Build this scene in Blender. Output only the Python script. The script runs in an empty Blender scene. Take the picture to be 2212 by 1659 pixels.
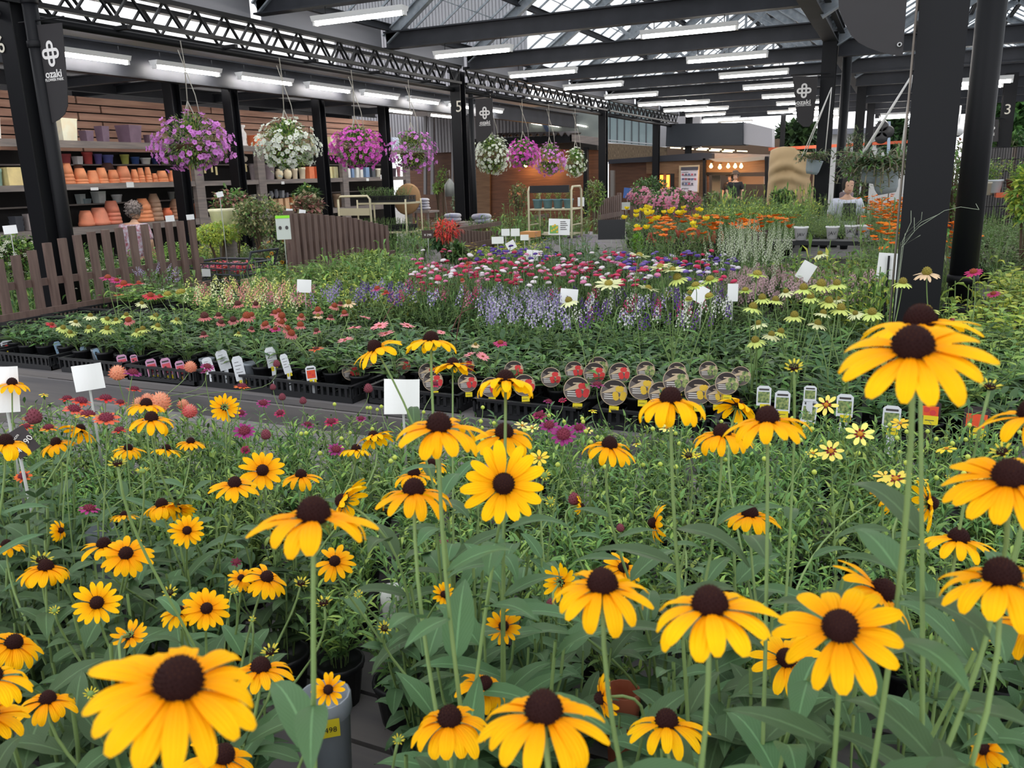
import bpy, math, random
from mathutils import Vector, Matrix
random.seed(7)
SC = bpy.context.scene
COL = SC.collection
pi = math.pi
def V(*a): return Vector(a if len(a) > 1 else a[0])
# ---------------------------------------------------------------- camera
F, CX, CY, H = 1774.0, 1106.0, 829.5, 1.8
_d1 = V(1950 - CX, CY - 356, -F).normalized()
_d2 = V(-2816 - CX, CY - 489, -F).normalized()
_x = -(_d2 - _d1 * _d1.dot(_d2)).normalized()
_z = _x.cross(_d1)
R = Matrix((_x, _d1, _z))            # camera vector -> world vector
CAM = V(0, 0, H)
def ray(u, v): return R @ V((u - CX) / F, (CY - v) / F, -1.0)
def P(u, v, x=None, y=None, z=None, d=None):
    r = ray(u, v)
    t = d if d is not None else x / r[0] if x is not None else y / r[1] if y is not None else (z - H) / r[2]
    return CAM + r * t
def proj(p):
    c = R.transposed() @ (V(p) - CAM)
    return (CX + F * c[0] / -c[2], CY - F * c[1] / -c[2], -c[2])
def depth(p): return proj(p)[2]
camd = bpy.data.cameras.new('camera'); camo = bpy.data.objects.new('camera', camd)
COL.objects.link(camo); SC.camera = camo
camd.sensor_width = 36; camd.lens = F / 2212 * 36; camd.clip_start = .02; camd.clip_end = 400
m4 = R.to_4x4(); m4.translation = CAM; camo.matrix_world = m4
camd.dof.use_dof = True; camd.dof.focus_distance = 3.2; camd.dof.aperture_fstop = 13
SC.view_settings.view_transform = 'Standard'; SC.view_settings.look = 'None'
SC.view_settings.gamma = 1; SC.view_settings.exposure = 0.0
# ---------------------------------------------------------------- materials
def SRGB(r, g, b):
    f = lambda c: (c / 255 / 12.92) if c / 255 <= .04045 else ((c / 255 + .055) / 1.055) ** 2.4
    return (f(r), f(g), f(b), 1)
MATS = {}
def mat(name, rgb, rough=.6, trans=0, var=0, noise=None, metal=0, bump=None, spec=.4, hv=0, veins=False):
    """principled; trans = share of translucent; var = brightness change per object; noise = (scale, rgb2, stretch)"""
    if name in MATS: return MATS[name]
    m = bpy.data.materials.new(name); m.use_nodes = True; nt = m.node_tree; N = nt.nodes; L = nt.links
    b = N['Principled BSDF']; out = N['Material Output']
    b.inputs['Base Color'].default_value = SRGB(*rgb); b.inputs['Roughness'].default_value = rough
    b.inputs['Metallic'].default_value = metal; b.inputs['Specular IOR Level'].default_value = spec
    sock = None
    if noise or bump:
        tc = N.new('ShaderNodeTexCoord'); mp = N.new('ShaderNodeMapping'); L.new(tc.outputs['Object'], mp.inputs[0])
        if noise and len(noise) > 2: mp.inputs['Scale'].default_value = noise[2]
    if noise:
        nz = N.new('ShaderNodeTexNoise'); nz.inputs['Scale'].default_value = noise[0]; nz.inputs['Detail'].default_value = 4
        L.new(mp.outputs[0], nz.inputs['Vector'])
        cr = N.new('ShaderNodeValToRGB'); cr.color_ramp.elements[0].position = .35; cr.color_ramp.elements[1].position = .68
        cr.color_ramp.elements[0].color = SRGB(*rgb); cr.color_ramp.elements[1].color = SRGB(*noise[1])
        L.new(nz.outputs[0], cr.inputs[0]); sock = cr.outputs[0]
    if bump:
        nb = N.new('ShaderNodeTexNoise'); nb.inputs['Scale'].default_value = bump[0]; L.new(mp.outputs[0], nb.inputs['Vector'])
        bp = N.new('ShaderNodeBump'); bp.inputs['Strength'].default_value = bump[1]; bp.inputs['Distance'].default_value = .01
        L.new(nb.outputs[0], bp.inputs['Height']); L.new(bp.outputs[0], b.inputs['Normal'])
    if veins:
        uv = N.new('ShaderNodeUVMap'); sx = N.new('ShaderNodeSeparateXYZ'); L.new(uv.outputs[0], sx.inputs[0])
        ab = N.new('ShaderNodeMath'); ab.operation = 'ABSOLUTE'; L.new(sx.outputs[0], ab.inputs[0])       # |across|
        k = N.new('ShaderNodeMath'); k.operation = 'MULTIPLY_ADD'; k.inputs[1].default_value = -.35
        L.new(ab.outputs[0], k.inputs[0]); L.new(sx.outputs[1], k.inputs[2])
        sn = N.new('ShaderNodeMath'); sn.operation = 'MULTIPLY'; sn.inputs[1].default_value = 40; L.new(k.outputs[0], sn.inputs[0])
        s2 = N.new('ShaderNodeMath'); s2.operation = 'SINE'; L.new(sn.outputs[0], s2.inputs[0])
        s3 = N.new('ShaderNodeMath'); s3.operation = 'POWER'; s3.use_clamp = True; s3.inputs[1].default_value = 10
        L.new(s2.outputs[0], s3.inputs[0])
        mr = N.new('ShaderNodeMath'); mr.operation = 'LESS_THAN'; mr.inputs[1].default_value = .07; L.new(ab.outputs[0], mr.inputs[0])
        mx = N.new('ShaderNodeMath'); mx.operation = 'MULTIPLY_ADD'; mx.inputs[1].default_value = .16; mx.use_clamp = True
        L.new(s3.outputs[0], mx.inputs[0]); L.new(mr.outputs[0], mx.inputs[2])
        mc = N.new('ShaderNodeMix'); mc.data_type = 'RGBA'; L.new(mx.outputs[0], mc.inputs[0])
        if sock: L.new(sock, mc.inputs[6])
        else: mc.inputs[6].default_value = SRGB(*rgb)
        mc.inputs[7].default_value = SRGB(*[min(255, int(c * 1.15 + 14)) for c in rgb])
        sock = mc.outputs[2]
    if var or hv:
        oi = N.new('ShaderNodeObjectInfo'); hs = N.new('ShaderNodeHueSaturation')
        mm = N.new('ShaderNodeMath'); mm.operation = 'MULTIPLY_ADD'; mm.inputs[1].default_value = var; mm.inputs[2].default_value = 1 - var / 2
        L.new(oi.outputs['Random'], mm.inputs[0]); L.new(mm.outputs[0], hs.inputs['Value'])
        if hv:
            m2 = N.new('ShaderNodeMath'); m2.operation = 'MULTIPLY_ADD'; m2.inputs[1].default_value = hv; m2.inputs[2].default_value = .5 - hv / 2
            L.new(oi.outputs['Random'], m2.inputs[0]); L.new(m2.outputs[0], hs.inputs['Hue'])
        if sock: L.new(sock, hs.inputs['Color'])
        else: hs.inputs['Color'].default_value = SRGB(*rgb)
        sock = hs.outputs[0]
    if sock: L.new(sock, b.inputs['Base Color'])
    if trans:
        t = N.new('ShaderNodeBsdfTranslucent'); mx = N.new('ShaderNodeMixShader'); mx.inputs[0].default_value = trans
        if sock: L.new(sock, t.inputs[0])
        else: t.inputs[0].default_value = SRGB(*rgb)
        L.new(b.outputs[0], mx.inputs[1]); L.new(t.outputs[0], mx.inputs[2]); L.new(mx.outputs[0], out.inputs[0])
    MATS[name] = m
    return m
def petal_mat(name, base, tip, trans=.28):
    """petal: deeper colour at the foot, fine lengthwise ribs"""
    m = mat(name, tip, .55, trans, .08, hv=.012, spec=.1); nt = m.node_tree; N = nt.nodes; L = nt.links
    uv = N.new('ShaderNodeUVMap'); sx = N.new('ShaderNodeSeparateXYZ'); L.new(uv.outputs[0], sx.inputs[0])
    cr = N.new('ShaderNodeValToRGB'); cr.color_ramp.elements[0].color = SRGB(*base); cr.color_ramp.elements[1].color = SRGB(*tip); cr.color_ramp.elements[1].position = .75
    L.new(sx.outputs[1], cr.inputs[0]); sn = N.new('ShaderNodeMath'); sn.operation = 'MULTIPLY'; sn.inputs[1].default_value = 15; L.new(sx.outputs[0], sn.inputs[0])
    s2 = N.new('ShaderNodeMath'); s2.operation = 'COSINE'; L.new(sn.outputs[0], s2.inputs[0]); bp = N.new('ShaderNodeBump'); bp.inputs['Strength'].default_value = .35; bp.inputs['Distance'].default_value = .001
    L.new(s2.outputs[0], bp.inputs['Height']); L.new(bp.outputs[0], N['Principled BSDF'].inputs['Normal'])
    hs = [n for n in N if n.bl_idname == 'ShaderNodeHueSaturation'][0]; L.new(cr.outputs[0], hs.inputs['Color']); return m
def emis(name, rgb, st):
    if name in MATS: return MATS[name]
    m = bpy.data.materials.new(name); m.use_nodes = True; N = m.node_tree.nodes
    b = N['Principled BSDF']; b.inputs['Base Color'].default_value = SRGB(*rgb)
    b.inputs['Emission Color'].default_value = SRGB(*rgb); b.inputs['Emission Strength'].default_value = st
    MATS[name] = m; return m
def glassy(name, rgb, k, rough=.1):
    """thin pane: mostly see-through with a soft sheen"""
    m = bpy.data.materials.new(name); m.use_nodes = True; N = m.node_tree.nodes; L = m.node_tree.links
    b = N['Principled BSDF']; b.inputs['Base Color'].default_value = SRGB(*rgb); b.inputs['Roughness'].default_value = rough
    t = N.new('ShaderNodeBsdfTransparent'); t.inputs[0].default_value = (.93, .96, .97, 1)
    x = N.new('ShaderNodeMixShader'); x.inputs[0].default_value = k
    L.new(t.outputs[0], x.inputs[1]); L.new(b.outputs[0], x.inputs[2]); L.new(x.outputs[0], N['Material Output'].inputs[0])
    MATS[name] = m; return m
STEEL = mat('dark_steel', (40, 42, 47), .6, noise=(3, (50, 51, 57)), spec=.3)
BLACK = mat('black_steel', (13, 14, 18), .5, spec=.22)
GALV = mat('galvanised_steel', (120, 128, 136), .5, noise=(9, (150, 156, 162)), metal=.2)
GREYP = mat('grey_sheet', (138, 138, 144), .6)
WHITE = mat('white_enamel', (225, 225, 225), .5)
TUBE = emis('lamp_light', (255, 250, 244), 44)
CARD = mat('white_card', (235, 236, 236), .6)
YSTK = mat('yellow_sticker', (225, 205, 40), .6)
BLK = mat('black_plastic', (30, 31, 34), .45)
GRYB = mat('grey_boarded_timber', (118, 110, 108), .75, noise=(4, (142, 132, 126), (.6, .6, 6)))
FENCE = mat('brown_composite', (92, 74, 68), .6, noise=(30, (112, 92, 84), (1, 1, .1)))
ROPE = mat('rope', (165, 160, 150), .8)
INK = mat('ink', (35, 33, 35), .7)
# ---------------------------------------------------------------- mesh builder
class MB:
    def __init__(s): s.v = []; s.f = []; s.m = []; s.uv = []; s.mats = []; s.sm = []
    def mi(s, m):
        if m not in s.mats: s.mats.append(m)
        return s.mats.index(m)
    def add(s, vs, fs, m, uvs=None, smooth=True):
        o = len(s.v); k = s.mi(m)
        s.v.extend([tuple(p) for p in vs]); s.uv.extend(uvs if uvs else [(0.5, 0.5)] * len(vs))
        for f in fs: s.f.append(tuple(i + o for i in f)); s.m.append(k); s.sm.append(smooth)
    def quad(s, a, b, c, d, m): s.add([a, b, c, d], [(0, 1, 2, 3)], m, smooth=False)
    def box(s, a, b, m, M=None):
        x0, y0, z0 = a; x1, y1, z1 = b
        vs = [V(x, y, z) for x in (x0, x1) for y in (y0, y1) for z in (z0, z1)]
        if M: vs = [M @ p for p in vs]
        s.add(vs, [(0, 1, 3, 2), (4, 6, 7, 5), (0, 4, 5, 1), (2, 3, 7, 6), (0, 2, 6, 4), (1, 5, 7, 3)], m, smooth=False)
    def bar(s, a, b, w, h, m, up=(0, 0, 1)):
        a = V(a); b = V(b); d = (b - a).normalized(); up = V(up)
        if abs(d.dot(up)) > .98: up = V(0, 1, 0)
        r = d.cross(up).normalized() * w / 2; u = r.cross(d).normalized() * h / 2
        vs = [p + i * r + j * u for p in (a, b) for i, j in ((-1, -1), (1, -1), (1, 1), (-1, 1))]
        s.add(vs, [(3, 2, 1, 0), (4, 5, 6, 7), (0, 1, 5, 4), (1, 2, 6, 5), (2, 3, 7, 6), (3, 0, 4, 7)], m, smooth=False)
    def tube(s, pts, r, m, n=6, cap=True):
        pts = [V(p) for p in pts]; k = len(pts); rr = r if isinstance(r, (list, tuple)) else [r] * k
        vs = []; ref = V(.13, .21, 1).normalized()
        for i, p in enumerate(pts):
            d = (pts[min(i + 1, k - 1)] - pts[max(i - 1, 0)])
            d = d.normalized() if d.length > 1e-9 else V(0, 0, 1)
            a = d.cross(ref if abs(d.dot(ref)) < .95 else V(1, 0, 0)).normalized(); b = d.cross(a)
            vs += [p + (a * math.cos(2 * pi * j / n) + b * math.sin(2 * pi * j / n)) * rr[i] for j in range(n)]
        fs = [(i * n + j, i * n + (j + 1) % n, (i + 1) * n + (j + 1) % n, (i + 1) * n + j) for i in range(k - 1) for j in range(n)]
        if cap: fs += [tuple(range(n - 1, -1, -1)), tuple(range((k - 1) * n, k * n))]
        s.add(vs, fs, m)
    def lathe(s, prof, m, n=16, M=None, sq=0, smooth=True):
        """prof = [(r, z)]; sq>0 makes the section square"""
        vs = []
        for r, z in prof:
            for j in range(n):
                t = 2 * pi * (j + .5) / n; c, q = math.cos(t), math.sin(t)
                k = 1 / max(abs(c), abs(q)) if sq else 1
                p = V(r * c * k, r * q * k, z); vs.append(M @ p if M else p)
        fs = [(i * n + j, i * n + (j + 1) % n, (i + 1) * n + (j + 1) % n, (i + 1) * n + j) for i in range(len(prof) - 1) for j in range(n)]
        fs += [tuple(range(n - 1, -1, -1)), tuple(range((len(prof) - 1) * n, len(prof) * n))]
        s.add(vs, fs, m, smooth=smooth)
    def leaf(s, p, d, up, L, W, m, droop=.6, segs=6, fold=.25, prof=None, nx=2, wave=0, ribs=0):
        """blade starting at p along d, curving away from up by 'droop' radians"""
        p = V(p); d = V(d).normalized(); up = V(up); side = d.cross(up)
        side = side.normalized() if side.length > 1e-4 else V(1, 0, 0)
        nrm = side.cross(d).normalized(); vs = []; uvs = []; c = p.copy(); st = L / segs
        ph = random.random() * 6
        for i in range(segs + 1):
            t = i / segs
            w = W / 2 * (prof(t) if prof else max(.02, math.sin(pi * min(1, t ** .8)) ** .8 * (1 - .25 * t)))
            for j in range(nx + 1):
                q = j / nx * 2 - 1
                off = abs(q) * fold * w + (wave * W * math.sin(t * 9 + ph + q * 2) * abs(q)) + (ribs * W * (-1) ** j if 0 < j < nx else 0)
                vs.append(c + side * (q * w) + nrm * off); uvs.append((q, t))
            a = droop / segs * (0.4 + 1.2 * t)
            d2 = (d * math.cos(a) - nrm * math.sin(a)).normalized(); nrm = side.cross(d2).normalized(); d = d2
            c = c + d * st
        n = nx + 1
        fs = [(i * n + j, i * n + j + 1, (i + 1) * n + j + 1, (i + 1) * n + j) for i in range(segs) for j in range(nx)]
        s.add(vs, fs, m, uvs)
    def prism(s, pts, thick, m):
        """pts in 3D on a plane, thick = vector"""
        n = len(pts); pts = [V(p) for p in pts]; t = V(thick)
        s.add(pts + [p + t for p in pts], [tuple(range(n)), tuple(range(2 * n - 1, n - 1, -1))] +
              [(i, n + i, n + (i + 1) % n, (i + 1) % n) for i in range(n)], m, smooth=False)
    def mesh(s, name):
        me = bpy.data.meshes.new(name); me.from_pydata(s.v, [], s.f)
        for m in s.mats: me.materials.append(m)
        me.polygons.foreach_set('material_index', s.m); me.polygons.foreach_set('use_smooth', s.sm)
        ul = me.uv_layers.new(name='UVMap'); flat = []
        for f in s.f:
            for i in f: flat += s.uv[i]
        ul.data.foreach_set('uv', flat); me.update(); return me
    def build(s, name, parent=None, loc=None):
        return ob(name, s.mesh(name), parent, loc)
def ob(name, me, parent=None, loc=None, rz=0, sc=None):
    o = bpy.data.objects.new(name, me); COL.objects.link(o)
    if parent: o.parent = parent
    if loc is not None: o.location = loc
    if rz: o.rotation_euler = (0, 0, rz)
    if sc: o.scale = (sc, sc, sc) if not isinstance(sc, (tuple, list)) else sc
    return o
def tag(o, label=None, cat=None, group=None, kind=None):
    if label: o['label'] = label
    if cat: o['category'] = cat
    if group: o['group'] = group
    if kind: o['kind'] = kind
    return o
def thing(name, label, cat, loc=(0, 0, 0), rz=0, group=None, sc=None):
    return tag(ob(name, None, None, V(loc), rz, sc), label, cat, group)
def tree(o, parent=None, loc=None, rz=None, sc=None, label=None, group=None):
    """copy of a thing with its parts and sub-parts"""
    c = o.copy(); COL.objects.link(c); c.parent = parent
    if loc is not None: c.location = loc
    if rz is not None: c.rotation_euler = (0, 0, rz)
    if sc is not None: c.scale = (sc, sc, sc)
    if label: c['label'] = label
    if group: c['group'] = group
    for ch in KIDS.get(o.name, ()): tree(ch, c)
    return c
KIDS = {}
def freeze(o):
    """remember the parts of a prototype"""
    for ch in o.children_recursive:
        KIDS.setdefault(ch.parent.name, []).append(ch)
    return o
def struct(name, mb, label=None):
    o = mb.build(name); o['kind'] = 'structure'
    if label: o['label'] = label
    return o
def text(body, size, M, m, name, parent=None, ext=.001, sx=1.0, bold=0):
    """raised lettering as a mesh; M places the text plane (x right, y up)"""
    cu = bpy.data.curves.new('t', 'FONT'); cu.body = body; cu.size = size; cu.align_x = 'CENTER'; cu.align_y = 'CENTER'
    cu.extrude = ext; cu.offset = bold; cu.resolution_u = 3
    to = bpy.data.objects.new('t', cu); COL.objects.link(to)
    me = bpy.data.meshes.new_from_object(to); bpy.data.objects.remove(to); bpy.data.curves.remove(cu)
    me.transform(M @ Matrix.Diagonal((sx, 1, 1, 1))); me.materials.clear(); me.materials.append(m)
    return ob(name, me, parent)
def frame(o, x, y):
    """matrix with origin o, x axis, y axis"""
    x = V(x).normalized(); y = V(y); y = (y - x * x.dot(y)).normalized(); z = x.cross(y)
    M = Matrix((x, y, z)).transposed().to_4x4(); M.translation = V(o); return M
XS, XT, XR = -10.0, -7.16, -1.1      # shelf front, truss line, right column line
ORD = ['first', 'second', 'third', 'fourth', 'fifth', 'sixth', 'seventh', 'eighth', 'ninth', 'tenth', 'eleventh', 'twelfth',
       'thirteenth', 'fourteenth', 'fifteenth', 'sixteenth', 'seventeenth', 'eighteenth', 'nineteenth', 'twentieth']
def nth(i, n):
    if i == 0: return 'leftmost'
    if i == n - 1: return 'rightmost'
    if i < 20: return ORD[i] + ' from the left'
    if n - 1 - i < 20: return ORD[n - 1 - i] + ' from the right'
    return 'number %d from the left' % (i + 1)
def nth_label(things, words):
    """give each of a row of look-alikes its own label, counted from the left of the view"""
    things = sorted(things, key=lambda o: proj(o.location)[0])
    for i, o in enumerate(things): o['label'] = words.replace('#', nth(i, len(things)))
# ================================================================ setting
mb = MB(); mb.box((-30, -2, -.1), (22, 60, 0), mat('concrete_floor', (120, 116, 112), .8, noise=(.8, (140, 136, 130))))
struct('floor', mb)
W = bpy.data.worlds.new('sky'); SC.world = W; W.use_nodes = True
bg = W.node_tree.nodes['Background']; bg.inputs[0].default_value = SRGB(246, 248, 252); bg.inputs[1].default_value = 1.25

def h_beam(name, label, a, b, w, h, up=(0, 0, 1), cat='beam', m=STEEL, group=None, tf=.02):
    """I / H section between a and b"""
    a = V(a); b = V(b); t = thing(name, label, cat, (a + b) / 2, group=group); o = (a + b) / 2
    mb = MB(); d = (b - a).normalized(); u = V(up)
    mb.bar(a - o, b - o, .014, h - 2 * tf, m, up); mb.build('web', t)
    for s in (1, -1):
        mb = MB(); mb.bar(a - o + u * s * (h / 2 - tf / 2), b - o + u * s * (h / 2 - tf / 2), w, tf, m, up); mb.build('flange', t)
    return t
# columns -----------------------------------------------------------------
def column(x, y, top, label, w=.2, side=0, base=.35):
    t = thing('steel_column', label, 'column', (x, y, 0))
    mb = MB(); mb.box((-.006, -w / 2 + .012, 0), (.006, w / 2 - .012, top), BLACK); mb.build('web', t)
    for s in (-1, 1):
        mb = MB(); mb.box((-w / 2, s * (w / 2 - .006) - .006, 0), (w / 2, s * (w / 2 - .006) + .006, top), BLACK); mb.build('flange', t)
    mb = MB(); mb.box((-w / 2 - .05, -w / 2 - .05, 0), (w / 2 + .05, w / 2 + .05, .02), BLACK); mb.build('base_plate', t)
    return t
def pipe(x, y, z0, z1, r, label, elbow=None, collars=()):
    t = thing('drain_pipe', label, 'pipe', (x, y, 0))
    mb = MB(); mb.tube([(0, 0, z0), (0, 0, z1)], r, BLACK, 16); mb.build('pipe', t)
    for z, k in collars:
        mb = MB(); mb.lathe([(r * 1.02, z - k), (r * 1.14, z - k * .8), (r * 1.14, z + k * .8), (r * 1.02, z + k)], BLACK, 16); mb.build('collar', t)
    return t
def numeral(s, u, v, y, size, par, x=None):
    p = P(u, v, y=y) if x is None else P(u, v, x=x)
    o = text(s, size, frame((p.x, p.y, p.z), (1, 0, 0), (0, 0, 1)), mat('cream_paint', (215, 210, 195), .6), 'numeral', ext=.001)
    for q in o.data.vertices: q.co -= V(par.location)
    o.parent = par; return o
c6 = column(P(72, 300, y=5.3).x, 5.3, 3.6, 'dark steel column by the far left edge with a big banner beside it')
numeral('6', 2, 98, 5.19, .2, c6)
pipe(P(118, 350, y=5.16).x, 5.16, 0, 3.55, .062, 'round black drain pipe strapped to the leftmost column', collars=((3.0, .03), (3.35, .03)))
c5 = column(P(993, 300, y=13.6).x, 13.6, 3.6, 'dark steel column marked with a cream 5, between the hanging baskets', base=.3)
numeral('5', 991, 231, 13.49, .27, c5)
pipe(P(1020, 300, y=13.55).x, 13.55, 0, 3.2, .045, 'slim black drain pipe beside the column marked 5')
column(P(1303, 300, y=21.7).x, 21.7, 3.5, 'dark steel column right of the white hanging basket near the wooden shop')
column(P(1488, 280, y=29.4).x, 29.4, 3.6, 'far dark column standing before the black box above the shop roof')
column(P(1418, 280, y=27.4).x, 27.4, 3.5, 'dark column between the frosted glass panels and the black box')
column(P(1784, 250, y=13.7).x, 13.7, 3.7, 'dark column between the tan covered stall and the slim pipe')
pipe(P(1822, 250, y=14.2).x, 14.2, 0, 3.55, .068, 'black drain pipe just right of the column by the tan cover')
column(P(1858, 250, y=21.6).x, 21.6, 3.6, 'dark column behind the drain pipe, right of it')
column(P(1882, 230, y=27).x, 27, 3.6, 'thin dark column behind, carrying a beige box')
column(P(1690, 300, y=29.6).x, 29.6, 3.6, 'thin far column left of the tan covered stall', w=.14)
cr = column(P(2012, 300, y=4.5).x, 4.5, 3.9, 'broad near dark column at the right of the picture', w=.2)
mb = MB(); mb.tube([(-.112, -.07, 1.0), (-.112, -.07, 3.9)], .006, mat('conduit', (150, 140, 132), .5), 6); mb.build('conduit', cr)
pipe(P(2112, 300, y=6.5).x, 6.5, .35, 4.2, .088, 'thick black round pipe right of the broad near column', collars=((1.02, .03), (.83, .03)))
t = thing('pipe_socket', 'tapered black socket under the thick round pipe', 'pipe', (P(2112, 300, y=6.5).x, 6.5, 0))
mb = MB(); mb.lathe([(.06, 0), (.085, .36), (.11, .8), (.105, .84), (.07, .84)], BLACK, 16); mb.build('socket', t)
c3 = column(P(2172, 280, y=17.5).x, 17.5, 3.3, 'far dark column marked 3 near the right edge')
numeral('3', 2177, 237, 17.39, .24, c3)
for i, (u, y) in enumerate(((375, 8.75), (500, 9.8), (688, 11.9), (828, 13.9), (1010, 17.0))):
    column(P(u, 240, y=y).x, y, 3.15, 'dark pillar before the pot shelves, %s' % ('behind the big lilac basket', 'left of the white basket', 'right of the white basket', 'between the magenta and lilac baskets', 'hidden behind the column marked 5')[i], w=.16)
# cross beams and lamps -----------------------------------------------------
def lamp(p, axis, label, L=1.24, dbl=False, group='tube lamps under the roof beams'):
    t = thing('tube_lamp_or_reflection', label, 'lamp', p, 0 if axis == 'x' else pi / 2, group)
    mb = MB(); mb.prism([(-L / 2, -.05, .0), (-L / 2, .05, 0), (-L / 2, .075, .055), (-L / 2, -.075, .055)], (L, 0, 0), WHITE)
    mb.build('housing', t)
    mb = MB(); mb.tube([(-L / 2 + .03, 0, -.022), (L / 2 - .03, 0, -.022)], .021, TUBE, 8); mb.build('tube', t)
    for s in (-1, 1):
        mb = MB(); mb.box((s * (L / 2 - .015) - .015, -.03, -.045), (s * (L / 2 - .015) + .015, .03, 0), WHITE); mb.build('socket', t)
    mb = MB(); mb.tube([(-.45, 0, .055), (-.45, 0, .16)], .006, BLK, 5); mb.tube([(.45, 0, .055), (.45, 0, .16)], .006, BLK, 5); mb.build('hanger', t)
    return t
YB = [8.4, 11.2, 13.8, 16.4, 19.0, 21.7, 24.3, 27.0, 29.6, 32.2]
lamps = []
for i, y in enumerate(YB):
    zc = 3.80 if i < 2 else 3.76
    if i == 0: zc = 3.86
    h_beam('roof_beam', 'dark steel cross beam under the glass roof, %s counted from the camera' % ORD[i], (XT, y, zc), (XR - .1, y, zc), .16, .24)
    for q, xx in enumerate((-5.72, -2.62)):
        if i == 0 and q == 1: continue
        lamps.append((lamp((xx, y, zc - .27), 'x', 'x'), i, q))
    if i in (5, 6): lamps.append((lamp((-5.2, y + .35, zc - .27), 'x', 'x'), i, 2))
    # right hand bay
    h_beam('roof_beam', 'dark steel cross beam of the right bay, %s counted from the camera' % ORD[i], (XR + .1, y + .1, 3.5), (6.5, y + .1, 3.5), .16, .24) if i > 1 else None
for o, i, q in lamps:
    o['label'] = 'lit white tube lamp under the %s roof beam, %s' % (ORD[i], ('left one', 'right one', 'the extra one between')[q])
rl = [lamp((P(u, v, y=y).x, y, P(u, v, y=y).z), 'x', 'x') for u, v, y in ((2080, 178, 14), (2070, 188, 15.5), (1955, 247, 26), (1948, 252, 28), (1765, 258, 30), (1700, 241, 29.5), (1762, 240, 26))]
nth_label(rl, 'small far lit tube lamp on the right side of the hall, #')
# fascia sheets (gutter) between the beams on the truss line
ys = [4.2] + YB
for i in range(len(ys) - 1):
    a, b = ys[i] + .1, ys[i + 1] - .1
    mb = MB(); zt = 3.98; zb = 3.69
    n = [(0, 0, zb), (0, b - a, zb), (0, b - a, zt + .02), (0, (b - a) * .35, zt + .1), (0, .25, zt + .02), (0, 0, zt - .14)]
    mb.prism([V(p) for p in n], (-.02, 0, 0), GREYP)
    o = mb.build('gutter_fascia', None, (XT - .02, a, 0)); tag(o, 'grey sheet fascia above the lattice truss, bay %s from the camera' % ORD[i], 'fascia', 'gutter fascias')
# lattice trusses along the gutter
def truss(x, y0, y1, zt, zb, label, pitch=.42, r=.018):
    t = thing('lattice_truss', label, 'truss', (x, y0, zb))
    L = y1 - y0; h = zt - zb; mb = MB(); mb.bar((0, 0, h), (0, L, h), .09, .05, BLACK); mb.build('top_chord', t)
    mb = MB(); mb.bar((0, 0, 0), (0, L, 0), .07, .04, BLACK); mb.build('bottom_chord', t)
    mb = MB(); n = int(L / pitch)
    for i in range(n):
        a = i * L / n; b = (i + .5) * L / n; c = (i + 1) * L / n
        mb.bar((0, a, h), (0, b, 0), .03, r, BLACK); mb.bar((0, b, 0), (0, c, h), .03, r, BLACK)
    mb.build('lacing', t); return t
def zline(u, v, x): return P(u, v, x=x).z
for k, (y0, y1) in enumerate(((3.9, 13.5), (13.7, 21.6), (21.8, 29.3))):
    nm = ('nearest', 'middle', 'farthest')[k]
    truss(XT, y0, y1, 3.66, 3.40, 'black lattice truss along the gutter, %s span' % nm)
    truss(XT - .32, y0, y1, 3.64, 3.38, 'rear twin of the lattice truss, %s span' % nm)
    t = thing('gutter_pipe', 'round black pipe slung under the lattice truss, %s span' % nm, 'pipe', (XT - .15, y0, 3.30))
    mb = MB(); mb.tube([(0, 0, 0), (0, y1 - y0, 0)], .04, BLACK, 8); mb.build('pipe', t)
    for q in range(int((y1 - y0) / 1.5)): mb = MB(); mb.box((-.2, 1 + q * 1.5, .02), (.2, 1.05 + q * 1.5, .06), BLACK); mb.build('bracket', t)
# arcade beam with lamps before the shelves
XA = -8.9
h_beam('arcade_beam', 'long dark beam carrying the row of lamps in front of the pot shelves', (XA, 5.0, 3.31), (XA, 24, 3.31), .15, .38)
al = []
for i in range(8):
    ya = 7.24 + i * 1.53
    al.append(lamp((XA + .16, ya, 3.29), 'y', 'x', 1.14, group='tube lamps along the arcade beam'))
al.append(lamp((XA - .9, 15.6, 3.2), 'y', 'x', 1.14, group='tube lamps along the arcade beam'))
al.append(lamp((XA - .9, 17.5, 3.2), 'y', 'x', 1.14, group='tube lamps along the arcade beam'))
for q, yy in enumerate((7.6, 9.9, 12.2, 14.5)): lamp((XA - .2, yy, 3.29), 'y', 'added unseen tube lamp on the shelf side of the long beam, %s from the camera' % ORD[q], 1.14)  # added out of sight behind the beam to brighten the shelves and ceiling
nth_label(al, 'lit tube lamp on the long beam before the pot shelves, #')
for u, y in ((200, 8.9), (560, 12.1), (300, 10.4), (740, 14.4)):
    pass
for i, y in enumerate((6.0, 8.75, 9.8, 11.9, 13.9, 16.2)):
    h_beam('ceiling_joist', 'dark joist under the pale ceiling over the shelves, %s from the camera' % ORD[i], (-12.3, y, 3.28), (XA - .1, y, 3.28), .1, .14)
h_beam('ceiling_joist', 'long dark joist running along above the slatted wall', (-11.3, 4, 3.3), (-11.3, 17, 3.3), .1, .2)
mb = MB(); mb.box((-13.5, -1, 3.62), (XA - .2, 25, 3.7), mat('pale_ceiling', (196, 196, 200), .7)); struct('ceiling', mb)
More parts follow.
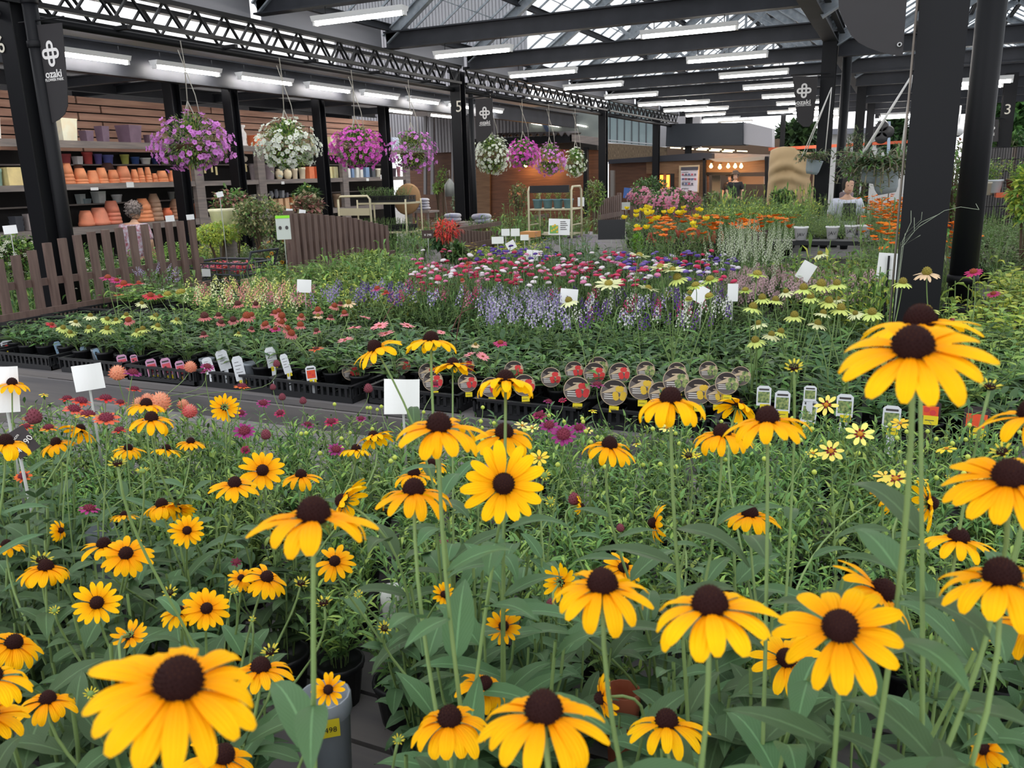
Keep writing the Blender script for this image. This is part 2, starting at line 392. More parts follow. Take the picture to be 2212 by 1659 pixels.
# slatted timber wall over the shelves
mb = MB(); SLAT = mat('cedar_slat', (136, 100, 84), .65, noise=(5, (172, 134, 114), (1, .25, 3)), var=.2)
t = thing('slatted_screen', 'brown horizontal timber slats on the wall above the pot shelves', 'screen', (-11.0, 3.5, 2.3))
for k in range(7):
    for j in range(5):
        mb = MB(); y0 = j * 2.65 + (.4 if k % 2 else 0); mb.box((0, y0, k * .115 ), (.03, y0 + 2.62, k * .115 + .098), SLAT); mb.build('slat', t)
mb = MB(); mb.box((-11.2, -1, 0), (-11.1, 17, 3.05), mat('dark_wall', (36, 34, 34), .8)); mb.box((-12.6, -1, 3.0), (-12.5, 17, 3.62), mat('pale_ceiling', (196, 196, 200), .7)); struct('wall_left', mb)
# glass roof ---------------------------------------------------------------
PANE = glassy('roof_glass', (205, 214, 220), .30, .25)
ZE, ZR, XM = 3.98, 6.1, -4.13
def roof(xl, xm, xr, ze, zr, y0, y1, nm, solid=False):
    for s, (xa, xb) in enumerate(((xl, xm), (xr, xm))):
        mb = MB(); mb.add([(xa, y0, ze), (xa, y1, ze), (xb, y1, zr), (xb, y0, zr)], [(0, 1, 2, 3)], PANE)
        struct('ceiling_glass', mb, 'clear glass panes of the %s roof slope' % nm)
        t = thing('glazing_bars', 'thin grid of glazing bars on the %s slope of the %s glass roof' % (('left', 'right')[s], nm), 'bars', (0, 0, 0))
        mb = MB(); n = int((y1 - y0) / .56)
        for k in range(n + 1):
            y = y0 + (y1 - y0) * k / n; mb.bar((xa, y, ze), (xb, y, zr), .022, .03, GALV)
        mb.build('bars', t)
        mb = MB()
        for q in (.2, .4, .6, .8): x = xa + (xb - xa) * q; z = ze + (zr - ze) * q; mb.bar((x, y0, z + .01), (x, y1, z + .01), .014, .012, GALV)
        mb.build('cross_bars', t)
        for q in (.03, .34, .66, .97):
            x = xa + (xb - xa) * q; z = ze + (zr - ze) * q - .07
            o = h_beam('roof_purlin', 'steel purlin along the %s slope of the %s roof, %s up from the eave' % (('left', 'right')[s], nm, ORD[int(q * 3.1)]), (x, y0, z), (x, y1, z), .07, .1, m=STEEL, group='purlins', tf=.012)
        for i, y in enumerate(YB + [5.6]):
            if y < y0 or y > y1: continue
            h_beam('roof_rafter', 'galvanised rafter over the %s beam on the %s slope of the %s roof' % (ORD[i], ('left', 'right')[s], nm), (xa, y, ze - .16), (xb, y, zr - .16), .1, .16, up=(V(0, 1, 0).cross(V(xb - xa, 0, zr - ze))).normalized() * (1 if xb < xa else -1) * -1, m=GALV)
roof(XT, XM, XR + .05, ZE, ZR, 5.0, 33, 'main')
roof(XR + .05, 2.2, 5.6, 3.75, 5.7, 4.0, 33, 'right hand')
for i, y in enumerate(YB[2:]):
    t = thing('king_post', 'steel post between beam and ridge over the %s beam' % ORD[i + 2], 'post', (XM, y, 3.9))
    mb = MB(); mb.bar((0, 0, 0), (0, 0, ZR - 4.05), .06, .06, GALV); mb.build('post', t)
    mb = MB(); mb.bar((0, 0, 0), (-1.4, 0, 1.15), .05, .05, GALV); mb.bar((0, 0, 0), (1.4, 0, 1.15), .05, .05, GALV); mb.build('brace', t)
h_beam('eave_beam', 'dark beam along the right column line under the roof valley', (XR, 9, 3.72), (XR, 33, 3.72), .2, .3)
# ================================================================ banners
CLOTH = mat('banner_cloth', (40, 38, 40), .65, bump=(6, .5)); PRINT = mat('banner_print', (214, 212, 210), .7)
def ring(mb, w, h, t, m, y=0, n=10, z=0):
    """flat stadium-shaped ring, centred, w wide and h tall"""
    def path(w, h):
        r = min(w, h) / 2; out = []
        for k in range(4):
            cx = (w / 2 - r) * (1 if k in (0, 3) else -1); cy = (h / 2 - r) * (1 if k < 2 else -1)
            for j in range(n + 1):
                a = pi / 2 * k + pi / 2 * j / n; out.append((cx + r * math.cos(a), cy + r * math.sin(a)))
        return out
    o, i = path(w, h), path(w - 2 * t, h - 2 * t); k = len(o)
    mb.add([(a, b, z) for a, b in o] + [(a, b, z) for a, b in i], [(j, (j + 1) % k, k + (j + 1) % k, k + j) for j in range(k)], m, smooth=False)
def banner(pts, y, label, logo=None, words=True, sag=0, arm=None):
    """pts = outline in view pixels on the plane y"""
    q = [P(u, v, y=y) for u, v in pts]; o = sum(q, V(0, 0, 0)) / len(q)
    t = thing('shop_banner', label, 'banner', o)
    mb = MB(); n = len(q)
    mb.prism([p - o for p in q], (0, .006, 0), CLOTH); mb.build('cloth', t)
    if logo:
        u, v, w = logo; c = P(u, v, y=y) - o; s = (P(u + w, v, y=y) - P(u, v, y=y)).length
        M = frame(c + V(0, -.004, 0), (1, 0, 0), (0, 0, 1))
        mb = MB(); ring(mb, s * .40, s * 1.0, s * .12, PRINT); ring(mb, s * 1.0, s * .40, s * .12, PRINT, z=.0006)
        mb.v = [tuple(M @ V(p)) for p in mb.v]; mb.build('emblem', t)
        text('ozaki', s * .42, M @ Matrix.Translation((0, -s * .78, 0)), PRINT, 'lettering', t, bold=s * .008, sx=1.12)
        text('FLOWER PARK', s * .15, M @ Matrix.Translation((0, -s * 1.0, 0)), PRINT, 'lettering', t, bold=s * .002, sx=1.1)
    if arm:
        a, b = P(*arm[0], y=y) - o, P(*arm[1], y=y) - o
        mb = MB(); mb.tube([a, b], .008 if y < 8 else .012, BLACK, 6); mb.build('arm', t)
    return t
banner([(70, 55), (133, 49), (138, 100), (145, 190), (146, 228), (140, 246), (128, 258), (115, 265), (103, 264), (99, 240), (88, 140)], 5.15,
       'black shop banner with white emblem hanging by the leftmost column', (110, 116, 37), arm=((40, 50), (138, 36)))
banner([(1027, 214), (1064, 211), (1065, 270), (1062, 286), (1054, 297), (1042, 306), (1029, 307)], 13.3, 'black shop banner hanging right of the column marked 5', (1047, 244, 23), arm=((1010, 212), (1070, 206)))
banner([(1712, 165), (1767, 165), (1762, 220), (1757, 262), (1748, 274), (1735, 274), (1722, 262)], 13.4, 'black tapered shop banner hanging before the lit lamps on the right', (1737, 196, 32), arm=((1708, 162), (1795, 158)))
banner([(2128, 256), (2158, 258), (2156, 306), (2130, 306)], 17.2, 'small black shop banner beside the far column marked 3', (2141, 277, 17), arm=((2125, 254), (2170, 256)))
# the near big banner on the right, lower part only in view
pts = [(1801, -260), (1962, -262), (1959, 0), (1950, 121), (1925, 118), (1900, 112), (1875, 103), (1855, 92), (1838, 76), (1824, 50), (1812, 20)]
b = banner(pts, 4.3, 'large black shop banner overhead left of the broad near column')
mb = MB(); c = P(1943, 97, y=4.3) - V(b.location); mb.lathe([(.011, 0), (.011, .004), (.005, .004), (.005, 0)], mat('grommet', (150, 150, 150), .3, metal=.8), 12, frame(c + V(0, -.006, 0), (1, 0, 0), (0, 0, 1)))
mb.build('grommet', b)
# ================================================================ pot shelves
SH = [(2.40, .085), (1.845, .07), (1.28, .09)]
DK = mat('dark_back', (30, 28, 28), .8)
bays = [(3.2, 7.45, 'nearest, left of the leftmost column'), (7.45, 9.96, 'second, holding the terracotta stacks'), (9.96, 11.39, 'third, with the urn on top'),
        (11.39, 13.78, 'fourth, behind the white hanging basket'), (13.78, 16.1, 'fifth and farthest')]
for k, (a, b, w) in enumerate(bays):
    t = thing('pot_shelf', 'grey timber shelving bay, %s' % w, 'shelf', (XS, a, 0))
    for yy in ((0, b - a) if k == 4 else (0,)):
        mb = MB(); mb.box((-.02, yy - .09, 0), (.06, yy + .09, 2.32), GRYB); mb.build('upright', t)
    for z, h in SH:
        mb = MB(); mb.box((-.5, .09, z - .03), (0, b - a - .0, z), GRYB); mb.build('shelf_board', t)
        mb = MB(); mb.box((0, .0, z - h), (.05, b - a, z + .005), GRYB); mb.build('front_rail', t)
    for z in (1.60, 1.06):
        mb = MB(); mb.box((-.55, .05, z + .5), (-.42, b - a, z + .52), GRYB); mb.build('riser_board', t)
    mb = MB(); mb.box((-.62, 0, 0), (-.58, b - a, 2.3), DK); mb.build('back_board', t)
TERRA = (196, 124, 86)
POTM = {}
def potm(c):
    c = tuple(min(255, int(x * 1.1 + 6)) for x in c); return mat('glaze_%02x%02x%02x' % c, c, .55, noise=(7, tuple(min(255, int(x * 1.12)) for x in c)))
def pot_on_shelf(u0, u1, h, z, c, kind='pot', up=False, n=1, dx=-.18, label='', cat='pot', group=None, nm='flower_pot'):
    """pot between view columns u0..u1 on the shelf at z; up=True stands it upside down"""
    p = P((u0 + u1) / 2, 380, x=XS + dx); p.z = z; s = depth(p) / F; w = (u1 - u0) * s / 2; hh = h * s * 1.02
    m = potm(c); t = thing(nm, label, cat, p, group=group)
    if kind == 'box':
        mb = MB(); k = .82
        mb.lathe([(w * k, 0), (w * .98, hh * .93), (w, hh * .93), (w, hh), (w * .88, hh), (w * .86, hh * .9)], m, 4, Matrix.Rotation(.12, 4, 'Z'), smooth=False)
        mb.v = [(x * .92, y * .92, zz) for x, y, zz in mb.v]; mb.build('body', t)
    elif kind == 'block':
        mb = MB(); mb.box((-w, -w, 0), (w, w, hh), m); mb.box((-w * .9, -w * .9, hh * .9), (w * .9, w * .9, hh * 1.001), DK); mb.build('body', t)
    elif kind == 'urn':
        mb = MB(); pr = [(.95, 0), (.95, .06), (.8, .1), (.75, .35), (.85, .42), (.85, .6), (.7, .68), (.5, .75), (.48, .85), (.75, .92), (.75, 1), (.6, 1)]
        mb.lathe([(r * w, q * hh) for r, q in pr], m, 20); mb.build('body', t)
    elif kind == 'jar':
        mb = MB(); pr = [(.55, 0), (.85, .25), (1, .55), (.8, .8), (.6, .88), (.75, 1), (.55, 1), (.5, .85)]
        mb.lathe([(r * w, q * hh) for r, q in pr], m, 20); mb.build('body', t)
    else:
        # tapered pots, n nested rims
        if up:
            k = .58 if kind == 'pot' else .45
            pr = [(1, 0)]; 
            for q in range(n): pr += [(1 - .05 * q, .13 + .17 * q), (.94 - .05 * q, .135 + .17 * q), (.93 - .05 * q, .165 + .17 * q), (.97 - .05 * q, .17 + .17 * q)] if n > 1 else [(1, .22), (.93, .23)]
            pr += [(.5 * (1 + k) if kind == 'pot' else .8, .7), (k, 1), (0.05, 1)]
        else: pr = [(.68, 0), (.72, .03), (.92, .78), (1, .8), (1, 1), (.88, 1), (.84, .85)]
        mb = MB(); mb.lathe([(r * w, q * hh) for r, q in pr], m, 20); mb.build('body', t)
    return t
rowA = []; T = TERRA; T2 = (205, 132, 92); BR = (150, 118, 98)
for u0, u1, h, c, up, n, kd in ((130, 160, 44, T, 1, 3, 'pot'), (158, 189, 33, T2, 1, 2, 'pot'), (186, 213, 28, T, 1, 1, 'pot'), (206, 233, 33, T2, 1, 2, 'pot'), (231, 257, 28, T, 1, 2, 'pot'),
        (250, 283, 35, (190, 120, 88), 1, 2, 'pot'), (282, 299, 28, T2, 1, 2, 'pot'), (296, 313, 31, T, 1, 3, 'pot'), (312, 328, 32, T2, 1, 3, 'pot'), (326, 341, 19, T, 1, 2, 'pot'), (336, 363, 24, T2, 1, 2, 'pot'), (361, 386, 24, T, 1, 1, 'pot'), (382, 402, 34, BR, 1, 3, 'dome'), (400, 419, 34, (198, 142, 104), 1, 3, 'dome')):
    rowA.append(pot_on_shelf(u0, u1, h, 1.845, c, kd, up, n, group='terracotta stacks on the middle shelf'))
nth_label(rowA, 'upturned terracotta pots on the middle shelf, # in the front row')
rowB = []
for u0, u1, h, c, kd in ((136, 159, 21, (150, 70, 76), 'pot'), (160, 185, 16, (205, 205, 208), 'box'), (184, 206, 25, (170, 72, 70), 'pot'), (208, 226, 21, (92, 84, 140), 'pot'), (226, 250, 19, (86, 92, 150), 'pot'),
        (265, 284, 20, (160, 165, 84), 'pot'), (286, 306, 15, (52, 78, 130), 'pot'), (307, 330, 13, (208, 214, 208), 'pot'), (331, 345, 14, (40, 56, 100), 'pot'), (350, 370, 15, (150, 160, 100), 'pot')):
    rowB.append(pot_on_shelf(u0, u1, h, 2.12, c, kd, dx=-.48, group='glazed pots on the riser'))
nth_label(rowB, 'glazed coloured pot on the riser behind the terracotta stacks, #')
pot_on_shelf(160, 183, 14, 2.02, (104, 66, 52), 'pot', True, dx=-.4, label='dark brown upturned pot behind the left terracotta stacks')
pot_on_shelf(220, 249, 17, 2.02, (88, 62, 58), 'pot', True, dx=-.4, label='wide dark brown pot behind the middle terracotta stacks')
rowC = []
for u0, u1, h, c, kd in ((116, 184, 46, (226, 214, 184), 'box'), (183, 216, 23, (98, 80, 96), 'box'), (218, 250, 33, (100, 82, 98), 'box'), (262, 320, 36, (100, 80, 96), 'box'), (320, 345, 18, (104, 84, 98), 'box'), (-35, 20, 43, (208, 198, 192), 'box'), (96, 117, 30, (120, 100, 116), 'box')):
    rowC.append(pot_on_shelf(u0, u1, h, 2.405, c, kd, label='', nm='square_planter', cat='planter', group='square planters on the top shelf'))
nth_label(rowC, 'square planter on the top shelf of the wall, #')
pot_on_shelf(519, 543, 43, 2.405, (214, 204, 204), 'urn', label='white pedestal urn on the top shelf between pillars', nm='pedestal_urn', cat='urn')
pot_on_shelf(548, 572, 23, 2.405, (208, 112, 72), 'block', label='orange square pot on the top shelf by the white basket')
r = [pot_on_shelf(682, 706, 24, 2.405, (226, 212, 170), 'block'), pot_on_shelf(706, 730, 24, 2.405, (228, 214, 174), 'block'), pot_on_shelf(836, 862, 26, 2.405, (150, 160, 178), 'block')]
nth_label(r, 'pale block pot on the top shelf by the magenta basket, #')
rowD = []
for u0, u1, h, c, kd in ((539, 556, 34, (140, 130, 132), 'pot'), (569, 595, 31, (138, 126, 130), 'pot'), (594, 612, 22, (206, 190, 160), 'jar'), (612, 631, 22, (208, 192, 162), 'jar'), (630, 644, 22, (202, 190, 168), 'pot'), (645, 661, 24, (200, 190, 166), 'pot'),
        (660, 676, 25, (206, 112, 72), 'block'), (676, 692, 25, (208, 108, 70), 'block'), (693, 714, 24, (214, 202, 150), 'block'), (714, 728, 24, (220, 208, 160), 'block')):
    rowD.append(pot_on_shelf(u0, u1, h, 1.845, c, kd, group='pots on the fourth bay'))
nth_label(rowD, 'pot on the middle shelf under the white basket, #')
rowE = []
for u0, u1, h, c, kd in ((748, 756, 20, (212, 214, 210), 'block'), (756, 764, 20, (104, 130, 164), 'block'), (764, 774, 21, (196, 198, 192), 'block'), (774, 783, 20, (214, 214, 208), 'block'), (783, 796, 21, (108, 134, 168), 'block'), (797, 809, 21, (66, 70, 78), 'block'), (810, 823, 18, (216, 206, 186), 'pot'), (823, 835, 18, (218, 208, 188), 'pot'), (844, 857, 18, (84, 72, 82), 'pot'), (857, 866, 21, (212, 150, 160), 'pot')):
    rowE.append(pot_on_shelf(u0, u1, h, 1.845, c, kd, group='pots on the fifth bay'))
nth_label(rowE, 'slim pot on the middle shelf of the farthest bay, #')
rowF = []
for u0, u1, h, c, up, n, kd in ((155, 189, 32, (186, 112, 84), 1, 1, 'pot'), (180, 222, 36, (184, 112, 88), 1, 1, 'pot'), (213, 249, 48, (178, 106, 84), 1, 3, 'pot'), (280, 319, 48, (200, 128, 88), 1, 3, 'dome'), (309, 341, 56, (140, 112, 92), 1, 4, 'dome'), (339, 362, 25, (190, 96, 62), 0, 1, 'jar'), (355, 392, 42, (146, 110, 88), 1, 4, 'dome'), (389, 419, 30, (168, 98, 68), 0, 1, 'pot')):
    rowF.append(pot_on_shelf(u0, u1, h, 1.285, c, kd, up, n, group='large terracotta stacks on the bottom shelf'))
nth_label(rowF, 'large terracotta pot stack on the lowest shelf, #')
rowG = []
for u0, u1, h, c, kd in ((155, 178, 20, (150, 156, 156), 'box'), (190, 223, 24, (178, 182, 180), 'box'), (234, 257, 16, (170, 174, 176), 'pot'), (160, 190, 10, (110, 126, 130), 'box'), (358, 372, 16, (130, 130, 128), 'pot')):
    rowG.append(pot_on_shelf(u0, u1, h, 1.58, c, kd, dx=-.48, group='small grey pots'))
nth_label(rowG, 'small grey pot on the upper riser of the lowest shelf, #')
rowH = [pot_on_shelf(u0, u1, h, 1.285, c, kd, dx=-.15) for u0, u1, h, c, kd in ((577, 589, 26, (176, 140, 110), 'block'), (590, 603, 27, (184, 148, 114), 'block'), (604, 617, 27, (186, 150, 116), 'block'), (618, 634, 28, (190, 124, 88), 'block'), (714, 736, 28, (132, 110, 90), 'pot'))]
nth_label(rowH, 'beige cylinder pot low on the shelf, behind the caladium, #')
rowI = [pot_on_shelf(u0, u1, h, 1.52, c, kd, dx=-.4) for u0, u1, h, c, kd in ((577, 587, 15, (150, 152, 160), 'jar'), (588, 598, 18, (140, 142, 150), 'jar'), (598, 612, 15, (150, 154, 160), 'box'), (612, 620, 10, (130, 132, 140), 'box'), (536, 550, 10, (190, 188, 184), 'box'))]
nth_label(rowI, 'small grey glass vase on the low riser, #')
pot_on_shelf(5, 40, 38, 1.845, (204, 184, 130), 'block', label='sand coloured square pot at the left edge, on the middle shelf')
pot_on_shelf(-18, 4, 36, 1.845, (120, 150, 140), 'pot', label='sea green pot cut by the left edge')
for i, z in enumerate((1.285, 1.345, 1.405)): pot_on_shelf(2, 34, 11, z, (56, 58, 64), 'box', label='dark stacked tray pot at the left edge, %s from the bottom' % ORD[i])
pot_on_shelf(34, 56, 34, 1.285, (138, 128, 126), 'box', label='taupe tall pot beside the dark stacked trays at left')
# price cards on the rails
pc = []
for u, v, w, h, z in ((204, 408, 16, 6, 1.80), (281, 399, 16, 11, 1.815), (611, 395, 8, 6, 1.80), (794, 388, 8, 6, 1.8), (825, 382, 9, 9, 1.82)):
    p = P(u, v, x=XS + .053); s = depth(p) / F
    mb = MB(); mb.box((-.002, -w * s * .6, -h * s / 2), (.002, w * s * .6, h * s / 2), CARD); o = mb.build('price_card', None, p)
    tag(o, '', 'card', 'price cards on the shelf rails'); pc.append(o)
nth_label(pc, 'white price card stuck on the middle shelf rail, #')
# wind chimes between bays
for i, (u, v) in enumerate(((441, 352), (456, 350), (466, 356), (530, 350))):
    p = P(u, v, x=XS - .1); t = thing('wind_chime', 'pale ornament hanging in the third shelf bay, %s' % nth(i, 4), 'ornament', p)
    mb = MB(); mb.lathe([(.015, 0), (.045, .04), (.04, .08), (.005, .1)], mat('chime_pale', (214, 200, 184), .5), 12); mb.build('bell', t)
    mb = MB(); mb.tube([(0, 0, .1), (0, 0, .24)], .004, ROPE, 4); mb.box((-.003, -.02, -.16), (.003, .02, -.03), mat('chime_strip', (206, 190, 140), .6)); mb.build('cord', t)
# ================================================================ back of the hall
WOODW = mat('shop_boards', (84, 54, 38), .6, noise=(3, (110, 74, 52), (.5, 1, 9)))
WOODD = mat('shop_boards_dark', (74, 50, 38), .65, noise=(3, (96, 66, 48), (.5, 1, 9)))
WOODL = mat('shop_boards_light', (106, 80, 58), .65, noise=(4, (128, 100, 74), (.5, 1, 8)))
CORR = mat('corrugated_wall', (152, 150, 154), .55)
def slab(name, label, cat, pts, y, th=.1, m=STEEL, kind=None, parent=None):
    q = [P(u, v, y=y) for u, v in pts]; o = sum(q, V(0, 0, 0)) / len(q)
    mb = MB(); mb.prism([p - o for p in q], (0, th, 0), m); x = mb.build(name, None, o)
    if parent: x.parent = parent; x.location = o - V(parent.location)
    elif kind: x['kind'] = kind; x['label'] = label
    else: tag(x, label, cat)
    return x
def rect(u0, v0, u1, v1): return [(u0, v0), (u1, v0), (u1, v1), (u0, v1)]
# tall corrugated wall left of the banner
x0, x1 = P(880, 280, y=23).x, P(1140, 280, y=23).x
mb = MB(); n = 60; mb.box((x0 - 2.5, 23.0, 2.55), (x1, 23.1, 8.5), CORR)
for k in range(n): x = x0 - 2.5 + (x1 - x0 + 2.5) * k / n; mb.box((x, 22.97, 2.55), (x + .07, 23.0, 8.5), CORR)
struct('wall_back', mb)
mb = MB(); mb.box((-13.5, 16.4, 0), (-11.6, 16.5, 3.6), mat('dark_wall', (36, 34, 34), .8)); struct('wall_side', mb)
for i, (u, w) in enumerate(((915, 5), (930, 6), (975, 4))):
    slab('wall_pipe', 'vertical pipe on the grey corrugated wall, %s' % nth(i, 3), 'pipe', rect(u, 215, u + w, 420), 22.6, .08, mat('wall_pipe', (120, 118, 120), .5))
# wooden shop under the corrugated awning
yw = 23.2
slab('wall_shop', 'red-brown boarded shop wall', '', [(884, 322), (1300, 322), (1300, 500), (884, 500)], yw, .15, WOODW, 'structure')
slab('trim_1', 'dark grey timber panel by the shop wall', '', [(918, 330), (984, 330), (984, 470), (918, 470)], yw - .1, .06, WOODD, 'structure')
slab('trim_2', 'light brown timber panel on the shop wall', '', [(1024, 365), (1058, 365), (1058, 475), (1024, 475)], yw - .08, .06, WOODL, 'structure')
slab('shop_post', 'dark post of the wooden shop front', 'post', rect(1260, 318, 1268, 470), yw - .5, .15, BLACK)
t = thing('awning', 'corrugated dark awning with a wavy edge above the shop wall', 'awning', (P(1160, 300, y=22.3).x, 22.3, P(1160, 300, y=22.3).z))
a, b = P(1070, 292, y=22.3) - V(t.location), P(1232, 288, y=22.3) - V(t.location); mb = MB(); n = 90; vs = []
for k in range(n + 1):
    p = a + (b - a) * k / n; z = .05 * math.sin(k / n * 2 * pi * 11); vs += [(p.x, 0, p.z + z), (p.x, .9, p.z + z + .05), (p.x, 0, p.z + z - .03)]
mb.add(vs, [(3 * k, 3 * k + 1, 3 * k + 4, 3 * k + 3) for k in range(n)] + [(3 * k, 3 * k + 3, 3 * k + 5, 3 * k + 2) for k in range(n)], mat('corrugated_sheet', (66, 60, 60), .6)); mb.build('sheet', t)
mb = MB(); mb.box((a.x, .1, a.z - .3), (b.x, .2, a.z - .08), BLACK); mb.build('fascia', t)
slab('shop_fascia', 'grey timber fascia right of the wavy awning', 'fascia', [(1232, 290), (1292, 297), (1292, 314), (1232, 305)], 22.4, .15, GRYB)
slab('shop_fascia', 'dark fascia along the top of the wooden shop', 'fascia', [(1010, 300), (1290, 305), (1290, 324), (1010, 318)], 22.9, .3, mat('dark_back', (30, 28, 28)))
# gallery glass behind
y = 25.2
slab('window_1', 'big shop window reflecting the lamps', '', [(1118, 210), (1292, 236), (1292, 302), (1118, 296)], y, .05, mat('reflecting_window', (118, 126, 128), .15, spec=.9, noise=(.7, (150, 158, 150))), 'structure')
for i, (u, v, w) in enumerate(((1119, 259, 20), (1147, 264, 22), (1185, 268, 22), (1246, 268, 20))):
    slab('tube_lamp_or_reflection', 'small slanting painted lamp reflection on the upper shop window, %s' % nth(i, 4), 'lamp', [(u, v), (u + w, v + 4), (u + w, v + 7), (u, v + 3)], y - .1, .03, emis('lamp_reflection', (255, 250, 240), 3))  # glowing strips painted on as the reflections of the hall lamps in the pane
for i, dv in enumerate((0, 8)):
    slab('wall_stripe', 'blue grey %s stripe on the building behind the window' % ('upper', 'lower')[i], 'stripe', [(1127, 243 + dv), (1166, 244 + dv), (1188, 282 + dv), (1185, 286 + dv), (1164, 248 + dv), (1127, 247 + dv)], y - .06, .02, mat('stripe_blue', (92, 112, 146), .6))
slab('wall_far', 'white rendered wall between the windows', '', [(1405, 225), (1512, 225), (1512, 320), (1405, 316)], 30.6, .3, mat('render_wall', (176, 174, 178), .7), 'structure')
t = slab('window_2', 'frosted glass panels above the bamboo blind', '', [(1312, 218), (1410, 228), (1410, 316), (1312, 307)], 29.9, .05, mat('frosted_glass', (136, 154, 158), .3, noise=(.6, (160, 178, 180))), 'structure')
for k in range(7):
    u = 1316 + k * 15.6; slab('mullion', '', '', [(u, 218 + k * 1.5), (u + 2.2, 218 + k * 1.5), (u + 2.2, 308 + k * 1.5), (u, 308 + k * 1.5)], 29.8, .05, mat('mullion', (80, 86, 90), .5), parent=t)
for dv in (0, 5): slab('sill', '', '', [(1312, 301 + dv), (1410, 310 + dv), (1410, 312.5 + dv), (1312, 303.5 + dv)], 29.75, .05, mat('sill_grey', (170, 174, 178), .5), parent=t)
BAMB = mat('bamboo_blind', (72, 60, 48), .8, noise=(14, (122, 106, 84), (6, 1, .6)))
slab('bamboo_blind', 'brown mottled reed blind hanging under the frosted glass', 'blind', [(1312, 309), (1440, 318), (1440, 348), (1312, 350)], 29.7, .06, BAMB)
slab('black_box', 'large blue-black box fascia above the shop entrance', 'fascia', [(1440, 268), (1604, 264), (1604, 313), (1438, 316)], 29.0, 1.2, mat('blue_black', (34, 40, 48), .6))
slab('grey_box', 'light grey box wall right of the blue-black fascia', 'fascia', [(1603, 262), (1668, 278), (1668, 318), (1603, 311)], 29.2, .6, mat('grey_box', (150, 150, 156), .6))
slab('wall_inner', 'shop interior beyond the entrance', '', [(1440, 300), (1690, 300), (1690, 470), (1440, 470)], 33.5, .2, mat('inner_wall', (86, 70, 58), .8), 'structure')
for i in range(9):
    u = 1448 + (i % 5) * 28 + (i // 5) * 60; v = 318 + (i % 5) * 2 + (i // 5) * 7 - 6 * (i > 4)
    slab('strip_lamp', 'thin warm strip lamp inside the shop ceiling, %s' % nth(i, 9), 'lamp', [(u, v), (u + 22, v + 1), (u + 22, v + 3), (u, v + 2)], 31.5, .05, emis('strip_lamp', (255, 226, 170), 5))
# kiosk with wood walls
t = thing('kiosk', 'low wooden kiosk building with a dark flat roof edge', 'building', (P(1430, 400, y=27.9).x, 27.9, 0))
def kpart(n, pts, y, th, m): return slab(n, '', '', pts, y, th, m, parent=t)
kpart('roof_edge', [(1314, 345), (1510, 330), (1538, 331), (1538, 345), (1345, 352), (1314, 354)], 27.6, 1.0, mat('roof_edge', (38, 40, 48), .6))
kpart('roof_edge', [(1536, 330), (1668, 334), (1668, 346), (1536, 345)], 28.0, 1.0, GRYB)
kpart('wall', [(1315, 348), (1520, 343), (1520, 480), (1315, 480)], 27.9, .15, WOODD)
kpart('wall', [(1396, 346), (1520, 342), (1520, 480), (1430, 480), (1430, 375), (1396, 375)], 27.8, .1, WOODL)
kpart('post', rect(1318, 368, 1326, 470), 27.6, .15, mat('stone_post', (120, 116, 112), .7))
kpart('corner_post', rect(1518, 342, 1524, 480), 27.6, .15, BLACK)
kpart('header', [(1522, 346), (1655, 342), (1655, 372), (1522, 374)], 28.1, .2, WOODL)
kpart('header', [(1522, 372), (1595, 372), (1595, 378), (1522, 378)], 27.9, .2, BLACK)
kpart('door_frame', rect(1527, 378, 1531, 470), 28.0, .1, WOODD)
kpart('door_frame', rect(1590, 378, 1594, 470), 28.0, .1, WOODD)
kpart('curtain', rect(1538, 379, 1556, 440), 28.6, .05, mat('pale_curtain', (150, 140, 122), .8))
kpart('counter', [(1594, 381), (1650, 381), (1650, 398), (1594, 398)], 28.4, .3, mat('counter_pale', (150, 118, 92), .7))
kpart('side_post', rect(1652, 338, 1660, 470), 27.9, .15, BLACK)
kpart('canvas', [(1530, 343), (1652, 338), (1650, 345), (1600, 351), (1545, 349)], 27.5, .04, mat('sail', (150, 140, 128), .7))
WARM = (255, 140, 50)
def spot(p, col, en, r, ang=2.0, rot=(0, 0, 0), nm='warm_spot'):
    l = bpy.data.lights.new(nm, 'POINT'); l.energy = en; l.color = col; l.shadow_soft_size = r
    o = bpy.data.objects.new(nm, l); COL.objects.link(o); o.location = p; return o
wl = []
for i, (u, v, y) in enumerate(((1536, 360, 27.5), (1555, 362, 27.5), (1573, 360, 27.5), (1588, 360, 27.5), (1601, 360, 27.5), (1136, 357, 22.8), (1184, 356, 22.8), (1601, 408 - 45, 27.2))):
    if i == 7: continue
    p = P(u, v, y=y); t = thing('spot_bulb', '', 'lamp', p, group='warm bulbs')
    mb = MB(); mb.lathe([(.01, -.05), (.05, -.02), (.055, .02), (.03, .06), (.02, .1)], emis('warm_bulb', (255, 190, 110), 22), 10); mb.build('bulb', t)
    mb = MB(); mb.tube([(0, 0, .1), (0, .15, .14), (0, .3, .14)], .012, BLACK, 5); mb.build('bracket', t); wl.append(t)
    spot(p + V(0, -.05, -.1), (1, .5, .16), 11 if i > 4 else 3.5, .06)
nth_label(wl, 'glowing warm bulb on the shop front, #')
for i, u in enumerate((1416, 1429, 1443)):
    p = P(u, 386, y=27.75); t = thing('wall_sconce', 'tall orange glowing wall light on the kiosk, %s' % nth(i, 3), 'lamp', p)
    mb = MB(); mb.box((-.045, -.03, -.33), (.045, .03, .12), emis('sconce', (255, 150, 50), 2.5)); mb.build('glow', t)
    mb = MB(); mb.box((-.055, -.035, .12), (.055, .04, .15), BLACK); mb.build('cap', t)
kpt = slab('door_1', 'dark doorway beside the sconces', '', rect(1448, 375, 1456, 420), 27.7, .05, mat('dark_back', (30, 28, 28)), 'structure')
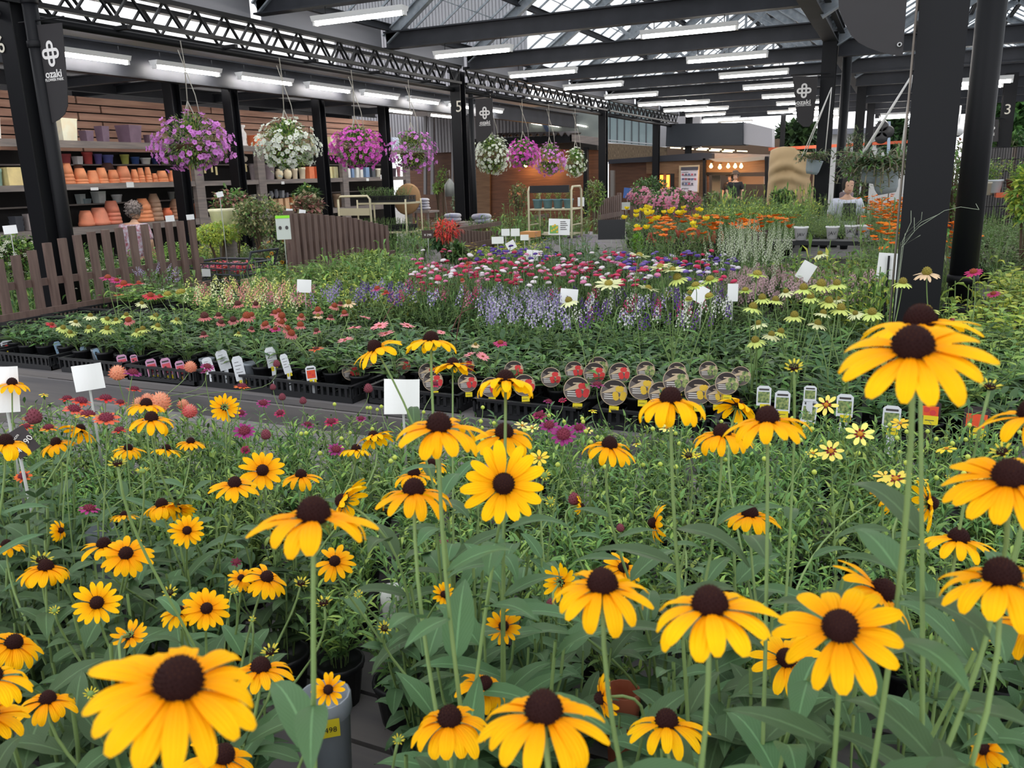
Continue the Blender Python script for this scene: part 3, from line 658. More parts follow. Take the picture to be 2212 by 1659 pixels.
# sign board
t = thing('notice_board', 'framed white notice board with rows of small pictures on the kiosk wall', 'sign', P(1489, 388, y=27.5))
def sub(n, pts, y, m, th=.03): return slab(n, '', '', pts, y, th, m, parent=t)
sub('frame', [(1467, 358), (1511, 356), (1509, 416), (1466, 416)], 27.5, mat('board_frame', (170, 150, 120), .6))
sub('poster', [(1471, 361), (1508, 360), (1506, 414), (1470, 414)], 27.47, mat('poster', (206, 200, 208), .7))
sub('title', [(1471, 361), (1508, 360), (1507.6, 367), (1471, 368)], 27.44, mat('poster_dark', (66, 64, 72), .7))
for k in range(14):
    u = 1473 + (k % 5) * 6.6; v = 375 + (k // 5) * 10
    sub('picture', rect(u, v, u + 4, v + 4), 27.44, [mat('pic_red', (176, 80, 96), .7), mat('pic_grey', (90, 88, 100), .7), mat('pic_blue', (90, 100, 140), .7)][k % 3])
for k in range(6): sub('text_line', rect(1473, 371.5 + k * 7, 1473 + 14 + (k * 7) % 17, 372.4 + k * 7), 27.44, mat('poster_text', (120, 116, 124), .7))
# tan cloth over a stall
t = thing('covered_stall', 'tall stall shrouded in a draped tan cloth', 'cover', P(1705, 380, y=15.5))
pts = [(1656, 323), (1672, 318), (1710, 320), (1752, 330), (1752, 372), (1750, 440), (1652, 440), (1660, 385), (1657, 345)]
o = V(t.location); c = P(1705, 385, y=15.5); mb = MB(); nu, nv = 40, 36; vs = []
for j in range(nv + 1):
    for i in range(nu + 1):
        a, b = i / nu, j / nv
        top = 325 - 8 * math.sin(pi * min(1, a * 1.3)) + (5 * a if a > .6 else 0); v = top + (445 - top) * b; u = 1657 - 6 * b * (1 - a) + 97 * a
        fold = .05 * math.sin(a * 14 + 5 * b) * b + .05 * math.sin((b - .35 - .5 * (a - .5) ** 2) * 26) * math.exp(-((b - .42) / .2) ** 2) * (1 - abs(a - .4))
        edge = .35 * (abs(a - .5) * 2) ** 4 + .15 * (1 - b) ** 6
        p = P(u, v, y=15.5); vs.append((p.x - o.x, fold + edge, p.z - o.z))
mb.add(vs, [(j * (nu + 1) + i, (j + 1) * (nu + 1) + i, (j + 1) * (nu + 1) + i + 1, j * (nu + 1) + i + 1) for j in range(nv) for i in range(nu)], mat('tan_cloth', (172, 148, 112), .8)); q = mb.build('cloth', t)
md = q.modifiers.new('s', 'SOLIDIFY'); md.thickness = .02; md.offset = 0
mb = MB(); mb.box((-.38, .42, -2), (.38, .5, .4), WOODD); mb.build('stall_frame', t)
t = thing('stall_post', 'dark post to the right of the tan cloth', 'post', P(1750, 390, y=15.7)); mb = MB(); mb.box((-.04, 0, -2), (.04, .08, .45), WOODD); mb.build('post', t)
# orange rail, outside
slab('orange_rail', 'long orange horizontal rail outside the hall', 'rail', [(1660, 319), (1965, 303), (1965, 309), (1660, 326)], 31, .1, mat('orange_paint', (196, 90, 56), .6))
slab('orange_rail', 'short orange rail beyond the broad near column', 'rail', [(2050, 300), (2058, 300), (2058, 306), (2050, 306)], 20, .1, mat('orange_paint', (196, 90, 56), .6))
t = thing('far_house', 'pale house with small windows seen beyond the hall on the right', 'house', (P(1880, 380, y=44).x, 44, 0))
slab('wall', '', '', [(1690, 290), (1990, 282), (1990, 440), (1690, 440)], 44, 3, mat('house_wall', (176, 176, 174), .7), parent=t)
slab('roof', '', '', [(1680, 282), (2000, 272), (2000, 284), (1680, 294)], 43.6, 3.6, mat('house_roof', (110, 112, 120), .7), parent=t)
for u, v in ((1700, 340), (1775, 320), (1868, 345), (1893, 345), (1925, 330)): slab('window', '', '', rect(u, v, u + 13, v + 16), 43.9, .1, mat('house_window', (70, 76, 84), .3), parent=t)
slab('sky_pipe', 'pale blue downpipe outside beyond the hall', 'pipe', [(1918, 262), (1924, 262), (1922, 350), (1915, 350)], 30, .15, mat('pale_blue', (150, 168, 190), .5))
# ================================================================ plant parts
LF = mat('broad_leaf', (72, 100, 64), .5, .2, .5, hv=.03, veins=True, spec=.25)
LFD = mat('dark_leaf', (66, 96, 56), .5, .18, .3, hv=.03, spec=.35)
LFM = mat('mid_leaf', (106, 142, 76), .55, .25, .3, hv=.04, spec=.3)
LFL = mat('light_leaf', (156, 184, 92), .55, .3, .25, hv=.04, spec=.3)
LFG = mat('grey_leaf', (118, 136, 112), .7, .25, .25, hv=.03, spec=.2)
LFY = mat('lime_leaf', (200, 208, 90), .55, .3, .25, hv=.03)
LFO = mat('olive_leaf', (112, 116, 84), .6, .2, .25, hv=.04)
STM = mat('stem_green', (110, 134, 78), .6, 0, .2); STR = mat('stem_red', (96, 58, 50), .6, 0, .2)
YEL = petal_mat('petal_yellow', (250, 150, 0), (255, 192, 6))
YELG = mat('petal_young', (206, 190, 50), .5, .25)
CONE = mat('cone_brown', (38, 18, 17), .8, 0, .2, spec=.1); CONT = mat('cone_tip', (58, 34, 26), .8, spec=.1)
SEP = mat('sepal_green', (110, 138, 70), .6, .1)
SOIL = mat('potting_soil', (52, 40, 34), .95, bump=(60, 1))
PC = {}
def pet(c):
    k = 'petal_%02x%02x%02x' % c
    return mat(k, c, .55, .28, .12, hv=.015, spec=.2)
def basis(a):
    a = V(a).normalized(); r = a.cross(V(0, 0, 1) if abs(a.z) < .95 else V(0, 1, 0)).normalized(); return a, r, a.cross(r)
def petal_prof(t): return max(.13, (.30 + .70 * math.sin(min(1, t / .55) * pi / 2)) * (1 if t < .6 else math.sqrt(max(0, 1 - ((t - .6) / .41) ** 2)) * .88 + .12))
def petals(mb, a, S, n, m, droop=.8, rise=.12, L=.40, W=.135, segs=7, nx=4, r0=.09, jit=.14, miss=0):
    a, r, f = basis(a); ph = random.random()
    for i in range(n):
        if miss and random.random() < miss: continue
        t = 2 * pi * (i + ph + random.uniform(-.2, .2)) / n; d = r * math.cos(t) + f * math.sin(t)
        e = rise + random.uniform(-jit, jit); d2 = d * math.cos(e) + a * math.sin(e)
        mb.leaf(d * r0 * S + a * .002 * (i % 2), d2, a, S * L * random.uniform(.88, 1.08), S * W * random.uniform(.85, 1.15), m,
                droop * random.uniform(.6, 1.35), segs, -.12, petal_prof, nx, 0, .025)
def dome(mb, a, r, h, m, n=60, tip=None, base=True, spike=.16):
    """seed cone: rounded body set with spiral florets"""
    a, x, y = basis(a)
    M = Matrix((x, y, a)).transposed().to_4x4()
    prof = [(r * .8, -h * .12), (r, .12 * h), (r * .97, .38 * h), (r * .82, .66 * h), (r * .55, .88 * h), (r * .2, .99 * h)]
    mb.lathe(prof, m, 12, M)
    for i in range(n):
        k = (i + .5) / n; ph = math.acos(1 - k * 1.02 if k < .98 else 0); t = i * 2.39996
        nr = V(math.sin(ph) * math.cos(t), math.sin(ph) * math.sin(t), math.cos(ph))
        p = V(nr.x * r, nr.y * r, .1 * h + nr.z * h * .88); s = r * .12 * (60 / n) ** .5
        q = p + V(nr.x, nr.y, nr.z + .25).normalized() * r * spike
        e1 = nr.cross(V(0, 0, 1)); e1 = e1.normalized() if e1.length > .01 else V(1, 0, 0); e2 = nr.cross(e1)
        vs = [M @ (p + e1 * s), M @ (p + e2 * s), M @ (p - e1 * s), M @ (p - e2 * s), M @ q]
        mb.add(vs, [(0, 1, 4), (1, 2, 4), (2, 3, 4), (3, 0, 4)], tip if tip and k < .25 else m, smooth=False)
def bez(a, b, c, d, n=10):
    return [a * (1 - t) ** 3 + b * 3 * t * (1 - t) ** 2 + c * 3 * t * t * (1 - t) + d * t ** 3 for t in [i / n for i in range(n + 1)]]
# ---- shared foliage meshes
def bush(h, r, n, L, W, m, segs=3, nx=2, droop=.7, up=.5, stems=8, sm=None, low=.1, power=1.0, fold=.25, sr=.0026):
    """leafy clump standing on z=0: leaves along leaning stems"""
    mb = MB()
    for s in range(stems):
        t = 2 * pi * (s + random.random()) / stems; rr = r * math.sqrt(random.random()) * .9; hh = h * random.uniform(.72, 1.05)
        a = V(math.cos(t) * r * .15, math.sin(t) * r * .15, 0); b = V(math.cos(t) * rr, math.sin(t) * rr, hh)
        pts = bez(a, a + V(0, 0, hh * .4), b - V(0, 0, hh * .35), b, 5); mb.tube(pts, sr, sm or STM, 4, False)
        k = max(1, n // stems)
        for i in range(k):
            q = low + (1 - low) * ((i + random.random()) / k) ** power; p = pts[min(4, int(q * 5))].lerp(pts[min(5, int(q * 5) + 1)], (q * 5) % 1)
            az = i * 2.4 + random.random() * 1.2; e = up + random.uniform(-.4, .5)
            d = V(math.cos(az) * math.cos(e), math.sin(az) * math.cos(e), math.sin(e)); sc = random.uniform(.65, 1.1) * (1 - .25 * q)
            mb.leaf(p, d, V(0, 0, 1), L * sc, W * sc, m[i % len(m)] if isinstance(m, list) else m, droop, segs, fold, None, nx, .04)
    return mb
def proto(name, mb):
    m = mb.mesh(name); m['h'] = max(v[2] for v in mb.v) * .93; return m
random.seed(11)
FOL_RUD = [proto('foliage', bush(.36, .15, 40, .13, .052, LF, 6, 2, .8, .45, 7)) for _ in range(3)]
FOL_OVATE = [proto('foliage', bush(.34, .15, 56, .09, .05, LF, 6, 2, .9, .35, 8)) for _ in range(3)]
FOL_FINE = [proto('foliage', bush(.30, .15, 270, .062, .016, [LFM, LFD, LFM, LFL], 3, 2, .7, .7, 15, sr=.0013)) for _ in range(3)]
FOL_ECH = [proto('foliage', bush(.27, .14, 40, .15, .04, [LFM, LFD, LF], 5, 2, 1.1, .8, 7)) for _ in range(3)]
FOL_SMALL = [proto('foliage', bush(.30, .15, 150, .055, .024, [LFM, LFD], 2, 2, .5, .5, 10)) for _ in range(3)]
FOL_LIGHT = [proto('foliage', bush(.30, .17, 90, .085, .035, [LFL, LFM], 3, 2, .8, .4, 9)) for _ in range(3)]
FOL_DARK = [proto('foliage', bush(.32, .16, 150, .05, .012, [LFD, LFD, LFM], 2, 2, .4, .8, 14, sr=.0015)) for _ in range(3)]
FOL_FEATH = [proto('foliage', bush(.38, .2, 330, .06, .006, [LFL, LFM, LFG], 2, 1, .5, .9, 18, fold=0, sr=.001)) for _ in range(2)]
FOL_GREY = [proto('foliage', bush(.26, .16, 150, .05, .014, [LFG, LFM], 2, 2, .5, .7, 12)) for _ in range(2)]
FOL_BIG = [proto('foliage', bush(.4, .22, 46, .17, .09, [LFD, LF], 5, 2, .9, .3, 8)) for _ in range(2)]
FOL_OLIVE = [proto('foliage', bush(.4, .25, 130, .07, .035, [LFO, LFM], 2, 2, .7, .3, 12)) for _ in range(2)]
FOL_LIME = [proto('foliage', bush(.34, .24, 120, .09, .05, [LFY, LFL], 3, 2, .8, .4, 10)) for _ in range(2)]
FOL_YG = [proto('foliage', bush(.26, .16, 110, .06, .03, [LFY, LFM, LFL], 2, 2, .7, .5, 10)) for _ in range(2)]
def pot_mesh(r, h, m, n=14):
    mb = MB(); mb.lathe([(r * .72, 0), (r * .95, h * .86), (r * 1.04, h * .87), (r * 1.04, h), (r * .93, h), (r * .92, h * .9)], m, n)
    mb.lathe([(r * .9, h * .82), (r * .9, h * .88), (.002, h * .9)], SOIL, n); return mb.mesh('pot')
POT_BLK = pot_mesh(.052, .10, BLK); POT_GRY = pot_mesh(.06, .115, mat('grey_pot', (150, 158, 166), .5)); POT_TER = pot_mesh(.075, .12, mat('terracotta', (172, 98, 70), .7))
POT_WHT = pot_mesh(.06, .115, mat('white_pot', (240, 240, 240), .5))
# ---- small flower meshes on z up axis
def daisy(S, n, pc, cc, droop, ch, cr=.18, rise=.1, W=.16, segs=3, nx=2, nf=0, L=None):
    mb = MB(); petals(mb, (0, 0, 1), S, n, pc, droop, rise, L or (.5 - cr * .6), W, segs, nx, cr * .6)
    if cc: dome(mb, (0, 0, 1), S * cr, S * ch, cc, nf, spike=.2)
    return mb
def flower_pair(S, n, pc, cc, droop, ch, cr=.18, rise=.1, W=.16, nf=22, segs=4, tip=None):
    mb = MB(); petals(mb, (0, 0, 1), S, n, pc, droop, rise, .5 - cr * .6, W, segs, 2, cr * .6)
    mc = MB(); dome(mc, (0, 0, 1), S * cr, S * ch, cc, nf, tip=tip, spike=.22)
    return mb.mesh('flower_head'), mc.mesh('cone')
def spike(h, r, n, c, nm='flower_spike'):
    mb = MB(); mb.tube([(0, 0, 0), (0, 0, h)], .0016, STM, 4, False)
    for i in range(n):
        t = i * 2.4; z = h * (.25 + .75 * i / n); k = r * (1.15 - .8 * i / n); s = min(k * .55, .0085)
        p = V(math.cos(t) * k * .7, math.sin(t) * k * .7, z); a = V(math.cos(t), math.sin(t), .3).normalized(); a, x, y = basis(a)
        vs = [p + (x * math.cos(j * pi / 3) + y * math.sin(j * pi / 3)) * s * (1 if j % 2 else .55) for j in range(6)] + [p - a * s * .4]
        mb.add(vs, [(j, (j + 1) % 6, 6) for j in range(6)], c[i % len(c)] if isinstance(c, list) else c, smooth=False)
    return mb.mesh(nm)
def petunia(S, c, ct):
    mb = MB(); vs = [V(0, 0, -S * .3)]; n = 15
    for j in range(n):
        t = 2 * pi * j / n; rr = S / 2 * (1 if j % 3 else .8); vs.append(V(math.cos(t) * rr, math.sin(t) * rr, (.08 if j % 3 else -.02) * S))
    vs += [V(math.cos(2 * pi * j / n) * S * .12, math.sin(2 * pi * j / n) * S * .12, -S * .06) for j in range(n)]
    mb.add(vs, [(1 + j, 1 + (j + 1) % n, 1 + n + (j + 1) % n, 1 + n + j) for j in range(n)], c)
    mb.add([vs[0]] + vs[1 + n:], [(0, 1 + j, 1 + (j + 1) % n) for j in range(n)], ct)
    return mb.mesh('petunia')
def look(o, d, spin=0):
    """turn object so local z follows d"""
    a, x, y = basis(d); o.rotation_euler = (Matrix((x, y, a)).transposed() @ Matrix.Rotation(spin, 3, 'Z')).to_euler()
# ================================================================ hanging baskets
random.seed(3)
TWIG = mat('basket_liner', (84, 64, 46), .9)
lil, mag, wht = (pet((222, 142, 222)), pet((186, 90, 180))), (pet((224, 100, 204)), pet((170, 60, 150))), (pet((232, 236, 226)), pet((190, 200, 120)))
def basket(u, v, w, h, cols, label, nfl, xtop=None, S=.062, x=-7.0):
    c = P(u, v, x=x); s = depth(c) / F * 1.02; rx, rz = w * s / 2, h * s / 2; nfl = int(nfl * 1.45); S *= 1.05
    t = thing('hanging_basket', label, 'hanging plant', c - V(0, 0, rz * .3), group=None); o = V(t.location)
    z0 = rz * .3
    mb = MB(); mb.lathe([(.06, -.14), (.15, -.08), (.19, .02), (.19, .05), (.15, .05)], TWIG, 16); mb.build('basket', t)
    mb = MB()
    for i in range(2500):
        d = V(random.gauss(0, 1), random.gauss(0, 1), random.gauss(.1, 1)).normalized(); k = random.uniform(.45, .97)
        p = V(d.x * rx * k, d.y * rx * k, z0 + d.z * rz * k - .12 * rz * (d.x ** 2 + d.y ** 2)); q = (d + V(0, 0, random.uniform(-.2, .6))).normalized()
        mb.leaf(p, q, V(0, 0, 1), .05, .022, [LFM, LFL, LFD][i % 3], .6, 2, .2, None, 1)
    mb.build('foliage', t)
    me = [petunia(S, *cols), petunia(S * .85, *cols)]; fl = []
    for i in range(nfl):
        d = V(random.gauss(0, 1), random.gauss(0, 1), random.gauss(.05, .9)).normalized(); k = random.uniform(.86, 1.18)
        p = V(d.x * rx * k, d.y * rx * k, z0 + d.z * rz * k - .1 * rz * (d.x ** 2 + d.y ** 2) - (.05 if random.random() < .15 else 0))
        fl.append((p, (d + V(random.uniform(-.4, .4), random.uniform(-.4, .4), .2))))
    vis = [f for f in fl if f[0].normalized().dot((CAM - o).normalized()) > .05][:100]
    rest = MB()
    for p, d in fl:
        if (p, d) in vis:
            q = ob('flower', random.choice(me), t, p); look(q, d, random.random() * 6)
        else:
            a, x_, y_ = basis(d); m3 = Matrix((x_, y_, a)).transposed()
            src = me[0]; rest.add([m3 @ V(w_.co) + p for w_ in src.vertices], [tuple(f.vertices) for f in src.polygons], cols[0])
    r_ = rest.build('flowers_behind', t); r_['kind'] = 'stuff'
    top = V(0, 0, 3.27 - o.z)
    for i in range(3):
        a = 2 * pi * i / 3 + .4; mb = MB(); mb.tube([V(math.cos(a) * .18, math.sin(a) * .18, .04), V(0, 0, (top.z) * .45)], .006, ROPE, 5); mb.build('cord', t)
    mb = MB(); mb.tube([V(0, 0, top.z * .45), V(-.01, .03, top.z * .8), top], .006, ROPE, 5); mb.build('rope', t)
    mb = MB(); mb.tube([V(.12, .05, rz * .9), V(.1, .02, top.z * .5), V(-.05, 0, top.z * .92)], .005, ROPE, 5); mb.build('tie', t)
    return t
for a in ((415, 305, 158, 108, lil, 'lilac petunia hanging basket, largest and nearest of the hanging baskets', 165), (620, 312, 124, 98, wht, 'large white petunia hanging basket in front of the pot shelves', 190),
          (770, 316, 108, 78, mag, 'magenta petunia hanging basket beside the lilac one', 190), (890, 325, 98, 78, lil, 'lilac petunia hanging basket just left of the column marked 5', 130),
          (1063, 334, 74, 80, wht, 'white petunia hanging basket right of the column marked 5', 150), (1130, 330, 66, 56, mag, 'magenta petunia hanging basket above the warm shop light', 150),
          (1187, 344, 66, 62, lil, 'lilac petunia hanging basket overlapping the magenta one', 130), (1243, 350, 46, 56, wht, 'small far white petunia hanging basket by the shop post', 100)):
    basket(*a)
# scraggly hanging plant with grey pots at the right
def scraggly(u, v, y, w, label, pots, n, ztop):
    c = P(u, v, y=y); s = depth(c) / F; rx = w * s / 2; t = thing('hanging_basket', label, 'hanging plant', c)
    for i, (dx, dz, r) in enumerate(pots):
        mb = MB(); M = Matrix.Translation((dx, 0, dz)) @ Matrix.Rotation(.18 * (1 - 2 * i), 4, 'Y'); k = r
        mb.lathe([(k * .62, -k * .9), (k * .8, -k * .5), (k * .98, k * .7), (k, k * .8), (k * .9, k * .8)], mat('pale_grey_pot', (142, 154, 160), .5), 18, M); mb.build('pot', t)
    mb = MB()
    for i in range(n):
        a = random.random() * 6.28; L = rx * random.uniform(.4, 1.15); d = V(math.cos(a), math.sin(a), random.uniform(-.1, .5))
        p0 = V(math.cos(a) * .06, math.sin(a) * .06, .1); p3 = p0 + d * L + V(0, 0, -random.uniform(0, .8) * L * .8)
        pts = bez(p0, p0 + d * L * .4 + V(0, 0, .08), p3 + V(0, 0, .1), p3, 6); mb.tube(pts, .005, mat('twig_grey', (120, 114, 92), .8), 4, False)
        for q in pts[1:]:
            for _ in range(3): mb.leaf(q, (random.gauss(0, 1), random.gauss(0, 1), random.uniform(-.2, .8)), V(0, 0, 1), .075, .024, [LFO, LFM, LFG][random.randrange(3)], .5, 2, .2, None, 1)
    mb.build('foliage', t)
    for i in range(4):
        mb = MB(); f = daisy(.06, 7, pet((208, 110, 160)), None, .3, 0); o = f.build('flower', t, (random.uniform(-rx, rx * .6) * .7, -.2, random.uniform(-.2, .2)))
    for i in range(3):
        a = 2 * pi * i / 3; mb = MB(); mb.tube([V(math.cos(a) * .2 - .05, math.sin(a) * .2, .15), V(.18, 0, ztop - c.z)], .007, mat('white_cord', (210, 208, 204), .6), 5); mb.build('cord', t)
    return t
scraggly(1895, 392, 7.2, 150, 'straggly hanging plant with grey pots, left of the broad near column', ((-.05, .06, .08), (.06, .0, .105)), 95, 2.45)
scraggly(1757, 360, 13.2, 52, 'small straggly hanging plant beside the tan cloth', ((0, 0, .12),), 26, 2.9)
# ================================================================ fences
def fence(x, pts_top, rail, label, n, post=None, w=.065, y0=None, extra_low=.35):
    """picket fence on the plane x; pts_top [(u, v)] polyline of the picket tops; rail (u0,v0),(u1,v1)"""
    A, B = P(*rail[0], x=x), P(*rail[1], x=x); t = thing('picket_fence', label, 'fence', (x, A.y, 0)); o = V(t.location)
    tp = [P(u, v, x=x) for u, v in pts_top]
    def ztop(y):
        for a, b in zip(tp, tp[1:]):
            if a.y <= y <= b.y + 1e-6: return a.z + (b.z - a.z) * (y - a.y) / (b.y - a.y)
        return (tp[0] if y < tp[0].y else tp[-1]).z
    L = B.y - A.y; zr = (A.z + B.z) / 2
    mb = MB(); mb.box((.02, -.05, zr - .045), (.05, L + .05, zr + .045), FENCE); mb.build('rail', t)
    mb = MB(); mb.box((-.045, -.05, zr + .22), (-.02, L + .05, zr + .28), FENCE); mb.build('back_rail', t)
    for i in range(n):
        y = L * (i + .5) / n; z = ztop(A.y + y)
        mb = MB(); mb.box((-.02, y - w / 2, zr - extra_low), (.015, y + w / 2, z), FENCE); mb.build('picket', t)
    if post is not None:
        y = L * post; z = ztop(A.y + y); mb = MB(); mb.box((-.07, y - .04, 0), (0, y + .04, z + .03), FENCE); mb.build('post', t)
    return t
fence(-6.4, [(0, 560), (60, 545), (110, 520), (200, 500), (270, 490), (330, 482), (430, 474)], ((0, 690), (442, 618)), 'brown picket fence at the left, its pickets rising to the right', 15)
fence(-5.6, [(625, 462), (660, 460), (760, 470), (845, 490)], ((640, 583), (842, 550)), 'brown picket fence in the middle, its top sloping down to the right', 17, 0, .06)
fence(-5.6, [(965, 485), (990, 495), (1040, 500), (1085, 497)], ((975, 538), (1084, 518)), 'short brown picket fence behind the aster bed', 17, 0)
fence(-5.6, [(1160, 482), (1186, 483)], ((1160, 501), (1186, 497)), 'narrow brown picket fence piece beside the white plant cart', 6, 0)
fence(-5.0, [(1283, 444), (1310, 428), (1340, 420)], ((1283, 470), (1341, 462)), 'small far picket fence with a rising curved top', 13, 1)
fence(-4.4, [(1370, 420), (1395, 428), (1413, 444)], ((1370, 468), (1413, 462)), 'small far picket fence with a falling curved top', 11, 0)
# ================================================================ carts, cards, signs
IV = mat('ivory_steel', (198, 190, 160), .5)
def rack(x, y0, y1, z0, z1, label, shelves, left=True):
    t = thing('plant_cart', label, 'cart', (x, y0, 0)); L = y1 - y0
    for q in (0, L):
        for dx in (0, .45):
            mb = MB(); mb.tube([(-dx, q, z0), (-dx, q, z1)], .017, IV, 8); mb.build('post', t)
        mb = MB(); mb.tube([(0, q, z1), (-.03, q, z1 + .03), (-.42, q, z1 + .03), (-.45, q, z1)], .017, IV, 8); mb.build('handle', t)
        mb = MB()
        for k in range(6): z = z0 + .1 + (z1 - z0 - .2) * k / 6; mb.tube([(0, q, z), (-.45, q, z)], .009, IV, 6)
        mb.build('rungs', t)
    for z in shelves:
        mb = MB(); mb.box((-.45, 0, z - .02), (0, L, z), IV); mb.build('shelf', t)
    return t
def tray_mesh(w, d, h, rim=.012):
    mb = MB(); 
    for a, b in (((-w / 2, -d / 2), (w / 2, -d / 2 + .01)), ((-w / 2, d / 2 - .01), (w / 2, d / 2)), ((-w / 2, -d / 2), (-w / 2 + .01, d / 2)), ((w / 2 - .01, -d / 2), (w / 2, d / 2))):
        mb.box((a[0], a[1], 0), (b[0], b[1], h * .35), BLK); mb.box((a[0] - .006, a[1] - .006, h * .86), (b[0] + .006, b[1] + .006, h), BLK)
    n = int(w / .035)
    for i in range(n + 1):
        x = -w / 2 + w * i / n
        for yy in (-d / 2, d / 2 - .006): mb.box((x - .008, yy, h * .3), (x + .008, yy + .006, h * .9), BLK)
    n = int(d / .035)
    for i in range(n + 1):
        y = -d / 2 + d * i / n
        for xx in (-w / 2, w / 2 - .006): mb.box((xx, y - .008, h * .3), (xx + .006, y + .008, h * .9), BLK)
    mb.box((-w / 2, -d / 2, 0), (w / 2, d / 2, .006), BLK)
    for i in range(1, 5): x = -w / 2 + w * i / 5; mb.box((x - .004, -d / 2, h * .6), (x + .004, d / 2, h * .66), BLK)
    for i in range(1, 3): y = -d / 2 + d * i / 3; mb.box((-w / 2, y - .004, h * .6), (w / 2, y + .004, h * .66), BLK)
    return mb.mesh('plant_tray')
TRAY = tray_mesh(.52, .34, .09)
def tray(x, y, z, label='', rz=0, group='black trays', sc=None):
    o = ob('plant_tray', TRAY, None, V(x, y, z), rz, sc); return tag(o, label, 'tray', group)
def card(u, v, w, h, d, label, lean=0, zb=None, m=CARD, tilt=.15, nm='sign_card', stick=True, wob=.0):
    """small stiff card facing the camera on a thin stick"""
    c = P(u, v, d=d); s = d / F; W_, H_ = w * s, h * s; t = thing(nm, label, 'sign', c)
    f = (CAM - c); f.z *= .5; f.normalize(); x = V(0, 0, 1).cross(f).normalized(); y = f.cross(x); x2 = x * math.cos(lean) + y * math.sin(lean); y2 = y * math.cos(lean) - x * math.sin(lean)
    M = frame((0, 0, 0), x2, y2); mb = MB(); n = 8; vs = []
    for i in range(n + 1):
        for j in range(n + 1):
            a, b = i / n - .5, j / n - .5; vs.append(M @ V(a * W_, b * H_, wob * W_ * math.sin((a + .2) * 4) * (b + .6)))
    fs = [(i * (n + 1) + j, (i + 1) * (n + 1) + j, (i + 1) * (n + 1) + j + 1, i * (n + 1) + j + 1) for i in range(n) for j in range(n)]
    mb.add(vs, fs, m, smooth=False); q = mb.build('card', t); md = q.modifiers.new('s', 'SOLIDIFY'); md.thickness = .0015
    if stick:
        zb = zb if zb is not None else .8; mb = MB(); mb.tube([V(0, 0, zb - c.z), M @ V(0, H_ * .3, -.006)], .004, mat('clear_stick', (170, 172, 168), .4), 5); mb.build('stick', t)
    return t, M, W_, H_
# ================================================================ foreground bench with black-eyed susans
random.seed(21)
BENCH = mat('bench_timber', (92, 90, 92), .75, noise=(3, (112, 108, 106), (.4, 6, 6))); BENCHD = mat('bench_frame', (52, 52, 56), .7)
BENCHES = []
def bench(x0, x1, y0, y1, z, label, fh=.11):
    BENCHES.append((x0, x1, y0, y1, z)); t = thing('display_bench', label, 'bench', (x0, y0, 0)); L, D = x1 - x0, y1 - y0
    n = max(2, int(D / .14))
    for k in range(n): mb = MB(); mb.box((0, D * k / n + .006, z - .03), (L, D * (k + 1) / n - .006, z), BENCH); mb.build('top_board', t)
    for q in (0, D): mb = MB(); mb.box((0, q - .025, z - fh - .03), (L, q + .0, z - .031), BENCH); mb.build('side_board', t)
    k = max(2, int(L / 1.6) + 1)
    for i in range(k):
        for q in (.05, D - .1): mb = MB(); x = (L - .1) * i / (k - 1); mb.box((x, q, 0), (x + .08, q + .06, z - .031), BENCHD); mb.build('leg', t)
    return t
Z1 = .70
bench(-3.9, 1.5, .15, 2.88, Z1, 'long grey timber bench under the black-eyed susans in the foreground')
UPV, RTV = R @ V(0, 1, 0), R @ V(1, 0, 0)
def axis(p, pit, rol):
    a, b = math.radians(pit), math.radians(rol); c = (CAM - p).normalized()
    return (c * math.cos(a) + (UPV * math.cos(b) + RTV * math.sin(b)) * math.sin(a)).normalized()
# front boundary between broad leaves and the fine-leaved rows behind
def bound(u):
    pts = [(-400, 985), (0, 1000), (250, 1040), (520, 1110), (800, 1190), (1100, 1235), (1500, 1265), (2212, 1300), (2700, 1330)]
    for (a, b), (c, d) in zip(pts, pts[1:]):
        if a <= u <= c: return b + (d - b) * (u - a) / (c - a)
    return 1100
PL = []
GAPS = [(575, 1400, 850, 1750), (1270, 1430, 1400, 1600), (1850, 1400, 2060, 1640), (190, 1360, 340, 1480), (540, 1270, 660, 1390), (130, 1120, 290, 1200)]
def make_plant(nm, label, cat, x, y, zb, fol, potm_, group, sc=1.0, rz=None, row=0, potz=.1, kind=''):
    t = thing(nm, label, cat, (x, y, zb), group=group)
    p = ob('pot', potm_, t); f = ob('foliage', fol, t, (0, 0, potz * .85), random.random() * 6.28, (sc, sc, sc * random.uniform(.9, 1.1)))
    PL.append(dict(o=t, xy=(x, y), row=row, n=0, kind=kind, z=zb)); return t
st = .165; row = 0; y = .32
while y < 2.8:
    x = -3.8 + (st / 2 if row % 2 else 0)
    while x < 1.45:
        xx, yy = x + random.uniform(-.035, .035), y + random.uniform(-.03, .03)
        u, v, d = proj((xx, yy, 1.1))
        if d > .2 and -260 < u < 2480 and 840 < v < 2150:
            if any(a < proj((xx, yy, 1.0))[0] < c and b < proj((xx, yy, 1.0))[1] < e for a, b, c, e in GAPS): x += st; continue
            if v > bound(u): make_plant('black_eyed_susan', '', 'plant', xx, yy, Z1, random.choice(FOL_OVATE + FOL_RUD[:1] if u < 700 else FOL_RUD + FOL_OVATE[:1]), random.choice([POT_BLK, POT_GRY, POT_BLK]), None, random.uniform(.72, 1.12), row=row, kind='rud')
            else:
                make_plant('coreopsis_plant' if u > 1500 else 'gaillardia_plant', '', 'plant', xx, yy, Z1, random.choice(FOL_FINE), POT_BLK, None, random.uniform(.72, .92), row=row, kind='fine')
        x += st
    y += st * .92; row += 1
def nearest(p, kinds, off=V(0, 0, 0)):
    return min((q for q in PL if q['kind'] in kinds), key=lambda q: (q['xy'][0] - p.x - off.x) ** 2 + (q['xy'][1] - p.y - off.y) ** 2)
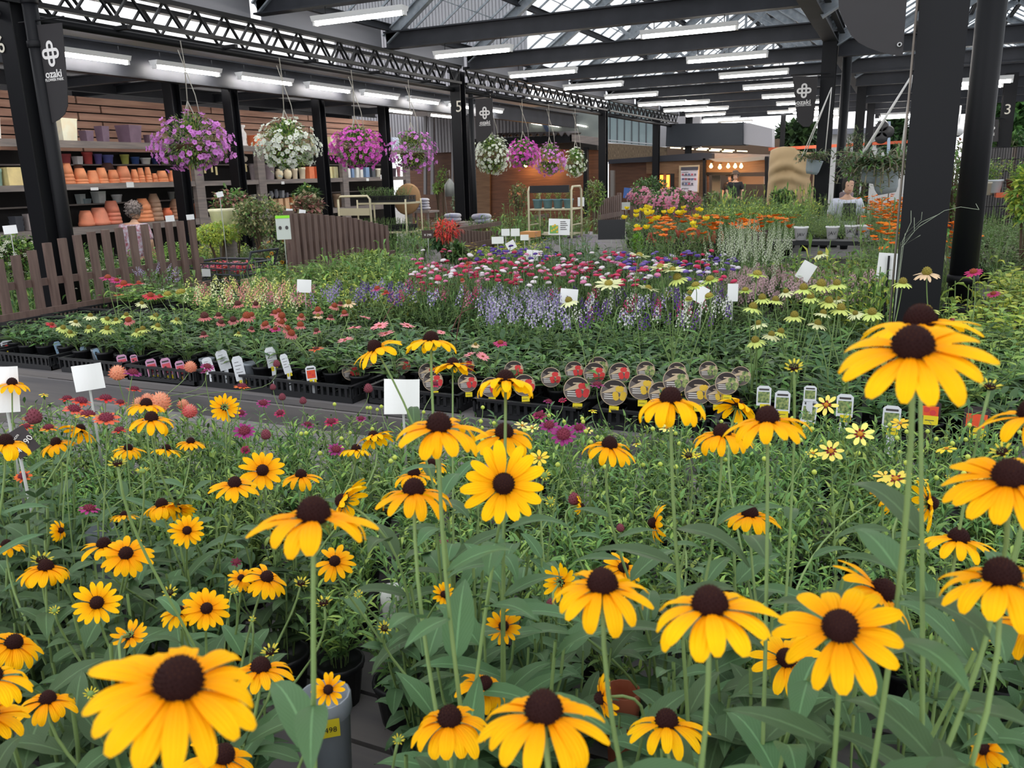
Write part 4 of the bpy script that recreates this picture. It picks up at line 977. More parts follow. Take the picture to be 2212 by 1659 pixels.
def stem_to(q, p, a, r, leaves=0, L=.11, W=.038, m=STM, lm=LF, zr=.12, bend=.3, hi=.5):
    """stem from plant q's crown to flower at p; returns nothing"""
    o = V(q['o'].location); e = p - o; b = V(random.uniform(-.02, .02), random.uniform(-.02, .02), zr); ln = (e - b).length
    pts = bez(b, b + V(0, 0, ln * .4) + (e - b) * .1, e - a * ln * bend, e - a * .003, 12)
    mb = MB(); mb.tube(pts, [r * (1.35 - .5 * i / 12) for i in range(13)], m, 6); mb.build('stem', q['o'])
    if leaves:
        mb = MB(); az = random.random() * 6
        for k in range(leaves):
            t = .2 + hi * (k + random.random() * .6) / leaves; i = int(t * 12); c = pts[i]; az += 2.3 + random.random()
            s = random.uniform(.75, 1.15) * (1.1 - .5 * t); d = V(math.cos(az), math.sin(az), random.uniform(.25, .9))
            mb.leaf(c, d, V(0, 0, 1), L * s, W * s, lm, random.uniform(.6, 1.3), 8, .22, None, 4, .03)
        mb.build('stem_leaves', q['o'])
RUD = [(26,830,75,70,0,9),(12,959,115,68,0,12),(122,959,78,55,-20,10),(171,930,78,118,30,8),(316,876,86,85,0,9),(327,907,100,60,0,11),(277,971,66,58,0,9),(359,972,66,95,10,7),(412,956,62,60,0,8),
(567,1018,92,30,0,4),(507,1047,100,48,0,7),(485,880,60,150,-160,4),(350,1093,92,66,-10,14),(382,1100,76,125,0,6),(404,1147,68,22,0,4),(129,1146,48,80,80,8),(268,1115,60,95,0,6),(224,1180,104,80,0,8),(272,1198,104,42,0,6),(14,1180,78,90,0,9),
(99,1229,112,64,0,12),(209,1304,102,28,0,3),(388,1323,82,46,-10,9),(446,1316,90,28,5,4),(28,1393,128,58,20,9),(280,1372,74,138,150,6),(103,1514,122,74,0,10),(385,1483,365,262,6,7),(-22,1468,175,68,0,9),(-30,1548,170,66,0,9),(480,1638,172,70,20,9),(215,1705,150,60,0,9),(563,1447,150,84,0,9),
(575,1250,100,50,22,8),(521,1250,56,40,0,5),(677,1120,255,68,0,9),(650,1029,86,60,0,10),(745,1085,118,104,-62,7),(808,945,82,108,-20,9),(769,973,72,94,0,8),(948,926,192,54,0,9),(1089,940,142,50,0,9),(932,1004,72,55,0,8),(894,1026,96,84,0,8),(894,1065,172,84,0,9),(1088,1047,166,15,0,3),
(1092,826,146,100,0,10),(978,790,96,98,0,8),(723,1214,86,35,0,6),(958,1285,56,30,40,2),(1088,1353,80,12,0,2),(709,1491,76,20,0,2),(1045,1483,128,55,20,11),(971,1559,190,58,0,12),(1174,1545,290,60,0,9),(812,754,112,74,-30,7),(931,738,120,87,0,8),
(1449,867,168,78,0,11),(1316,965,122,58,10,10),(1560,940,134,64,0,11),(1658,910,178,62,0,9),(1592,878,96,116,20,10),(1415,1130,84,88,-84,7),(1620,1115,126,85,0,10),(1345,1228,86,42,35,7),(1253,1092,44,88,90,9),(1210,1258,76,150,100,5),(1301,1271,236,60,0,9),(1533,1317,276,64,0,9),(1302,1507,100,78,-100,6),(1440,1565,176,88,0,10),
(1972,757,300,256,0,7),(1988,702,232,82,0,6),(1910,1070,84,80,60,11),(2005,1087,112,70,86,6),(2182,1037,255,44,0,7),(2070,1168,152,84,10,10),(2232,902,215,70,0,9),(1900,1282,190,56,50,6),(1815,1361,262,40,0,5),(1699,1426,152,42,0,6),(1738,1372,96,52,0,3),(2163,1255,270,66,0,9),(2092,1370,80,32,-30,4),(2128,1619,100,60,-60,6),(2236,1352,200,68,0,9),
(1905,1066,40,80,0,9)]
SMAX = .088
for (u, v, D, pit, rol, dr) in RUD:
    d = SMAX * F / D; p = P(u, v, d=d); zmin = 1.16 + .02 * random.random() if v > bound(u) else 1.1
    if p.z < zmin: p = P(u, v, z=zmin)
    if p.y > 2.75: p = P(u, v, y=2.7)
    if 43 <= pit <= 72: pit = min(80, pit + 17)
    if pit > 200: pit -= 200
    S = D * depth(p) / F * 1.04; a = axis(p, pit, rol); q = nearest(p, ('rud',) if D > 60 or v > bound(u) else ('rud', 'fine'), V(-a.x * .06 + random.uniform(-.12, .12), -a.y * .06 + random.uniform(-.1, .1), 0))
    big = D > 110; o = p - V(q['o'].location)
    short = dr <= 3 and D < 105
    mb = MB(); petals(mb, a, S * 1.06, random.randint(13, 16), YEL, dr * .15, .26 if dr < 5 else .08, (.41 if not short else .35), .138 if not short else .12, 9 if big else 6, 4 if big else 2, .1, .13, .04 if dr > 5 else 0)
    h = mb.build('flower_head', q['o'], o); q['n'] += 1; q['big'] = max(q.get('big', 0), D)
    mb = MB(); dome(mb, a, S * .135, S * .185, CONE, 170 if D > 200 else 110 if big else 55, CONT, spike=.13); mb.build('cone', h)
    mb = MB(); aa, r_, f_ = basis(a)
    for k in range(10):
        t = k * .628; dd = r_ * math.cos(t) + f_ * math.sin(t); mb.leaf(dd * .02 * S - a * .01 * S, dd * .9 - a * .25, a, S * .2, S * .045, SEP, .8, 3, .1, None, 2)
    mb.build('sepals', h)
    stem_to(q, p, a if a.z > -.2 else (a + V(0, 0, .6)).normalized(), .0021 if D < 120 else .0022, 3 if D < 70 else 4 if D < 110 else 7, .115 if D < 110 else .13, .038 if D < 110 else .044, hi=.5 if D < 110 else .66)
# young blooms and buds
YNG = [(254,1003,46,55),(366,1281,36,30),(90,1212,50,60),(308,1020,34,70),(700,1305,46,70),(830,1358,36,30),(585,1410,46,50),(1715,795,46,40),(2138,838,52,60),(2166,978,54,60),(1488,985,36,40),(1175,1028,32,30),(775,1285,24,30),(1190,1085,28,30),(650,1262,40,60),(195,1500,34,40),(228,1515,34,30),(545,1340,20,50),(118,1320,26,30),(505,1277,30,40),(860,1600,30,40)]
for u, v, D, pit in YNG:
    p = P(u, v, z=1.17) if v > 1150 else P(u, v, d=.028 * F / D)
    if p.z < 1.1: p = P(u, v, z=1.12)
    if p.y > 2.75: p = P(u, v, y=2.7)
    S = D * depth(p) / F; a = axis(p, pit, random.uniform(-40, 40)); q = nearest(p, ('rud',)); o = p - V(q['o'].location)
    mb = MB(); petals(mb, a, S, 11, YELG, .5, .75, .34, .09, 4, 2, .16, .1); h = mb.build('bud', q['o'], o)
    mb = MB(); dome(mb, a, S * .22, S * .24, CONE if D > 34 else SEP, 40, SEP, spike=.1); mb.build('cone', h)
    mb = MB(); aa, r_, f_ = basis(a)
    for k in range(9):
        t = k * .698; dd = r_ * math.cos(t) + f_ * math.sin(t); mb.leaf(-a * .02 * S, dd * .8 + a * .1, a, S * .36, S * .09, SEP, -.5, 3, .1, None, 2)
    mb.build('sepals', h); stem_to(q, p, a, .002, 2, .08, .028)
# gaillardias and coreopsis in the rows behind
MG, OR, PKB, RD = (150, 52, 116), (228, 96, 50), (226, 150, 120), (216, 72, 52)
GAI = [(287,806,42,MG,75),(448,793,32,MG,60),(443,803,24,MG,80),(605,893,28,(176,40,96),50),(665,918,31,MG,70),(716,912,35,(176,36,88),60),(528,932,48,MG,40),(569,872,35,MG,60),(520,893,30,MG,60),(530,972,22,(160,30,90),30),(726,972,40,MG,50),(193,1100,46,(176,60,130),75),(1166,897,36,(158,40,88),60),(1186,920,44,MG,50),(1217,940,58,MG,35),(1250,925,36,MG,50),(1185,868,27,MG,75),(1290,832,36,MG,75),(780,905,26,MG,60),(960,1170,24,(130,50,80),60),(1105,1210,20,MG,60),(1215,865,20,(190,50,90),60),(940,830,26,(200,50,90),60),(510,1215,26,(110,40,60),50),
(145,862,36,RD,80),(175,868,48,RD,82),(228,862,46,RD,80),(290,842,36,RD,82),(230,905,58,(224,110,70),60),(258,930,38,RD,75),(160,885,50,(220,90,80),70),(50,1030,38,OR,50),(57,922,30,OR,60),(523,836,38,(230,120,40),80),(60,905,24,(190,120,60),70),(105,925,40,(236,150,40),70),(190,898,55,(240,180,40),85),(340,880,40,(216,100,70),60),(260,870,30,RD,70),(320,860,26,OR,60),
(255,812,37,PKB,50),(410,797,28,PKB,50),(345,875,46,PKB,50),(408,893,34,(224,120,110),50),(395,878,26,PKB,50),(318,868,30,PKB,60),(300,875,28,(230,170,140),50)]
CORE = [(1785,875,48,(236,220,110),30),(1858,938,56,(236,222,120),25),(1795,975,54,(236,222,110),35),(1945,915,40,(240,205,60),55),(2045,970,42,(244,214,60),80),(1756,980,34,(240,226,90),60),(1935,1035,62,(232,214,90),60),(1912,1030,44,(240,200,90),60),(1990,1040,30,(226,216,90),60),(2055,1030,24,(226,216,80),60),(2110,1040,40,(236,226,100),60),(1165,990,42,(246,214,70),40),(1280,888,20,(230,214,60),70),(1440,925,34,(240,228,130),60),(1150,925,30,(240,228,130),60),(1270,930,24,(240,228,130),60),(1375,960,20,(236,220,80),80),(1505,985,20,(226,210,60),60),(2070,1055,26,(236,226,90),60),(95,853,20,(232,214,60),70),(1128,920,34,(240,226,140),60)]
for lst, kd in ((GAI, 0), (CORE, 1)):
    for u, v, D, c, pit in lst:
        d = .05 * F / D; p = P(u, v, d=d); zb = 1.12 if v > bound(u) else 1.03
        if p.z < zb: p = P(u, v, z=zb)
        if p.y > 2.78: p = P(u, v, y=2.76)
        S = D * depth(p) / F; a = axis(p, pit, random.uniform(-15, 15)); q = nearest(p, ('fine', 'rud') if u < 800 else ('fine',)); o = p - V(q['o'].location)
        if c in (PKB,) or c == (230, 170, 140) or c == (224, 120, 110):
            mb = MB(); dome(mb, a, S * .42, S * .6, pet(c), 70, pet((240, 190, 160)), spike=.35); h = mb.build('flower_head', q['o'], o)
        else:
            mb = MB(); petals(mb, a, S, 12 if kd == 0 else 8, pet(c), .55 if pit > 60 else .25, .1, .34 if kd == 0 else .4, .16 if kd == 0 else .2, 4, 2, .14); h = mb.build('flower_head', q['o'], o)
            mb = MB(); dome(mb, a, S * (.24 if kd == 0 else .1), S * (.2 if kd == 0 else .1), mat('gaillardia_heart', (104, 28, 48), .8) if kd == 0 else mat('coreopsis_heart', (190, 130, 30) if 1 else 0, .8), 40, spike=.3); mb.build('centre', h)
            if kd == 1 and D > 44:
                mb = MB(); petals(mb, a, S * .5, 8, pet((120, 24, 30)), .1, .16, .3, .2, 2, 2, .16); mb.build('dark_ring', h)
        stem_to(q, p, a if a.z > .1 else V(0, 0, 1), .0013, 0, zr=.2); q['n'] += 1
# seed heads on thin stalks and small coreopsis buds
SEED = mat('seed_head', (112, 50, 62), .8)
for u, v, D in [(796,845,18),(575,945,20),(75,910,30),(610,862,14),(598,790,14),(1240,1085,24),(1340,1145,16),(1190,1310,20),(590,840,12),(655,870,14)]:
    p = P(u, v, z=1.1) if v > 800 else P(u, v, y=2.7); q = nearest(p, ('fine',)); S = D * depth(p) / F
    mb = MB(); dome(mb, (0, 0, 1), S / 2, S * .9, SEED, 40, spike=.3); mb.build('seed_head', q['o'], p - V(q['o'].location)); stem_to(q, p, V(0, 0, 1), .0012, zr=.2)
bm = MB(); bm.lathe([(.001, -.006), (.006, -.002), (.0065, .003), (.003, .007), (.0005, .008)], mat('bud_green', (176, 190, 80), .6), 8); BUD = bm.mesh('bud')
for k in range(90):
    u = random.choice([random.uniform(1120, 1700), random.uniform(1700, 2212), random.uniform(600, 1120)]); v = random.uniform(880, 1010) + (u - 1100) * .03
    p = P(u, v, z=random.uniform(1.0, 1.1))
    if p.y > 2.8: continue
    q = nearest(p, ('fine',)); o = ob('bud', BUD, q['o'], p - V(q['o'].location)); stem_to(q, p, V(0, 0, 1), .0011, zr=.22, bend=.4)
# tall loose nodding stalks over the fine leaves
for k in range(60):
    u = random.uniform(380, 1500); v = random.uniform(880, 1090); p = P(u, v, z=random.uniform(1.02, 1.12))
    if p.y > 2.8: continue
    q = nearest(p, ('fine',)); o = V(q['o'].location); e = p - o; s = V(random.uniform(-.03, .03), random.uniform(-.03, .03), 0)
    mb = MB(); mb.tube(bez(V(0, 0, .2), V(s.x, s.y, e.z * .8), e + s + V(0, 0, .06), e, 8), .0012, STM, 4, False); mb.build('stalk', q['o'])
rows = {}
for q in PL: rows.setdefault((q['row'], q['kind']), []).append(q)
rk = sorted(set(q['row'] for q in PL))
for (r_, kd), L in rows.items():
    L.sort(key=lambda q: proj(q['o'].location)[0])
    for i, q in enumerate(L):
        w = 'black-eyed susan plant' if kd == 'rud' else ('yellow coreopsis plant' if q['o'].name.startswith('core') else 'magenta gaillardia plant')
        fl = {0: 'without open flowers', 1: 'with one open flower'}.get(q['n'], 'with %d open flowers' % q['n'])
        q['o']['label'] = '%s %s, row %d from the front, %s' % (w, fl, r_ + 1, nth(i, len(L)))
        q['o']['group'] = 'black-eyed susans on the front bench' if kd == 'rud' else 'fine-leaved plants on the front bench'
# visible pots, tags on the front bench
def near_pot(u, v, D, mesh, label, r, nm='flower_pot'):
    p = P(u, v, z=.95); s = D * depth(p) / F / (2 * r); t = thing(nm, label, 'pot', (p.x, p.y, Z1)); 
    o = ob('pot', mesh, t, None, 0, (s, s, (p.z - Z1) / (.12 if r > .07 else .115)));  return t
g = near_pot(700, 1500, 110, POT_GRY, 'pale grey pot with a yellow 498 price sticker among the leaves', .06)
p = P(720, 1550, z=.86); f = (CAM - p); f.z = 0; f.normalize(); gp = V(g.location); R_ = depth(P(700, 1500, z=.95)) * 110 / F / 2 * .98
c = gp + f * (R_ + .004); c.z = .915; M = frame(c - gp, V(0, 0, 1).cross(f), (0, 0, 1)); mb = MB(); s = .5
mb.add([M @ V(x * .042 * s * 2 / 2, y_ * .034 * s, 0) for x, y_ in ((-1, -1), (1, -1), (1, 1), (-1, 1))], [(0, 1, 2, 3)], YSTK, smooth=False); mb.build('price_sticker', g)
text('\u00a5 498', .014, M @ Matrix.Translation((0, -.003, .0005)), INK, 'price', g, ext=.0002)
near_pot(215, 1140, 62, POT_GRY, 'pale ridged pot of bare cut stems at the left', .06)
near_pot(1345, 1490, 75, POT_TER, 'terracotta pot showing through the leaves at bottom centre', .075)
near_pot(845, 1270, 48, POT_WHT, 'pinkish white pot behind the big serrated leaf', .06)
# ================================================================ second bench: coneflowers
random.seed(5)
Z2 = .72
bench(-6.2, -.08, 3.2, 5.5, Z2, 'long grey timber bench carrying the coneflowers in black trays', .16)
bench(-.06, 2.6, 3.2, 4.3, Z2, 'short grey bench in front of the broad near column at right', .16)
bench(.32, 2.6, 4.32, 5.5, Z2, 'grey bench end to the right of the broad near column', .16)
bench(-5.4, .25, 5.75, 8.6, .80, 'middle bench carrying the asters and snapdragon-like spikes')
bench(-4.3, .58, 8.75, 11.8, .92, 'far bench carrying the yellow and orange flowers and feathery green plants')
bench(.66, 6.5, 5.75, 12.6, .75, 'far right bench with mixed greenery beyond the round pipe')
bench(-8.6, -7.5, 6.2, 11.5, .62, 'low bench with bedding plants between the left fence and the shelves')
bench(-6.9, -5.8, 8.6, 13.1, .66, 'bench of mixed plants behind the middle picket fence')
tl = []
for j, yy in enumerate((3.42, 3.80, 4.18, 4.56, 4.94, 5.3)):
    for i in range(15):
        x = -6.0 + i * .565 + .04 * math.sin(i * 5 + j); u, v, d = proj((x, yy, .85))
        if -150 < u < 2350 and not (-.42 < x < .48 and 4.1 < yy < 4.9): tl.append(tray(x, yy + .015 * math.sin(i * 3 + j), Z2, 'x', .02 * math.sin(i * 7 + j)))
nth_label(tl, 'black slotted plastic plant tray on the coneflower bench, #')
for i, t in enumerate(sorted(tl, key=lambda o: (round(o.location.y, 1), o.location.x))):
    rr = [3.4, 3.8, 4.2, 4.6, 4.9, 5.3]; k = min(range(6), key=lambda q: abs(rr[q] - t.location.y))
    t['_r'] = k
for k in range(6):
    L = sorted([t for t in tl if t['_r'] == k], key=lambda o: o.location.x)
    for i, t in enumerate(L): t['label'] = 'black slotted plant tray on the coneflower bench, row %d, %s' % (k + 1, nth(i, len(L)))
for t in tl: del t['_r']
PL2 = []
def pip(u, v, poly):
    c = False; n = len(poly)
    for i in range(n):
        (a, b), (x, y) = poly[i], poly[i - 1]
        if (b > v) != (y > v) and u < (x - a) * (v - b) / (y - b) + a: c = not c
    return c
POSTS = [(o.location.x, o.location.y) for o in SC.objects if o.name.split('.')[0] in ('steel_column', 'drain_pipe', 'pipe_socket')]
def bed(poly, zc, zb, st, fols, pot, nm, label, group, kind='', sc=(.85, 1.1), fl=None, nfl=0, fsp=.1, fz=None, cat='plant', stem=STM, potz=.09, aim=(0, 0, 1), fsc=(.8, 1.1)):
    """fill the ground seen inside poly (at canopy height zc) with potted plants"""
    n0 = len(PL2); pts = [P(u, v, z=zc) for u, v in poly]; x0, x1 = min(p.x for p in pts), max(p.x for p in pts); y0, y1 = min(p.y for p in pts), max(p.y for p in pts)
    y = max(y0, 3.42); r = 0
    while y < y1:
        x = x0 + (st / 2 if r % 2 else 0)
        while x < x1:
            xx, yy = x + random.uniform(-.2, .2) * st, y + random.uniform(-.2, .2) * st; u, v, d = proj((xx, yy, zc))
            if d < 15 and pip(u, v, poly):
                if any(abs(xx - a) < .2 and abs(yy - b) < .2 for a, b in POSTS): x += st; continue
                zq = [b[4] for b in BENCHES if b[0] + .03 < xx < b[1] - .03 and b[2] + .03 < yy < b[3] - .03]
                if xx < -9.6: x += st; continue
                zk = (zq[0] + (.012 if zb == Z2 + .01 else .002)) if zq else 0.0
                t = thing(nm, label, cat, (xx, yy, zk), group=group)
                if pot or not zq: ob('pot', pot or POT_BLK, t, None, 0, 1 if zq else 2)
                fm_ = random.choice(fols); s = random.uniform(*sc); f = ob('foliage', fm_, t, (0, 0, potz), random.random() * 6.28, (s, s, (zc - zk - potz) / fm_['h'] * random.uniform(.8, 1.1)))
                hh = (fz + zb - zk if fz else zc - zk)
                for k in range(nfl):
                    a = random.random() * 6.28; rr = fsp * math.sqrt(random.random()); p = V(math.cos(a) * rr, math.sin(a) * rr, hh * random.uniform(.88, 1.06))
                    m = random.choice(fl); q = ob(m.name.split('.')[0], m, t, p); look(q, V(random.uniform(-.25, .25), random.uniform(-.25, .25), 1) + V(aim) * .0, random.random() * 6); k_ = random.uniform(*fsc); q.scale = (k_, k_, k_)
                PL2.append(dict(o=t, xy=(xx, yy), kind=kind, n=0, z=zk, row=r))
            x += st
        y += st * .9; r += 1
    return [q['o'] for q in PL2[n0:]]
def near2(p, kind): return min((q for q in PL2 if q['kind'] in kind), key=lambda q: (q['xy'][0] - p.x) ** 2 + (q['xy'][1] - p.y) ** 2)
# coneflower plants over the whole front of the bench
A = bed([(-60, 704), (140, 674), (300, 656), (440, 668), (900, 690), (1000, 700), (1500, 716), (1640, 690), (2260, 700), (2260, 940), (1700, 880), (1200, 815), (600, 765), (-60, 720)], .95, Z2 + .01, .175, FOL_ECH, POT_BLK, 'coneflower_plant', 'x', 'coneflower plants in trays', 'ech', (.75, 1.0))
GR, GR2, WH = pet((206, 220, 124)), pet((184, 206, 100)), pet((226, 228, 176)); PK, PK2, RE, OG, CR, MGT = pet((206, 120, 120)), pet((236, 150, 160)), pet((206, 60, 70)), pet((228, 104, 62)), pet((226, 196, 160)), pet((190, 60, 116))
cA, cB, cC, cD = mat('cone_green', (120, 108, 36), .8), mat('cone_rust', (136, 62, 34), .8), mat('cone_dark', (78, 38, 32), .8), mat('cone_olive', (140, 128, 50), .8)
# kinds: petals, cone, droop, cone height, cone radius, petal rise
K = {'g': (GR, cA, .6, .24, .17, -.2), 'G': (GR2, cD, .4, .2, .2, -.1), 'w': (WH, cA, .7, .2, .15, -.15), 'W': (WH, cD, .25, .14, .13, .15), 'd': (PK, cC, .7, .32, .24, -.25), 'r': (PK, cB, .7, .32, .23, -.25), 'R': (RE, cB, .4, .22, .17, .0), 'o': (OG, cC, .3, .14, .16, .1),
     'p': (PK2, cB, .2, .04, .1, .15), 'c': (CR, cA, .6, .26, .17, -.1), 'm': (MGT, cB, .3, .2, .18, .0), 'x': (PK, cB, .9, .42, .34, -.6), 'v': (GR2, cD, .1, .3, .34, -.2)}
FM = {}
for k, (pm, cm, dr, ch, cr_, ri) in K.items():
    FM[k] = [flower_pair(1.0, 18 if k in 'pW' else 15, pm, cm, dr, ch, cr_, ri, .13, 34, 4) for _ in range(2)]
ECH = [(136,709,26,'g'),(152,719,24,'g'),(231,690,24,'g'),(232,711,30,'g'),(193,709,25,'g'),(251,692,22,'g'),(273,681,24,'g'),(336,683,26,'g'),(340,705,26,'g'),(309,712,28,'g'),(298,717,28,'g'),(382,692,24,'g'),(362,636,20,'v'),(391,633,26,'v'),(306,656,24,'w'),(496,652,22,'w'),(515,721,18,'g'),
(442,685,32,'d'),(472,682,22,'d'),(477,697,22,'d'),(504,692,26,'d'),(533,685,34,'r'),(543,681,22,'r'),(514,658,26,'d'),(553,658,22,'d'),(593,677,22,'r'),(574,701,24,'r'),(543,711,18,'d'),(278,693,26,'r'),(440,723,22,'d'),(233,600,32,'m'),(252,606,26,'m'),(268,614,36,'R'),(256,637,20,'o'),(300,612,24,'R'),(325,639,34,'R'),(345,640,20,'R'),(111,701,22,'R'),(195,683,28,'w'),(163,696,24,'w'),
(602,673,22,'r'),(591,677,20,'d'),(608,684,30,'r'),(606,697,30,'r'),(621,711,26,'r'),(629,722,30,'r'),(595,711,26,'m'),(572,703,24,'r'),(651,684,22,'r'),(649,704,28,'r'),(684,715,20,'d'),(687,671,26,'r'),(687,683,22,'c'),(722,662,24,'r'),(735,657,18,'d'),(754,655,30,'c'),(815,624,30,'m'),(834,632,24,'R'),(714,686,20,'d'),(744,677,22,'r'),
(765,708,32,'p'),(820,704,40,'p'),(834,720,34,'p'),(789,686,24,'p'),(880,703,32,'p'),(746,734,34,'p'),(953,718,18,'p'),(1043,770,28,'p'),(1015,765,26,'p'),(1027,745,20,'c'),(683,754,32,'o'),(1010,570,22,'R'),(1117,629,20,'R'),(999,606,12,'x'),(1081,741,30,'m'),
(1381,552,42,'W'),(1426,577,46,'W'),(1453,583,42,'W'),(1464,602,42,'g'),(1315,614,54,'W'),(1229,651,42,'w'),(1400,623,44,'W'),(1503,617,34,'G'),(1534,604,36,'G'),(1442,635,24,'G'),(1488,646,18,'v'),(1532,640,22,'v'),(1356,622,12,'v'),(1490,632,14,'v'),
(1772,549,30,'w'),(1636,593,38,'G'),(1610,627,28,'G'),(1698,631,32,'w'),(1736,624,42,'g'),(1773,616,46,'g'),(1808,614,38,'g'),(1647,645,38,'g'),(1675,649,34,'g'),(1626,665,42,'g'),(1751,643,38,'g'),(1790,652,42,'g'),(1816,668,44,'g'),(1778,677,36,'w'),(1810,647,30,'w'),(1848,678,32,'w'),(1884,677,44,'g'),(1716,683,40,'g'),(1639,700,36,'w'),(1766,700,40,'w'),(1686,718,34,'g'),(1666,724,38,'w'),(1632,737,40,'g'),(1950,611,40,'g'),(2002,591,52,'c'),(2004,671,44,'g'),(2103,588,36,'m'),(2146,635,26,'m'),(2055,690,14,'m')]
for u, v, D, k in ECH:
    S0 = {'x': .03, 'v': .04, 'p': .07}.get(k, .072); p = P(u, v, d=S0 * F / D)
    if p.z < 1.04: p = P(u, v, z=1.04)
    if p.y > 5.6: p = P(u, v, y=5.5)
    if p.y < 3.3: p = P(u, v, y=3.35)
    S = D * depth(p) / F * (1.22 if k in 'gGwW' else 1.1); q = near2(p, ('ech',)); o = p - V(q['o'].location); fm, cm = random.choice(FM[k])
    a = axis(p, random.uniform(62, 78), random.uniform(-18, 18)) if D > 30 else axis(p, random.uniform(55, 80), random.uniform(-20, 20))
    h = ob('flower_head', fm, q['o'], o); look(h, a, random.random() * 6); h.scale = (S, S, S); ob('cone', cm, h); q['n'] += 1; q.setdefault('k', k)
    stem_to(q, p, a, .0022, 2 if D > 24 else 0, .1, .028, STR if (u, v) in ((1010, 570), (1117, 629), (999, 606)) else STM, LFM)
kn = {'g': 'green petals', 'G': 'green spidery petals', 'w': 'creamy white petals', 'W': 'cream petals', 'd': 'dark cones', 'r': 'rust cones and pink petals', 'R': 'red petals', 'o': 'orange petals', 'p': 'flat pink petals', 'c': 'peach petals', 'm': 'magenta petals', 'x': 'a seed cone', 'v': 'a green bud'}
rr = {}
for q in PL2: rr.setdefault(q['row'], []).append(q)
for r_, L in rr.items():
    L.sort(key=lambda q: proj(q['o'].location)[0])
    for i, q in enumerate(L): q['o']['label'] = 'coneflower plant %s, tray row %d, %s' % (('with ' + kn[q['k']]) if q['n'] else 'in leaf only', r_ + 1, nth(i, len(L)))
# ---- plant labels in the trays
TAGW = mat('tag_white', (214, 218, 222), .5); TAGB = mat('tag_blue', (150, 180, 204), .5); TAGP = mat('tag_pink', (206, 84, 96), .55); TAGM = mat('tag_mauve', (196, 150, 180), .55); TAGD = mat('tag_dark', (52, 44, 44), .5)
TAGR = mat('tag_red', (222, 82, 46), .55); TAGG = mat('tag_green', (70, 100, 62), .6, noise=(90, (170, 180, 110))); TAGT = mat('tag_tan', (196, 176, 146), .55); TXT = mat('tag_text', (70, 66, 66), .7); TXW = mat('tag_text_white', (226, 222, 216), .7)
FLOWY = mat('printed_yellow', (222, 184, 60), .6); FLOWR = mat('printed_red', (206, 60, 60), .6)
def disc(mb, x, y, r, m, z=.0006, n=12, M=None, sx=1, a0=0, a1=2 * pi):
    mb.add([M @ V(x, y, z)] + [M @ V(x + math.cos(a0 + (a1 - a0) * i / n) * r * sx, y + math.sin(a0 + (a1 - a0) * i / n) * r, z) for i in range(n + 1)], [(0, i + 1, i + 2) for i in range(n)], m, smooth=False)
def rct(mb, x0, y0, x1, y1, m, M, z=.0006): mb.add([M @ V(x0, y0, z), M @ V(x1, y0, z), M @ V(x1, y1, z), M @ V(x0, y1, z)], [(0, 1, 2, 3)], m, smooth=False)
tags = {'round': [], 'tall': [], 'photo': []}
def tagbase(u, v, d, kind, lean):
    c = P(u, v, d=d) if not isinstance(d, tuple) else P(u, v, y=d[0]); t = thing('plant_label', 'x', 'label', c); f = CAM - c; f.z *= .35; f.normalize()
    x = V(0, 0, 1).cross(f).normalized(); y = f.cross(x); x2 = x * math.cos(lean) + y * math.sin(lean); M = frame((0, 0, 0), x2, y * math.cos(lean) - x * math.sin(lean)); tags[kind].append(t)
    return c, t, M, depth(c) / F
def sticker(t, M, w, y):
    mb = MB(); rct(mb, -w * .2, y - w * .2, w * .35, y + w * .18, YSTK, M, .0015)
    rct(mb, -w * .14, y - w * .03, w * .2, y + .0, TXT, M, .002); mb.build('price_sticker', t)
def rtag(u, v, D, fy, lean=0.0):
    c, t, M, s = tagbase(u, v, (3.27 if v > 820 else 3.28 + (830 - v) * .004,), 'round', lean); r = D * s / 2
    mb = MB(); disc(mb, 0, 0, r, TAGT, 0, 24, M); disc(mb, 0, 0, r * .95, mat('tag_taupe', (104, 96, 92), .55), .0005, 24, M); mb.build('disc', t)
    mb = MB(); disc(mb, 0, r * .0, r * .93, TAGD, .001, 12, M, 1, .5, 2.6)
    mb.add([M @ V(math.cos(a) * r * .93, math.sin(a) * r * .93 * 1, .0012) for a in (-.25, .15, .55)] + [M @ V(0, r * .45, .0012), M @ V(-r * .6, r * .12, .0012), M @ V(-r * .93, r * -.1, .0012), M @ V(-r * .5, -r * .05, .0012), M @ V(r * .2, r * .1, .0012)], [tuple(range(8))], TAGT, smooth=False); mb.build('swoosh', t)
    mb = MB()
    for k in range(3): rct(mb, -r * .7, -r * (.18 + k * .16), r * (.1 + .05 * k), -r * (.12 + k * .16), TXW, M, .0014)
    rct(mb, -r * .3, r * .45, r * .35, r * .55, TAGT, M, .0014); mb.build('lettering', t)
    mb = MB()
    for k in range(6):
        a = k * 1.9; disc(mb, r * (.42 + .3 * math.cos(a)), r * (-.1 + .42 * math.sin(a)), r * .24, fy, .0016 + .0001 * k, 8, M)
    mb.build('picture', t)
    if v > 815: sticker(t, M, r * 1.3, -r * 1.25)
